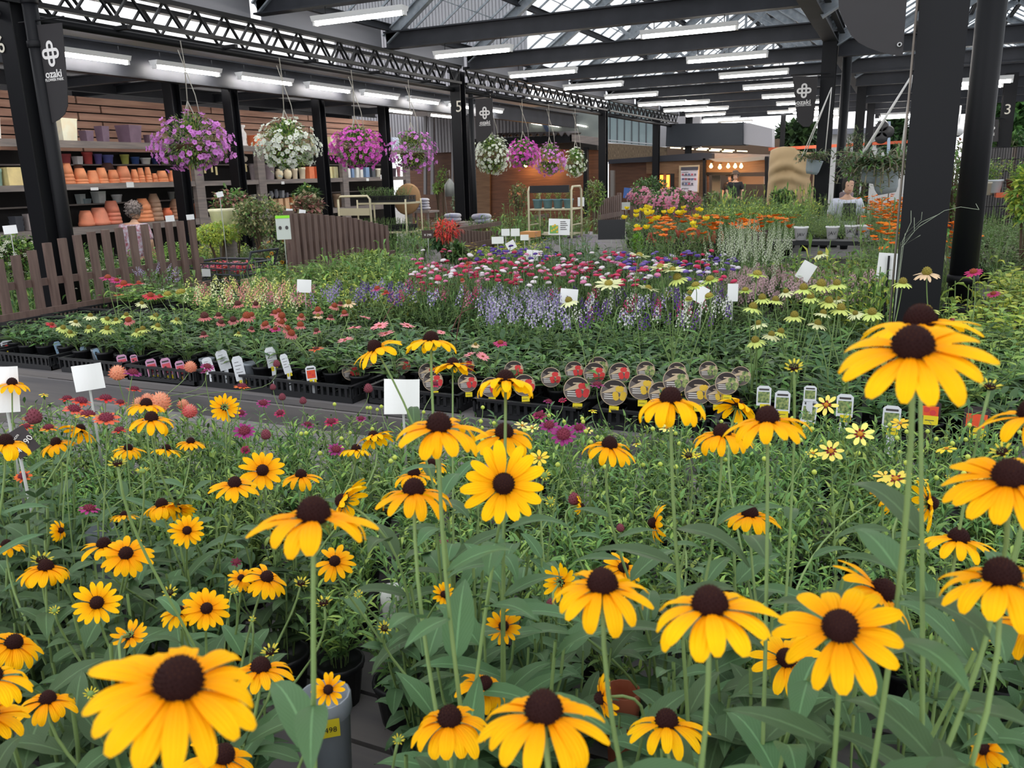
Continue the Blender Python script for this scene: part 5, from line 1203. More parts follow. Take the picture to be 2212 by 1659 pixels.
for u, v, D, k in [(1132,832,48,FLOWR),(1246,842,58,FLOWR),(1326,848,58,FLOWY),(1386,836,56,FLOWY),(1427,850,52,FLOWY),(1508,846,58,FLOWY),(1547,852,44,FLOWY),(1284,806,48,FLOWR),(1338,806,46,FLOWR),(1292,792,44,TAGG),(1460,822,56,TAGG),(1462,802,40,TAGG),(1530,800,40,TAGG),(1570,828,50,TAGG),(1190,815,44,FLOWR),(1060,836,44,FLOWR),(1010,826,42,FLOWR),(925,805,42,FLOWR),(935,823,44,FLOWR),(758,803,38,FLOWR),(1110,800,42,FLOWR),(1005,790,40,FLOWR),(870,790,34,FLOWR),(1395,800,40,TAGG),(1240,800,40,FLOWR),(790,782,30,FLOWR),(1600,812,42,TAGG)]: rtag(u, v, D, k, random.uniform(-.08, .08))
def ttag(u, v, w, h, m, lean=0, st=True, pic=None, yy=None):
    c, t, M, s = tagbase(u, v, (yy or 3.26 + max(0, 790 - v) * .006,), 'tall', lean); w *= s; h *= s
    mb = MB(); vs = [(-w / 2, -h / 2), (w / 2, -h / 2), (w / 2, h * .38), (w * .3, h * .5), (-w * .3, h * .5), (-w / 2, h * .38)]
    mb.prism([M @ V(a, b, 0) for a, b in vs], M.to_3x3() @ V(0, 0, -.001), m); mb.build('tag', t)
    mb = MB()
    if pic:
        rct(mb, -w * .4, -h * .35, w * .4, h * .2, pic[0], M); disc(mb, -w * .12, 0, w * .14, pic[1], .0012, 8, M); disc(mb, w * .16, -h * .15, w * .14, pic[1], .0012, 8, M); mb.build('picture', t); mb = MB(); rct(mb, -w * .35, h * .27, w * .35, h * .36, TXT, M)
    else:
        for k in range(4): rct(mb, -w * .3, h * (.25 - k * .14), w * (.1 + .2 * ((k * 3) % 2)), h * (.27 - k * .14), TXT, M)
    mb.build('lettering', t)
    if st: sticker(t, M, w * 1.2, -h * .56)
    mb = MB(); mb.box((-w * .25, -.001, -.12), (w * .25, .001, 0), m, Matrix.Translation(M @ V(0, -h * .45, -.002))); mb.build('spike', t)
for a in [(128,757,14,40,TAGB,.15),(184,765,12,36,TAGB,.2),(213,770,12,36,TAGB,.3),(283,755,16,30,TAGB,.3,0),(18,748,26,26,TAGW,.1,1,(TAGD,FLOWR)),(67,753,13,32,TAGW,0,1,(TAGD,TXW)),(97,757,13,36,TAGW,.2,1,(TAGD,TXW)),
          (265,783,20,34,TAGM,.1,1,(TAGP,TAGD)),(328,794,21,38,TAGM,.1,1,(TAGP,TAGD)),(360,793,20,40,TAGM,.12,1,(TAGP,TAGD)),(390,797,18,36,TAGM,.1,1,(TAGP,TAGD)),(290,778,14,24,TAGM,.1,0,(TAGP,TAGD)),(516,796,22,54,TAGW,.12),(586,772,22,44,TAGW,.12),(617,786,16,44,TAGW,.2),(482,778,24,44,TAGW,.2,0),(450,790,20,36,TAGW,.2,0),(672,806,22,32,TAGW,.05,1,(TAGR,FLOWR))]: ttag(*a)
for a in [(1690,868,32,48,TAGW,0,1,(TAGG,TAGG)),(1748,889,32,54,TAGW,-.08,1,(TAGG,TAGG)),(1825,876,34,50,TAGW,0,1,(TAGG,TAGG)),(1926,902,36,52,TAGW,0,1,(TAGG,TAGG)),(1750,850,26,34,TAGW,0,0,(TAGG,TAGG)),(1650,855,30,44,TAGW,0,1,(TAGG,TAGG)),(2008,885,44,40,TAGD,0,1,(TAGR,FLOWR)),(2110,905,50,54,TAGD,.0,1,(TAGR,TAGR))]: ttag(*a, yy=3.25)
for k, w in (('round', 'round plant label with a tan rim in the coneflower trays, #'), ('tall', 'tall plant label stuck in a pot on the coneflower bench, #')): nth_label(tags[k], w)
# translucent white sleeves and cups in the trays
cups = []
for u, v, w in [(212,778,30),(450,800,44),(545,803,44),(1000,760,36),(1015,752,28),(1905,690,30),(2010,705,44),(1580,700,26),(1660,690,24),(1850,690,26),(2060,745,40),(2130,760,40),(1215,790,34),(1935,700,40)]:
    p = P(u, v, z=.86); p = p if p.y > 3.42 else P(u, v, y=3.42); s = depth(p) / F * w / 2 / .06; t = thing('grey_pot', 'x', 'pot', (p.x, p.y, Z2 + .02)); ob('pot', POT_GRY, t, None, 0, (s * .75, s * .75, .85)); cups.append(t)
nth_label(cups, 'pale translucent nursery pot on the coneflower bench, #')
# ---- sign cards
for a in [(191, 815, 58, 56, 2.55, 'white square card on a clear stick before the bench at left', .04), (868, 857, 76, 76, 2.45, 'bent white card on a stick, below the leftmost tall yellow flower', -.06), (5, 842, 62, 100, 2.1, 'white card cut by the left picture edge', -.1),
          (657, 618, 30, 28, 5.6, 'white card at the foot of the middle picket fence', -.1), (1229, 640, 38, 32, 5.0, 'white card standing in the lilac flower spikes', -.1), (1741, 586, 30, 40, 5.2, 'white card with black clip leaning among the right coneflowers', -.5), (1512, 635, 30, 36, 4.6, 'white card half hidden by cream coneflower stems', -.5),
          (1104, 530, 20, 18, 7.2, 'small white card turned on its corner before the aster bed', .5), (1150, 551, 26, 22, 6.5, 'grey white card lying by the purple asters', -.1), (1075, 519, 26, 15, 8, 'pale card beside the short fence, lower left of a pair', 0), (1092, 502, 18, 15, 8.6, 'pale card left of a pair beside the short fence', 0), (1113, 502, 19, 16, 8.6, 'pale card right of a pair beside the short fence', 0),
          (1133, 513, 18, 12, 8.4, 'pale card below the wooden block on the cart', 0), (625, 457, 14, 12, 9, 'small white card left on the middle fence top', -.1), (653, 459, 14, 12, 9, 'small white card right on the middle fence top', -.2), (475, 420, 14, 11, 8.6, 'white card among the caladiums before the shelves', .2), (22, 496, 26, 18, 7.2, 'white card standing before the lowest shelf at left', .05),
          (367, 472, 18, 13, 8.6, 'white card behind the left fence, left of the two', .05), (411, 469, 16, 11, 8.8, 'white card behind the left fence, right of the two', .05), (1255, 436, 14, 19, 13, 'yellowish card beside the plant cart', 0), (1208, 490, 46, 34, 7.6, 'large white notice with a yellow flower picture in the middle', -.05), (1583, 632, 22, 38, 4.8, 'white tag plate between lavender plants', 0)]:
    card(*a[:6], lean=a[6], zb=.85, wob=.1 if a[2] > 50 else .02)
for o_ in [o_ for o_ in SC.objects if o_.get('label', '').startswith('large white notice')]:
    c_ = V(o_.location); f_ = CAM - c_; f_.z *= .5; M = frame(f_.normalized() * .006, V(0, 0, 1).cross(f_), (0, 0, 1)); w, h = 46 * 7.6 / F, 34 * 7.6 / F
    mb = MB(); rct(mb, -w * .45, -h * .4, -w * .05, h * .1, mat('printed_green', (120, 170, 90), .6), M, .001)
    for k in range(7): disc(mb, -w * (.1 + .05 * (k % 6)), h * (-.3 + .07 * ((k * 3) % 7)), w * .05, FLOWY, .002, 8, M)
    mb.build('picture', o_); mb = MB()
    for k in range(5): rct(mb, w * .05, h * (.3 - .12 * k), w * (.3 + .05 * (k % 3)), h * (.34 - .12 * k), TXT, M, .001)
    mb.build('writing', o_)
t, M, w, h = card(1917, 575, 40, 56, 4.7, 'white card clipped to a black stake left of the broad near column', -.05, zb=.8)
mb = MB(); mb.box((-.006, -.004, -.5), (.006, .004, .06), BLK, Matrix.Translation(M @ V(.004, 0, .01))); mb.build('stake', t)
t, M, w, h = card(1641, 509, 36, 24, 8.2, 'brown slate sign with chalk writing before the green bed', 0, zb=.9, m=mat('slate_brown', (66, 50, 46), .7))
text('THE JAPAN', h * .24, M @ Matrix.Translation((0, h * .22, .003)), TXW, 'writing', t); text('\u00a5 440', h * .3, M @ Matrix.Translation((0, -h * .2, .003)), TXW, 'writing', t)
t, M, w, h = card(924, 506, 25, 17, 9, 'small slate sign with chalk writing by the red lilies', 0, zb=.9, m=mat('slate_brown', (66, 50, 46), .7))
text('\u00a5 298', h * .4, M @ Matrix.Translation((0, -h * .1, .003)), TXW, 'writing', t)
t, M, w, h = card(46, 955, 46, 60, 1.95, 'dark slate sign turned on its corner with chalk price', .45, zb=.8, m=mat('slate_dark', (58, 52, 54), .7))
text('\u00a5 490', h * .3, M @ Matrix.Rotation(.35, 4, 'Z') @ Matrix.Translation((0, -h * .12, .003)), TXW, 'writing', t); text('24cm', h * .16, M @ Matrix.Rotation(.35, 4, 'Z') @ Matrix.Translation((0, h * .25, .003)), TXW, 'writing', t)
t, M, w, h = card(1321, 496, 58, 42, 8.3, 'blank black sign board facing away among the far flowers', 0, zb=.9, m=BLK)
t, M, w, h = card(1355, 417, 16, 22, 16, 'blue notice on a stand before the kiosk', -.1, zb=.9, m=mat('notice_blue', (60, 96, 160), .6))
t, M, w, h = card(1352, 445, 18, 16, 13, 'bundle of seed packets with a green band between the curved fences', 0, zb=.9, m=mat('packet', (190, 196, 190), .6))
t, M, w, h = card(612, 492, 30, 50, 7.6, 'hanging seed packets with a lime green header at the middle fence', 0, zb=.9, m=mat('packet', (190, 196, 190), .6))
mb = MB(); rct(mb, -w * .5, h * .4, w * .5, h * .52, mat('lime_print', (140, 220, 50), .5), M, .004); mb.build('header', t)
for dx in (-.22, .24):
    mb = MB(); disc(mb, w * dx, 0, w * .14, mat('tag_text', (70, 66, 66)), .004, 10, M, .8); mb.build('picture', t)
mb = MB()
t = None
# ---- beds behind
random.seed(9)
AS = [daisy(.05, 14, pet(c), mat('aster_%d' % i, tuple(int(k * .9) for k in c), .7), .5, .26, .42, .0, .3, 2, 2, 0, .22).mesh('flower') for i, c in enumerate(((204, 50, 92), (232, 222, 226), (216, 130, 168), (170, 40, 70)))]
ASP = [daisy(.05, 14, pet(c), mat('asterp_%d' % i, tuple(int(k * .9) for k in c), .7), .5, .26, .42, .0, .3, 2, 2, 0, .22).mesh('flower') for i, c in enumerate(((92, 62, 150), (120, 96, 176), (220, 214, 226)))]
ANG = [spike(.11, .03, 15, c) for c in (pet((164, 150, 196)), pet((196, 186, 214)), [pet((214, 210, 224)), pet((150, 130, 190))])]; ANP = [spike(.10, .026, 14, pet(c)) for c in ((204, 110, 140), (222, 150, 170))]; ANV = [spike(.11, .026, 15, pet(c)) for c in ((92, 60, 140), (230, 230, 224), (190, 70, 120), (120, 80, 160))]
SNA = [spike(.13, .03, 16, pet(c)) for c in ((224, 226, 140), (232, 234, 190), (228, 170, 150))]
WSP = [spike(.30, .016, 40, pet((196, 204, 180)))]
def B(*a, **k): return bed(*a, **k)
grp = 'plants in the back beds'
B([(400, 630), (640, 632), (660, 668), (420, 672)], 1.0, Z2, .22, FOL_LIGHT, POT_BLK, 'snapdragon_plant', 'pale yellow snapdragon plant behind the left coneflowers', 'pale snapdragons', 'x', fl=SNA, nfl=5)
B([(430, 640), (700, 640), (700, 672), (460, 672)], .98, Z2, .26, FOL_SMALL, POT_BLK, 'summer_snapdragon', 'pink flowering spike plant behind the rust coneflowers', 'pink spikes', 'x', fl=ANP, nfl=4)
B([(700, 630), (900, 634), (900, 664), (690, 664)], 1.02, Z2, .24, FOL_SMALL, POT_BLK, 'summer_snapdragon', 'purple flowering spike plant left of the asters', 'purple spikes', 'x', fl=ANV[:1] + ANG[:1], nfl=6)
B([(860, 632), (1060, 638), (1060, 672), (860, 668)], 1.02, Z2, .23, FOL_SMALL, POT_BLK, 'summer_snapdragon', 'rose pink flowering spike plant below the pink asters', 'rose spikes', 'x', fl=ANP + ANV[2:3] + ANG[2:], nfl=4)
B([(1010, 640), (1210, 648), (1220, 716), (1030, 712)], 1.0, Z2, .2, FOL_SMALL, POT_BLK, 'summer_snapdragon', 'lilac flowering spike plant in the mass at the picture middle', 'lilac spikes', 'x', fl=ANG + ANG[2:], nfl=7)
B([(1200, 645), (1560, 640), (1560, 712), (1210, 716)], 1.0, Z2, .22, FOL_SMALL, POT_BLK, 'summer_snapdragon', 'mixed white and violet spike plant behind the cream coneflowers', 'mixed spikes', 'x', fl=ANV + ANG[2:] + ANV[1:2], nfl=5)
B([(560, 560), (700, 560), (900, 570), (900, 628), (560, 622)], 1.08, .8, .25, FOL_LIGHT + FOL_YG, POT_BLK, 'leafy_plant', 'leafy green plant in front of the middle picket fence', 'leafy plants by the fence', 'x', (1, 1.3))
B([(700, 545), (900, 530), (900, 575), (700, 575)], 1.15, .8, .3, FOL_LIGHT + FOL_SMALL, POT_BLK, 'leafy_plant', 'fresh green shrub beside the middle picket fence', 'leafy plants by the fence', 'x', (1, 1.3))
B([(880, 575), (1560, 590), (1570, 645), (880, 640)], 1.0, .8, .21, FOL_DARK + FOL_SMALL, POT_BLK, 'aster_plant', 'leafy aster plant in front of the open asters', 'front asters', 'x')
B([(885, 558), (1180, 548), (1420, 566), (1420, 600), (890, 600)], 1.18, .8, .2, FOL_DARK, POT_BLK, 'aster_plant', 'china aster plant with red, pink and white flowers', 'red and white asters', 'x', (1.05, 1.25), fl=AS, nfl=5, fsp=.13)
B([(1040, 536), (1170, 536), (1170, 556), (1040, 556)], 1.2, .8, .24, FOL_DARK, POT_BLK, 'aster_plant', 'china aster plant with violet flowers at the back of the bed', 'violet asters', 'x', (1.05, 1.25), fl=ASP[:1], nfl=5, fsp=.13)
B([(1300, 548), (1580, 546), (1580, 600), (1400, 600), (1300, 570)], 1.18, .8, .21, FOL_DARK, POT_BLK, 'aster_plant', 'china aster plant with violet and white flowers on the right', 'violet asters', 'x', (1.05, 1.25), fl=ASP + AS[:1] * 1, nfl=5, fsp=.13)
B([(1030, 522), (1180, 520), (1180, 546), (1030, 546)], 1.12, .82, .24, FOL_YG, None, 'begonia_plant', 'low yellow flowered bedding plant by the short fence', 'yellow bedding', 'x', (.9, 1.1), fl=[daisy(.035, 6, pet((232, 196, 50)), None, .2, 0).mesh('flower')], nfl=7, fsp=.14)
B([(1170, 530), (1340, 528), (1350, 572), (1180, 572)], 1.15, .8, .3, FOL_BIG, POT_BLK, 'leafy_plant', 'dark broad-leaved plant in the middle of the far bed', 'dark broad leaves', 'x', (.7, .85))
B([(1165, 508), (1300, 506), (1300, 522), (1165, 524)], 1.12, .85, .26, FOL_GREY, None, 'lavender_plant', 'purple flowered low plant below the white notice', 'low purple plants', 'x', (.8, 1), fl=[daisy(.035, 5, pet(c), None, .2, 0).mesh('flower') for c in ((140, 80, 170), (150, 130, 196))], nfl=14, fsp=.14)
B([(1560, 600), (1900, 590), (1900, 640), (1620, 650), (1560, 650)], 1.02, .75, .22, FOL_GREY, POT_BLK, 'thyme_plant', 'grey-green airy plant with tiny pale pink flowers on the right', 'airy pink plants', 'x', (.9, 1.2), fl=[spike(.1, .03, 26, pet((206, 176, 180)))], nfl=9, fsp=.15)
B([(1560, 650), (2000, 640), (2060, 700), (1560, 712)], .95, Z2, .24, FOL_SMALL + FOL_GREY, POT_BLK, 'leafy_plant', 'leafy plant under the right coneflowers', 'leafy plants under coneflowers', 'x')
B([(1690, 545), (1960, 535), (1960, 600), (1760, 600)], 1.2, .78, .22, FOL_LIGHT + FOL_YG, POT_BLK, 'leafy_plant', 'tall fresh green leafy plant left of the broad near column', 'tall green plants', 'x', (1.2, 1.45))
B([(1560, 545), (1700, 545), (1700, 600), (1560, 600)], 1.1, .78, .22, FOL_GREY + FOL_SMALL, POT_BLK, 'spiked_plant', 'plant with upright whitish flower spikes', 'whitish spikes', 'x', (1, 1.2), fl=WSP, nfl=4, fsp=.13)
# yellow, orange and feathery bed
COS = [daisy(.075, 7, pet(c), mat('cos_heart', (190, 130, 40), .8), -.5, .1, .12, .75, .34, 3, 2, 0).mesh('flower') for c in ((238, 214, 40), (246, 224, 60))]
ORG = [daisy(.07, 12, pet(c), mat('cos_heart', (190, 130, 40), .8), .45, .12, .12, .5, .3, 3, 2, 0).mesh('flower') for c in ((240, 120, 24), (244, 140, 40))]
B([(1350, 462), (1530, 462), (1530, 500), (1350, 520)], 1.22, .92, .36, FOL_SMALL + FOL_FEATH, POT_BLK, 'cosmos_plant', 'plant with open clear yellow flowers', 'yellow flowers', 'x', (.9, 1.1), fl=COS, nfl=1, fsp=.16, fz=.40, fsc=(1.3, 1.7))
B([(1400, 478), (1720, 476), (1720, 505), (1400, 520)], 1.18, .92, .3, FOL_SMALL + FOL_OLIVE, POT_BLK, 'cosmos_plant', 'plant with vivid orange flowers in the far bed', 'orange flowers', 'x', (.85, 1.0), fl=ORG, nfl=2, fsp=.16, fz=.33, fsc=(1.2, 1.7))
B([(1520, 436), (1826, 440), (1828, 470), (1884, 470), (1888, 440), (1960, 440), (1960, 472), (1700, 480), (1520, 466)], 1.24, .92, .28, FOL_FEATH, POT_BLK, 'feathery_plant', 'feathery light green plant in the far bed', 'feathery plants', 'x', (1.0, 1.2), fl=[daisy(.03, 6, pet((226, 226, 214)), None, .1, 0).mesh('flower')], nfl=2, fsp=.2)
B([(1540, 418), (1760, 420), (1760, 442), (1540, 440)], 1.4, .92, .34, FOL_YG + FOL_LIGHT, None, 'leafy_plant', 'yellow-green plant at the back of the far bed', 'yellow-green plants', 'x', (1.1, 1.3))
B([(1880, 440), (1965, 440), (1965, 560), (1900, 520)], 1.3, .92, .27, FOL_OLIVE + FOL_FEATH, None, 'marigold_plant', 'orange marigold plant left of the broad near column', 'orange marigolds', 'x', (1, 1.2), fl=ORG, nfl=7, fsp=.17, fz=.45)
B([(2030, 475), (2085, 475), (2085, 560), (2030, 570)], 1.15, .85, .24, FOL_OLIVE + FOL_FEATH, None, 'marigold_plant', 'orange marigold plant between column and round pipe', 'orange marigolds', 'x', (1, 1.2), fl=ORG, nfl=10, fsp=.15, fz=.4)
# right side of the view
B([(2110, 560), (2300, 570), (2300, 700), (2090, 690)], 1.05, .72, .3, FOL_LIME, POT_BLK, 'coleus_plant', 'bright lime leaved plant at the right edge', 'lime leaved plants', 'x', (1.1, 1.3))
B([(2115, 545), (2260, 530), (2260, 570), (2115, 575)], 1.0, .75, .35, FOL_DARK, POT_BLK, 'conifer_plant', 'dark low conifer at the right edge', 'conifers', 'x', (1.3, 1.5))
B([(2100, 445), (2260, 440), (2260, 535), (2110, 540)], 1.1, .78, .36, FOL_GREY + FOL_OLIVE, POT_BLK, 'leafy_plant', 'greyish leafy plant beyond the round pipe', 'greyish plants', 'x', (1, 1.4))
B([(2060, 690), (2260, 700), (2260, 810), (2060, 800)], 1.0, Z2, .22, FOL_LIGHT + FOL_FINE, POT_BLK, 'leafy_plant', 'fresh green leafy plant at the right end of the coneflower bench', 'right end plants', 'x')
# left aisle behind the left fence
B([(-40, 505), (70, 505), (240, 540), (430, 560), (430, 640), (-40, 600)], .95, .5, .33, FOL_SMALL + FOL_LIGHT, None, 'bedding_plant', 'white flowered bedding plant behind the left picket fence', 'plants behind the left fence', 'x', (1.3, 1.6), fl=[daisy(.05, 6, pet((226, 224, 200)), None, .2, 0).mesh('flower')], nfl=4, fsp=.2)
B([(-40, 500), (60, 500), (60, 530), (-40, 530)], 1.12, .6, .35, FOL_LIGHT, None, 'bedding_plant', 'tall white flowered plant at the left edge', 'plants behind the left fence', 'x', (1.3, 1.6), fl=[daisy(.045, 6, pet((226, 228, 214)), None, .2, 0).mesh('flower')], nfl=9, fsp=.2)
B([(400, 490), (515, 490), (520, 530), (400, 536)], 1.0, .62, .3, FOL_LIME + FOL_YG, None, 'bedding_plant', 'bright yellow-green bedding plant behind the cart', 'lime bedding', 'x', (1, 1.2))
B([(420, 530), (570, 528), (580, 556), (400, 552)], .92, .62, .26, FOL_GREY, None, 'bedding_plant', 'small white flowered bedding plant behind the cart', 'white bedding', 'x', (.8, 1), fl=[daisy(.025, 5, pet((232, 232, 226)), None, .1, 0).mesh('flower')], nfl=12, fsp=.14)
B([(600, 470), (880, 455), (1000, 470), (980, 500), (860, 500), (700, 480)], 1.05, .66, .36, FOL_SMALL + FOL_GREY + FOL_YG, None, 'bedding_plant', 'mixed small plant behind the middle picket fence', 'plants behind the middle fence', 'x', (1, 1.3), fl=[daisy(.04, 6, pet(c), None, .2, 0).mesh('flower') for c in ((226, 206, 150), (232, 228, 214))], nfl=2, fsp=.18)
B([(1020, 455), (1270, 450), (1270, 476), (1110, 482), (1020, 468)], 1.15, .66, .38, FOL_SMALL + FOL_OLIVE + FOL_LIGHT, None, 'leafy_plant', 'leafy plant around the white plant cart', 'plants round the white cart', 'x', (1.2, 1.6), fl=[daisy(.05, 8, pet(c), None, .2, 0).mesh('flower') for c in ((222, 130, 60), (226, 214, 90))], nfl=1, fsp=.2)
B([(580, 560), (640, 590), (640, 640), (570, 640)], .95, .35, .3, FOL_OLIVE + FOL_SMALL, None, 'rudbeckia_plant', 'small orange-yellow flowered plant beside the cart', 'orange flowers by the cart', 'x', (1.4, 1.7), fl=[daisy(.05, 9, pet((232, 166, 40)), cC, .2, .1).mesh('flower')], nfl=9, fsp=.2, fz=.55)
for i, q in enumerate(PL2):
    if q['kind'] == 'x': pass
# ================================================================ particular larger plants and props
random.seed(33)
def shrub(u, v, w, h, y, m, label, n=700, L=.08, Wd=.04, fl=None, nfl=0, base=True, nm='shrub', zb=None):
    c = P(u, v, y=y); s = depth(c) / F; rx, rz = w * s / 2, h * s / 2; zb = 0 if zb is None else zb; t = thing(nm, label, 'shrub', (c.x, c.y, zb)); o = V(t.location)
    mb = MB(); n = int(n * 1.25)
    for i in range(n):
        d = V(random.gauss(0, 1), random.gauss(0, 1), random.gauss(0, 1)).normalized(); k = random.uniform(.3, 1) ** .55
        p = c - o + V(d.x * rx * k, d.y * rx * k, d.z * rz * k * (1 + .15 * math.sin(d.x * 7 + i % 3))); mb.leaf(p, d * .5 + V(random.gauss(0, .6), random.gauss(0, .6), random.gauss(.15, .5)), V(0, 0, 1), L * random.uniform(.55, 1.0), Wd * random.uniform(.8, 1.2), m[i % len(m)], .6, 2, .2, None, 2)
    mb.build('foliage', t); mb = MB()
    for i in range(6):
        a = random.random() * 6.28; mb.tube(bez(V(0, 0, .0), V(0, 0, (c.z - o.z) * .5), c - o + V(math.cos(a) * rx * .3, math.sin(a) * rx * .3, -rz * .3), c - o + V(math.cos(a) * rx * .6, math.sin(a) * rx * .6, rz * .3), 5), .012, mat('twig_brown', (92, 76, 60), .8), 5, False)
    mb.build('stems', t)
    for i in range(nfl):
        d = V(random.gauss(0, 1), random.gauss(-.5, 1), random.gauss(.4, .9)).normalized(); p = c - o + V(d.x * rx, d.y * rx, d.z * rz); q = ob('flower', random.choice(fl), t, p); look(q, d, 0)
    return t
def cluster(S, c, n=14):
    mb = MB()
    for i in range(n):
        p = V(random.gauss(0, .3), random.gauss(0, .3), random.gauss(0, .15)) * S
        for j in range(1): mb.add([p + V(math.cos(k * 1.2566) * S * .17, math.sin(k * 1.2566) * S * .17, 0) for k in range(5)] + [p + V(0, 0, S * .08)], [(k, (k + 1) % 5, 5) for k in range(5)], c[i % len(c)])
    return mb.mesh('flower_cluster')
PKC = [cluster(.09, [pet((220, 130, 160)), pet((206, 150, 170))]) for _ in range(2)]
shrub(1405, 405, 76, 40, 19, [LFD, LFD, LFM], 'rounded dark green bush before the kiosk wall', 900, .1, .05)
shrub(1448, 438, 130, 58, 12.5, [LFM, LFD], 'pink flowering bush behind the yellow flowers', 1100, .07, .03, PKC, 80)
shrub(1385, 425, 60, 40, 14, [LFM, LFD], 'smaller pink flowering bush left of the big one', 500, .07, .03, PKC, 24)
shrub(1120, 425, 44, 60, 14, [LFO, LFM], 'straggly peach flowering bush left of the white cart', 500, .07, .03, [daisy(.05, 8, pet((226, 150, 110)), None, .2, 0).mesh('flower')], 14)
shrub(1285, 420, 44, 64, 13.5, [LFM, LFL, LFO], 'loose green bush right of the white cart', 600, .08, .03)
shrub(663, 424, 60, 42, 9.8, [LFD, LFM], 'green bush with yellow blooms in front of the shelves', 500, .08, .045, [daisy(.07, 7, pet((234, 214, 100)), None, .2, 0).mesh('flower')], 5)
shrub(665, 445, 66, 44, 9.4, [mat('caladium_pink', (176, 118, 112), .6, .25), LFO, mat('caladium_pale', (170, 160, 128), .6, .25)], 'pink and cream leaved caladium before the beige pots', 420, .10, .065)
shrub(500, 438, 84, 60, 8.6, [mat('caladium_pink', (176, 118, 112)), LFO, LFM], 'pink leaved caladium in a cream planter', 420, .09, .055)
shrub(562, 470, 120, 88, 8.2, [LFO, mat('pale_variegated', (176, 172, 120), .6, .25), LFM], 'cream and pink variegated shrub before the shelves', 1900, .06, .035)
shrub(1730, 455, 20, 14, 12, [LFM], 'small rounded shrub under the tan cloth', 60)
shrub(1690, 425, 54, 26, 13.5, [LFD, LFM], 'dark green shrub in front of the tan cloth', 300, .09, .05)
shrub(1540, 430, 44, 30, 14.5, [LFM, LFO], 'green shrub near the kiosk door', 260, .08, .04)
shrub(1845, 335, 60, 110, 16, [LFO, LFD], 'olive tree foliage behind the drain pipe', 900, .09, .02, nm='olive_tree')
shrub(1858, 410, 30, 60, 14, [LFO, LFM], 'thin olive shrub below the tree', 240, .08, .03)
shrub(955, 385, 26, 46, 19, [LFM, LFL], 'small pot plant hanging on the brown shop wall', 200, .09, .04, nm='wall_plant')
shrub(945, 407, 22, 22, 19, [LFL], 'lime green tuft hanging on the brown shop wall', 160, .09, .04, nm='wall_plant')
shrub(985, 440, 20, 40, 16, [LFG], 'grey-green plant in a white pot left of the column marked 5', 160, .09, .03)
shrub(955, 515, 50, 50, 9.5, [LFD], 'dark glossy plant below the slate sign', 260, .12, .05, zb=.6)
shrub(985, 545, 50, 36, 8.2, [LFD, LFM], 'dark leafy plant at the end of the short fence', 260, .1, .05, zb=.6)
shrub(905, 540, 70, 60, 9.5, [LFG, LFM], 'tall grassy plant right of the middle fence', 500, .12, .012, zb=.4)
shrub(800, 575, 150, 50, 7.0, [LFM, LFL, LFM], 'broad fresh green shrub mass before the middle fence', 1500, .09, .04, zb=.5)
shrub(860, 610, 120, 50, 6.6, [LFM, LFL], 'yellow-green leafy mass left of the asters', 800, .07, .03, zb=.5)
shrub(340, 630, 90, 90, 5.4, [LFG, LFM], 'airy upright green plant in front of the left fence', 500, .05, .014, [spike(.1, .02, 14, pet((176, 160, 200)))], 16, zb=.7)
shrub(2170, 250, 100, 120, 30, [LFD, LFM], 'dark tree crown seen beyond the hall at the right edge', 900, .5, .2, nm='tree')
shrub(1720, 300, 90, 60, 36, [LFD, mat('tree_dark', (44, 62, 42), .6)], 'dark green tree beyond the tan covered stall', 1200, .5, .25, nm='tree')
shrub(1930, 290, 60, 60, 38, [LFD, mat('tree_dark', (44, 62, 42), .6)], 'dark green tree outside, left of the broad near column', 700, .5, .25, nm='tree')
shrub(2180, 330, 110, 60, 24, [LFD, LFM, LFO], 'green hedge behind the wire mesh fence', 900, .3, .12, nm='hedge')
shrub(2060, 400, 60, 170, 9.5, [LFO, mat('rust_leaf', (132, 84, 56), .6, .2), LFO], 'tall rusty brown climber between column and round pipe', 500, .07, .03, nm='climber')
# lilies, red-orange
t = shrub(966, 496, 56, 36, 8.8, [mat('lily_orange', (226, 92, 62), .5, .3), mat('lily_red', (214, 66, 76), .5, .3)], 'bright orange-red netted bundle behind the short fence', 240, .12, .02, zb=.6, nm='netted_bundle')
# acalypha tails over grey baskets
t = thing('hanging_tails_plant', 'trailing plant with brown-red furry tails over grey baskets', 'plant', (P(1480, 530, y=8.8).x, 8.78, .9))
for i in range(34):
    u = random.uniform(1400, 1560); v = random.uniform(496, 535); p = P(u, v, y=8.68 + random.uniform(-.03, .05)) - V(t.location); mb = MB(); L = random.uniform(.08, .18)
    mb.tube([p, p + V(random.uniform(-.03, .03), -.02, -L * .5), p + V(random.uniform(-.05, .05), -.02, -L)], [.012, .016, .006], mat('furry_tail', (150, 74, 56), .9), 6); mb.build('tail', t)
for i in range(3):
    p = P(1425 + i * 62, 535, y=8.7); tray(p.x, p.y, .93, 'dark grey slatted basket under the trailing tails, %s' % nth(i, 3), sc=(1, .8, 1.6), group='grey baskets')
# lime cushion, vase flowers
t = shrub(1378, 523, 30, 40, 8.3, [mat('moss_green', (120, 176, 40), .7, .2)], 'bright green moss cushion by the grey baskets', 500, .03, .01, zb=.8, nm='moss_cushion')
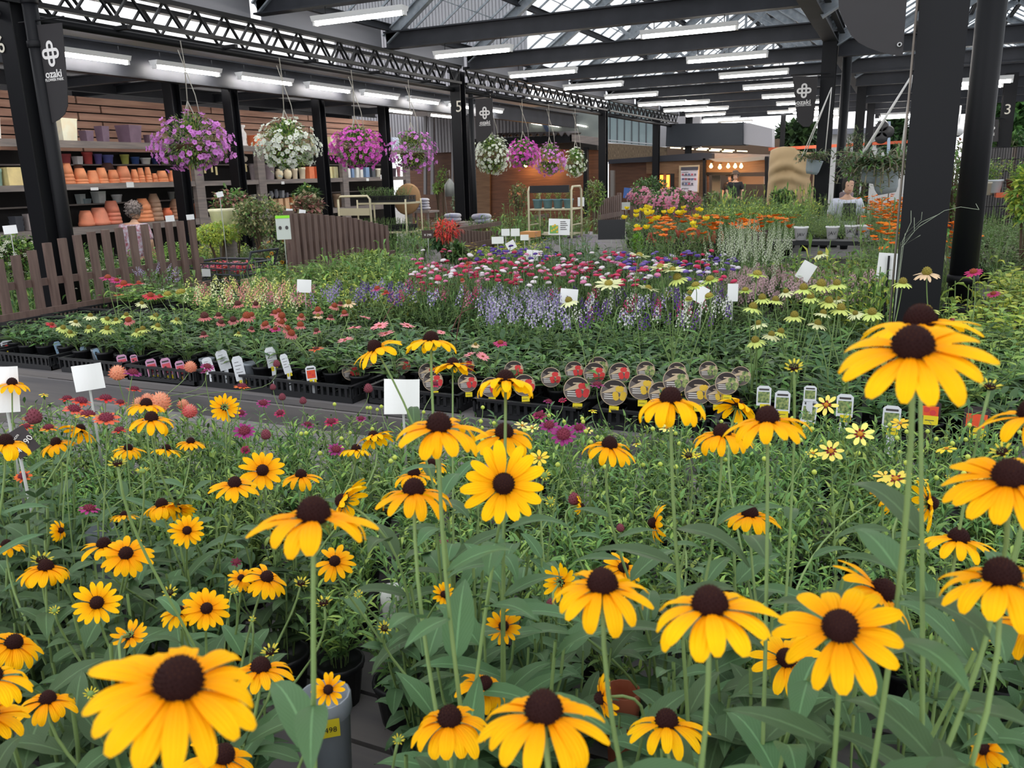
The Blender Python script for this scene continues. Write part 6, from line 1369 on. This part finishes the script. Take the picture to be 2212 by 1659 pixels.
# javelin pots
jp = []
for i, (u, v, w) in enumerate(((1730, 505, 30), (1798, 502, 28), (1838, 498, 26), (1866, 499, 28), (1700, 512, 12))):
    if i == 4: continue
    p = P(u, v, y=8.6); s = depth(p) / F * w / 2 / .06; t = thing('white_pot', 'x', 'pot', (p.x, p.y, p.z - .06)); ob('pot', POT_WHT, t, (0, 0, 0), 0, (s, s, s)); ob('foliage', random.choice(FOL_FEATH), t, (0, 0, .08), 0, (.8, .8, .75)); jp.append(t)
    f = (CAM - p); f.z = 0; f.normalize(); text('JAV', .045, frame(f * (.062 * s) + V(0, 0, .055), V(0, 0, 1).cross(f), (0, 0, 1)), INK, 'lettering', t)
nth_label(jp, 'white pot with dark lettering at the feathery bed, #')
t = thing('pot_ledge', 'dark ledge carrying the white lettered pots', 'ledge', (P(1790, 520, y=8.65).x, 8.65, 0)); zz = P(1790, 513, y=8.6).z
mb = MB(); mb.box((-.55, -.12, zz - .07), (.75, .12, zz - .03), BLK); mb.build('ledge', t)
for xx in (-.5, .7): mb = MB(); mb.box((xx, -.05, 0), (xx + .05, .05, zz - .07), BLK); mb.build('leg', t)
# plant carts
ct = P(1190, 470, y=12.2); t = rack(-4.55, 11.9, 12.1, 0, 1.0, 'x', ())
for o_ in list(t.children): bpy.data.objects.remove(o_)
bpy.data.objects.remove(t)
def facing_rack(u0, u1, vt, vb, y, label, shelves, ang=0):
    A, B_ = P(u0, vt, y=y), P(u1, vt, y=y); t = thing('plant_cart', label, 'cart', (A.x, y, 0)); L = B_.x - A.x; z1 = (A.z + B_.z) / 2; d = .4
    for q in (0, L):
        for yy in (0, d): mb = MB(); mb.tube([(q, yy, 0), (q, yy, z1 - .05), (q, yy + (.05 if yy == 0 else -.05), z1)], .016, IV, 8); mb.build('post', t)
        mb = MB(); mb.tube([(q, .05, z1), (q, d - .05, z1)], .016, IV, 8); mb.build('handle', t)
        for k in range(6): z = .25 + (z1 - .35) * k / 6; mb = MB(); mb.tube([(q, 0, z), (q, d, z)], .009, IV, 6); mb.build('rung', t)
    for z in shelves: mb = MB(); mb.box((0, 0, z - .02), (L, d, z), IV); mb.build('shelf', t)
    return t, A, L, d
zz = [P(1190, v, y=11).z for v in (410, 451, 505)]
t, A, L, d = facing_rack(1141, 1234, 404, 500, 11, 'ivory plant cart with ladder sides between the fences', zz[1:])
mb = MB(); mb.box((.03, -.02, zz[0] - .04), (L - .03, .01, zz[0] + .06), BLK); mb.build('front_panel', t)
for i in range(4):
    o = thing('potted_plant', 'small yellow-green plant in a blue grey pot on the ivory cart, %s' % nth(i, 4), 'plant', (A.x + .08 + i * (L - .12) / 3.4, 11.15, zz[1])); ob('pot', pot_mesh(.075, .13, mat('blue_grey_pot', (104, 140, 150), .5)), o); ob('foliage', random.choice(FOL_YG + FOL_LIGHT), o, (0, 0, .1), 0, .62)
zt = [P(800, v, y=12).z for v in (438, 500)]
t = thing('plant_cart', 'tall ivory cart with green seedling trays, top shelf full', 'cart', (P(800, 440, y=12).x, 12, 0)); x0, x1 = P(772, 440, y=12).x - V(t.location).x, P(876, 440, y=12).x - V(t.location).x; xl = P(738, 440, y=12).x - V(t.location).x
for z in zt: mb = MB(); mb.box((x0, 0, z - .03), (x1, .5, z), IV); mb.build('shelf', t)
for x in (x0, x1):
    for yy in (0, .5): mb = MB(); mb.tube([(x, yy, 0), (x, yy, zt[0] + .05)], .015, IV, 8); mb.build('post', t)
zl = P(760, 424, y=12).z
mb = MB(); mb.tube([(xl, -.1, .2), (xl, -.1, zl - .05), (xl + .05, -.1, zl), (x0 + .28, -.1, zl), (x0 + .33, -.1, zl - .05), (x0 + .33, -.1, .2)], .02, IV, 8); mb.build('push_handle', t)
mb = MB(); mb.box((xl + .02, -.11, zl - .32), (x0 + .31, -.09, zl - .2), IV); mb.build('plate', t)
k = 0
for zi, z in enumerate(zt):
    for i in range(4):
        xx = x0 + .13 + i * (x1 - x0 - .2) / 3.3; tx = V(t.location).x + xx; tray(tx, 12.2, z, 'black seedling tray on the %s shelf of the tall cart, %s' % (('top', 'lower')[zi], nth(i, 4)), 0, 'seedling trays on the cart', sc=(.45, 1, 1.2))
        for j in range(2):
            o = thing('seedling', 'leafy green seedling clump on the %s shelf of the tall ivory cart' % ('top', 'lower')[zi], 'plant', (tx + (j - .5) * .11, 12.15, z + .03), group='seedlings on the cart'); ob('foliage', random.choice(FOL_SMALL if zi == 0 else FOL_GREY), o, (0, 0, 0), random.random() * 6, (.9, .9, .75))
# shopping cart basket with flowers
c0 = P(505, 600, y=6.9); t = thing('shopping_cart', 'dark grey shopping cart holding pink flowers in the left aisle', 'cart', (c0.x, 6.9, 0)); Wc, Dc = .62, .42; GC = mat('cart_grey', (62, 66, 74), .45)
zb_, zt_ = .62, .98
for k in range(7):
    z = zb_ + (zt_ - zb_) * k / 6; e = .08 * k / 6; mb = MB(); a, b = -Wc / 2 - e, Wc / 2 + e; c, d_ = -Dc / 2 - e / 2, Dc / 2 + e / 2
    mb.tube([(a, c, z), (b, c, z), (b, d_, z), (a, d_, z), (a, c, z)], .008 if k < 6 else .014, GC, 6); mb.build('basket_rim' if k == 6 else 'basket_wire', t)
mb = MB(); mb.box((-Wc / 2, -Dc / 2, zb_ - .01), (Wc / 2, Dc / 2, zb_), GC); mb.build('basket_floor', t)
for k in range(9): x = -Wc / 2 + Wc * k / 8; mb = MB(); mb.tube([(x, -Dc / 2, zb_), (x * 1.2, -Dc / 2 - .04, zt_)], .005, GC, 5); mb.build('basket_wire', t)
mb = MB(); mb.tube([(Wc / 2 + .02, -Dc / 2, .1), (Wc / 2 + .08, -Dc / 2, .9), (Wc / 2 + .16, -Dc / 2, 1.1), (Wc / 2 + .16, Dc / 2, 1.1), (Wc / 2 + .08, Dc / 2, .9), (Wc / 2 + .02, Dc / 2, .1)], .014, GC, 8); mb.build('handle', t)
for x in (-.28, .3):
    for yy in (-.2, .2): mb = MB(); mb.lathe([(.05, -.012), (.06, -.01), (.06, .01), (.05, .012)], BLK, 14, Matrix.Translation((x, yy, .06)) @ Matrix.Rotation(pi / 2, 4, 'X')); mb.build('wheel', t); mb = MB(); mb.tube([(x, yy, .1), (x, yy, zb_)], .012, GC, 6); mb.build('leg', t)
mb = MB(); mb.box((-.2, -Dc / 2 - .045, .84), (-.08, -Dc / 2 - .04, .92), CARD); mb.build('price_plate', t)
for i in range(9):
    o = thing('potted_begonia', 'pink flowering pot plant in the shopping cart', 'plant', (c0.x + random.uniform(-.26, .24), 6.9 + random.uniform(-.15, .15), .62), group='plants in the shopping cart'); f = ob('foliage', random.choice(FOL_SMALL), o, (0, 0, 0), 0, (.8, .8, .9))
    for j in range(6): q = ob('flower', random.choice(PKC if i % 2 else [cluster(.09, [pet((212, 60, 110)), pet((226, 120, 90))])]), o, (random.uniform(-.08, .08), random.uniform(-.08, .08), random.uniform(.26, .34)))
# wooden crate stack below the cart, soil bags
for i, (u, v, w, h, y, c, lab) in enumerate(((1139, 507, 34, 12, 9.2, (196, 140, 84), 'small tan wooden block by the ivory cart'), (535, 610, 40, 12, 6.4, (150, 136, 104), 'upper rough timber piece under the shopping cart'), (538, 622, 36, 12, 6.35, (140, 126, 96), 'lower rough timber piece under the shopping cart'))):
    c0_ = P(u, v, y=y); s = depth(c0_) / F; mb = MB(); mb.box((-w * s / 2, 0, -h * s / 2), (w * s / 2, .2, h * s / 2), mat('tan_block_%d' % i, c, .7)); tag(mb.build('timber_block', None, c0_), lab, 'block')
BAG = mat('soil_bag', (196, 194, 196), .5, noise=(3, (120, 124, 150)), bump=(8, .6)); bl = []
for u, v, w, h, y in ((910, 432, 34, 7, 16), (910, 438, 34, 7, 16), (910, 444, 35, 7, 16), (912, 450, 35, 7, 16), (978, 466, 36, 10, 13.2), (1040, 468, 42, 12, 13.0), (978, 474, 36, 9, 13.2), (1045, 477, 40, 9, 13)):
    p = P(u, v, y=y); s = depth(p) / F; mb = MB(); a, b = w * s / 2, h * s * .55; n = 12; vs = []
    for j in range(7):
        for i in range(n):
            t = 2 * pi * i / n; e = lambda q: math.copysign(abs(q) ** .5, q); k = math.sin(pi * (j + .4) / 6.8) ** .5; vs.append((e(math.cos(t)) * a * k, e(math.sin(t)) * a * .7 * k, -b * math.cos(pi * j / 6)))
    mb.add(vs, [(j * n + i, j * n + (i + 1) % n, (j + 1) * n + (i + 1) % n, (j + 1) * n + i) for j in range(6) for i in range(n)] + [tuple(range(n))[::-1], tuple(range(6 * n, 7 * n))], BAG); bl.append(tag(mb.build('soil_bag', None, p), 'x', 'bag', 'soil bags'))
for i, o in enumerate(bl): o['label'] = 'soil bag in the %s, %s' % (('stack by the shelves', '')[i > 3] or ('pair left of the column' if i in (4, 6) else 'pair right of the column'), 'layer %d from the top' % (i + 1 if i < 4 else 1 + (i > 5)))
for i, (x, y) in enumerate(((P(910, 440, y=16).x, 16.0), (P(978, 470, y=13.2).x, 13.2), (P(1042, 472, y=13.0).x, 13.0))):
    z = P((910, 978, 1042)[i], (455, 479, 483)[i], y=y).z; t = thing('pallet', 'low timber stand under the soil bags, %s' % nth(i, 3), 'stand', (x, y, 0)); mb = MB(); mb.box((-.32, -.22, z - .04), (.32, .22, z), GRYB); mb.build('top', t)
    for a in (-.28, .24):
        for b in (-.2, .16): mb = MB(); mb.box((a, b, 0), (a + .04, b + .04, z - .04), GRYB); mb.build('leg', t)
# round woven basket and lantern by the shelves
p = P(880, 430, y=15.2); t = thing('round_basket', 'round woven disc leaning at the end of the shelves', 'basket', p); mb = MB(); mb.lathe([(.01, -.02), (.30, -.02), (.33, 0), (.30, .03), (.01, .02)], mat('woven', (140, 110, 76), .8), 20, Matrix.Rotation(pi / 2 - .2, 4, 'X')); mb.build('disc', t)
p = P(972, 405, y=17); t = thing('lantern', 'glass lantern hanging from a curved hook on the brown wall', 'lantern', p)
mb = MB(); mb.lathe([(.12, -.2), (.13, .05), (.05, .16), (.02, .2)], mat('lantern_glass', (120, 124, 122), .2), 12); mb.build('glass', t); mb = MB(); mb.tube([(-.12, .1, -1.2), (-.2, .1, -.2), (-.12, .1, .35), (0, 0, .38), (0, 0, .2)], .015, mat('old_iron', (110, 100, 92), .6), 6); mb.build('hook', t)
# wire mesh fence with wall pots at far right
p0, p1 = P(2128, 320, y=13), P(2320, 320, y=13); t = thing('wire_fence', 'dark wire mesh fence at the far right with pots hung on it', 'fence', (p0.x, 13, 0)); L = p1.x - p0.x; zt_ = p0.z
mb = MB()
for i in range(34): x = L * i / 33; mb.bar((x, 0, .3), (x, 0, zt_), .008, .008, BLACK)
for j in range(12): z = .3 + (zt_ - .3) * j / 11; mb.bar((0, 0, z), (L, 0, z), .008, .008, BLACK)
mb.build('mesh', t)
for x in (0, L * .35, L * .7): mb = MB(); mb.box((x - .025, .01, 0), (x + .025, .06, zt_), mat('weathered_post', (128, 112, 104), .7)); mb.build('post', t)
for i, (u, v, c, lab) in enumerate(((2148, 403, (200, 206, 210), 'white wall pot with ferny plant on the wire fence'), (2131, 408, (186, 178, 160), 'cream wall pot beside the white one on the wire fence'), (2190, 402, (92, 60, 50), 'brown wall pot in a red holder on the wire fence'))):
    p = P(u, v, y=12.75); t = thing('wall_pot', lab, 'pot', p); ob('pot', pot_mesh(.1, .17, mat('wallpot_%d' % i, c, .5)), t, (0, 0, -.08)); ob('foliage', random.choice(FOL_LIGHT + FOL_YG), t, (0, 0, .05), 0, 1.15)
    if i == 2: mb = MB(); mb.box((-.2, -.13, -.14), (.2, .13, -.08), mat('orange_paint', (196, 90, 56))); mb.build('holder', t)
slab('back_screen', 'dark slatted screen behind the wire fence', 'screen', [(2120, 318), (2330, 318), (2330, 470), (2120, 470)], 14.5, .05, mat('dark_screen', (66, 64, 66), .8, noise=(3, (90, 88, 88), (8, 1, 1))))
t = thing('camera_dome', 'white dome camera hanging right of the broad near column', 'camera', P(2070, 283, y=14)); mb = MB(); mb.lathe([(.01, -.08), (.06, -.05), (.08, 0), (.07, .06), (.02, .08)], WHITE, 16); mb.tube([(0, 0, .08), (0, 0, .35)], .012, WHITE, 6); mb.build('dome', t); mb = MB(); mb.lathe([(.005, -.085), (.035, -.07), (.04, -.04)], BLK, 10); mb.build('lens', t)
t = thing('beige_box', 'beige junction box on the thin dark column', 'box', P(1892, 190, y=26.8)); mb = MB(); mb.lathe([(.16, -.28), (.17, .25), (.19, .26), (.19, .3)], mat('beige_box', (170, 164, 128), .6), 12); mb.build('box', t)
t = thing('lens_sign', 'four-leaf dark emblem sign hanging outside beyond the hall', 'sign', P(1905, 285, y=28)); mb = MB()
for a in ((-.5, 0), (.5, 0), (0, .4), (0, -.4)): mb.lathe([(.28, -.02), (.33, 0), (.28, .03)], BLK, 14, Matrix.Scale(.55, 4) @ Matrix.Translation((a[0] * .6, 0, a[1] * .75)) @ Matrix.Rotation(pi / 2, 4, 'X'))
mb.build('emblem', t)
t = thing('round_stump', 'grey-pink round pot at the foot of the drain pipe', 'pot', P(1828, 425, y=13.4)); mb = MB(); mb.lathe([(.09, -.1), (.1, .05), (.08, .07), (.02, .07)], mat('pinkish_grey', (124, 108, 112), .8), 16); mb.build('pot', t)
# wispy bare stems in front of the near column
t = thing('wispy_stems', 'thin bare branching stems crossing the broad near column', 'stems', P(1950, 590, y=4.1)); o = V(t.location); mb = MB(); z0 = V(0, 0, .75 - o.z)
for pts in ([(1945, 530), (1985, 490), (2040, 455), (2075, 447), (2115, 453)], [(1945, 525), (1990, 480), (2030, 462)], [(1948, 535), (1975, 500), (1975, 470)], [(1948, 532), (1985, 510), (1988, 508)], [(1950, 520), (1968, 480), (1968, 455)], [(1955, 505), (1990, 475), (1992, 458)], [(2115, 453), (2108, 440)]):
    q = [P(u, v, y=4.1 + .02 * i) - o for i, (u, v) in enumerate(pts)]; mb.tube(([V(0, 0, z0.z), V(-.02, 0, z0.z * .4)] if pts[0][0] < 1960 else []) + q, .0011, mat('pale_stem', (140, 150, 130), .7), 5)
mb.build('stem', t)
shrub(2062, 400, 60, 150, 9, [LFO, LFM], 'olive leafy plant high up between column and round pipe', 400, .08, .035, nm='leafy_plant', zb=.9)
shrub(2230, 420, 90, 130, 8.5, [LFM, LFL, LFY], 'tall green shrub at the far right edge', 700, .1, .045)

shrub(470, 505, 110, 44, 8.0, [LFY, LFL], 'bright lime bedding mass left of the variegated shrub', 1100, .06, .03, zb=.3)
shrub(600, 560, 90, 90, 7.4, [LFM, LFO], 'green shrub between the shopping cart and the middle fence', 900, .06, .03, [daisy(.05, 9, pet((232, 166, 40)), cC, .2, .1).mesh('flower')], 16, zb=.2)
p = P(487, 478, y=8.3); t = thing('cream_planter', 'round cream planter under the pink leaved caladium', 'planter', (p.x, p.y, 0)); mb = MB(); mb.lathe([(.13, p.z - .22), (.19, p.z + .12), (.2, p.z + .13), (.2, p.z + .16), (.18, p.z + .16)], potm((200, 196, 168)), 20); mb.build('pot', t)
mb = MB(); mb.lathe([(.12, 0), (.12, p.z - .22)], GRYB, 8); mb.build('stand', t)
WF = [daisy(.05, 6, pet((226, 226, 208)), None, .2, 0).mesh('flower')]
shrub(30, 548, 130, 80, 6.1, [LFM, LFL, LFD], 'white flowered bushy plant behind the left end of the left fence', 1500, .05, .03, WF, 40, zb=.3)
shrub(170, 575, 120, 90, 6.7, [LFM, LFD], 'green bushy plant behind the middle of the left fence', 1300, .055, .03, WF, 26, zb=.3)
shrub(380, 565, 110, 80, 7.6, [LFM, LFL], 'light green bushy plant behind the right end of the left fence', 1200, .05, .03, WF, 16, zb=.3)
# ================================================================ people
SKIN = mat('skin', (206, 164, 138), .6)
def skin_body(name, parent, verts, edges, radii, m, levels=2):
    me = bpy.data.meshes.new(name); me.from_pydata([tuple(v) for v in verts], edges, []); me.materials.append(m)
    o = ob(name, me, parent); md = o.modifiers.new('skin', 'SKIN'); md.use_smooth_shade = True
    for i, r in enumerate(radii): me.skin_vertices[0].data[i].radius = (r, r) if not isinstance(r, tuple) else r
    me.skin_vertices[0].data[0].use_root = True
    s = o.modifiers.new('sub', 'SUBSURF'); s.levels = levels; s.render_levels = levels; return o
def head_mesh(skinm, hairm, long=0, hat=None):
    """head looking along -y, chin at z=0"""
    mb = MB(); n = 20; vs = []
    prof = [(.02, .0, -.03), (.045, .012, -.03), (.062, .045, -.012), (.070, .085, 0), (.076, .125, .004), (.076, .165, .006), (.064, .2, .008), (.038, .222, .008), (.008, .23, .008)]
    for r, z, yo in prof:
        for j in range(n):
            t = 2 * pi * j / n; x, y = math.cos(t) * r, math.sin(t) * r * 1.22 + yo
            if abs(math.sin(t) + 1) < .12 and .08 < z < .1: y -= .018                # nose
            if abs(abs(math.cos(t)) - .38) < .12 and math.sin(t) < 0 and .11 < z < .14: y += .008
            vs.append((x, y, z))
    mb.add(vs, [(i * n + j, i * n + (j + 1) % n, (i + 1) * n + (j + 1) % n, (i + 1) * n + j) for i in range(len(prof) - 1) for j in range(n)], skinm)
    return mb
def person(loc, yaw, label, top, low, hairc, lean=0, hat=None, hscale=1.0, arms=((.22, -.12, 1.0), (.22, -.12, 1.0)), curly=False, kneel=0):
    t = thing('person', label, 'person', loc, yaw, sc=hscale); L = lean
    def q(x, y, z): return V(x, y - math.sin(L) * max(0, z - .9), z - (1 - math.cos(L)) * max(0, z - .9))
    vs = [q(0, 0, .92), q(0, .0, 1.08), q(0, .01, 1.25), q(0, 0, 1.38), q(0, 0, 1.44), q(0, -.01, 1.50)]
    ed = [(0, 1), (1, 2), (2, 3), (3, 4), (4, 5)]; rad = [(.155, .11), (.135, .10), (.16, .11), (.13, .09), .055, .05]
    for s, a in ((-1, arms[0]), (1, arms[1])):
        k = len(vs); sh = q(s * .165, 0, 1.375); hand = q(s * a[0], a[1], a[2]); el = (sh + hand) / 2 + V(s * .05, .05, -.02)
        vs += [sh, el, hand]; ed += [(3, k), (k, k + 1), (k + 1, k + 2)]; rad += [.062, .045, .03]
        k = len(vs); vs += [V(s * .09, 0, .85), V(s * .1, -.02, .48), V(s * .1, .02, .09), V(s * .1, -.1, .04)]; ed += [(0, k), (k, k + 1), (k + 1, k + 2), (k + 2, k + 3)]; rad += [.085, .06, .042, .035]
        for f in range(5):
            k2 = len(vs); dx = (f - 2) * .016; vs += [hand + V(dx, -.02, -.07), hand + V(dx * 1.2, -.035, -.13 + .01 * abs(f - 2))]; ed += [(vs.index(hand), k2), (k2, k2 + 1)]; rad += [.011, .008]
    b = skin_body('body', t, vs, ed, rad, SKIN)
    # clothing grown over the same skeleton
    tv = vs[:4] + [q(-.165, 0, 1.375), (vs[6] + vs[7]) / 2]; k = [i for i, v in enumerate(vs) if abs(v.x - .165) < .001]
    rs = vs[k[0]]; re_ = vs[k[0] + 1]
    cv = [q(0, 0, .86), q(0, 0, 1.08), q(0, .01, 1.25), q(0, 0, 1.37), vs[6], vs[7], rs, re_]
    skin_body('shirt', t, cv, [(0, 1), (1, 2), (2, 3), (3, 4), (4, 5), (3, 6), (6, 7)], [(.18, .135), (.158, .12), (.182, .13), (.145, .105), .08, .064, .08, .064], top)
    lv = [V(0, 0, .9)]; le = []; lr = [(.175, .13)]
    for s in (-1, 1): k = len(lv); lv += [V(s * .09, 0, .84), V(s * .1, -.02, .48), V(s * .1, .02, .14)]; le += [(0, k), (k, k + 1), (k + 1, k + 2)]; lr += [.102, .08, .068]
    skin_body('trousers', t, lv, le, lr, low)
    h = head_mesh(SKIN, None).build('head', t, q(0, -.01, 1.50)); h.rotation_euler = (L * .8, 0, 0)
    mb = MB(); n = 18
    if curly:
        for i in range(420):
            d = V(random.gauss(0, 1), random.gauss(.2, 1), random.gauss(.5, 1)).normalized()
            if d.y < -.35 and d.z < .4: continue
            p = V(d.x * .10, d.y * .115 + .015, .13 + d.z * .115); mb.leaf(p, V(random.gauss(0, 1), random.gauss(0, 1), random.gauss(0, 1)) + d, d, .06, .02, hairc, 2.2, 4, .2, None, 2)
        mb.lathe([(.085, .06), (.098, .12), (.092, .18), (.06, .225), (.01, .24)], hairc, n, Matrix.Translation((0, .02, 0)))
    else:
        vs2 = []; pr = [(.072, .05), (.084, .1), (.087, .15), (.078, .2), (.05, .235), (.01, .245)]
        for r, z in pr:
            for j in range(n): a = 2 * pi * j / n; vs2.append((math.cos(a) * r, max(math.sin(a) * r * 1.2 + .018, -.06 if z < .17 else -9), z))
        mb.add(vs2, [(i * n + j, i * n + (j + 1) % n, (i + 1) * n + (j + 1) % n, (i + 1) * n + j) for i in range(5) for j in range(n)], hairc)
    mb.build('hair', h)
    if hat: mb = MB(); mb.lathe([(.17, .155), (.175, .16), (.1, .19), (.094, .25), (.06, .275), (.01, .28)], hat, 22, Matrix.Translation((0, .01, 0))); mb.build('hat', h)
    if not hat or True:
        mb = MB()
        for s in (-1, 1): mb.lathe([(.002, -.004), (.008, 0), (.002, .004)], INK, 8, Matrix.Translation((s * .028, -.082, .118)) @ Matrix.Rotation(pi / 2, 4, 'X'))
        mb.build('eyes', h); mb = MB(); mb.tube([(-.02, -.088, .05), (0, -.093, .047), (.02, -.088, .05)], .004, mat('lips', (170, 96, 90), .6), 5); mb.build('mouth', h)
        for s in (-1, 1): mb = MB(); mb.lathe([(.004, -.006), (.018, -.004), (.02, .004), (.006, .006)], SKIN, 10, Matrix.Translation((s * .076, .01, .115)) @ Matrix.Rotation(pi / 2 * s, 4, 'Y')); mb.build('ear', h)
    return t
FLORAL = mat('floral_cloth', (190, 190, 204), .7, noise=(26, (150, 70, 84))); p = P(278, 480, y=7.9)
person((p.x, 7.9, 0), pi * .1 + pi, 'person with curly grey hair in a floral blouse behind the left fence, seen from behind', FLORAL, mat('dark_trousers', (50, 50, 60), .8), mat('grey_hair', (128, 118, 114), .8), .25, hscale=.93, curly=True)
p = P(1857, 418, y=14.2)
person((p.x - .12, 13.0, 0), .35, 'person in a white overshirt and black top behind the feathery plants', mat('white_shirt', (206, 208, 222), .7), mat('dark_trousers', (50, 50, 60)), mat('dark_hair', (40, 34, 32), .7), .05, hscale=.95)
mb = MB(); P_ = bpy.data.objects['person.001']; mb.add([(-.09, -.15, 1.36), (.09, -.15, 1.36), (.11, -.165, 1.1), (-.11, -.165, 1.1)], [(0, 1, 2, 3)], mat('black_top', (34, 32, 36), .8)); q = mb.build('black_top', P_); md = q.modifiers.new('s', 'SOLIDIFY'); md.thickness = .012
p = P(1587, 420, y=27.0)
person((p.x, 27.0, 0), .2, 'person in black with a dark brimmed hat standing in the kiosk doorway', mat('black_clothes', (30, 30, 34), .8), mat('black_clothes', (30, 30, 34)), mat('dark_hair', (40, 34, 32)), 0, mat('hat_brown', (84, 70, 60), .8), hscale=1.0)
p = P(1576, 424, y=28.2)
person((p.x, 28.2, 0), -.3, 'person in a tan hat behind the one in black at the kiosk doorway', mat('dark_coat', (52, 46, 46), .8), mat('black_clothes', (30, 30, 34)), mat('dark_hair', (40, 34, 32)), 0, mat('hat_tan', (176, 134, 90), .8), hscale=.97)
# hall lighting comes from the tube lamps and the sky through the glass
SC.view_settings.exposure = .6
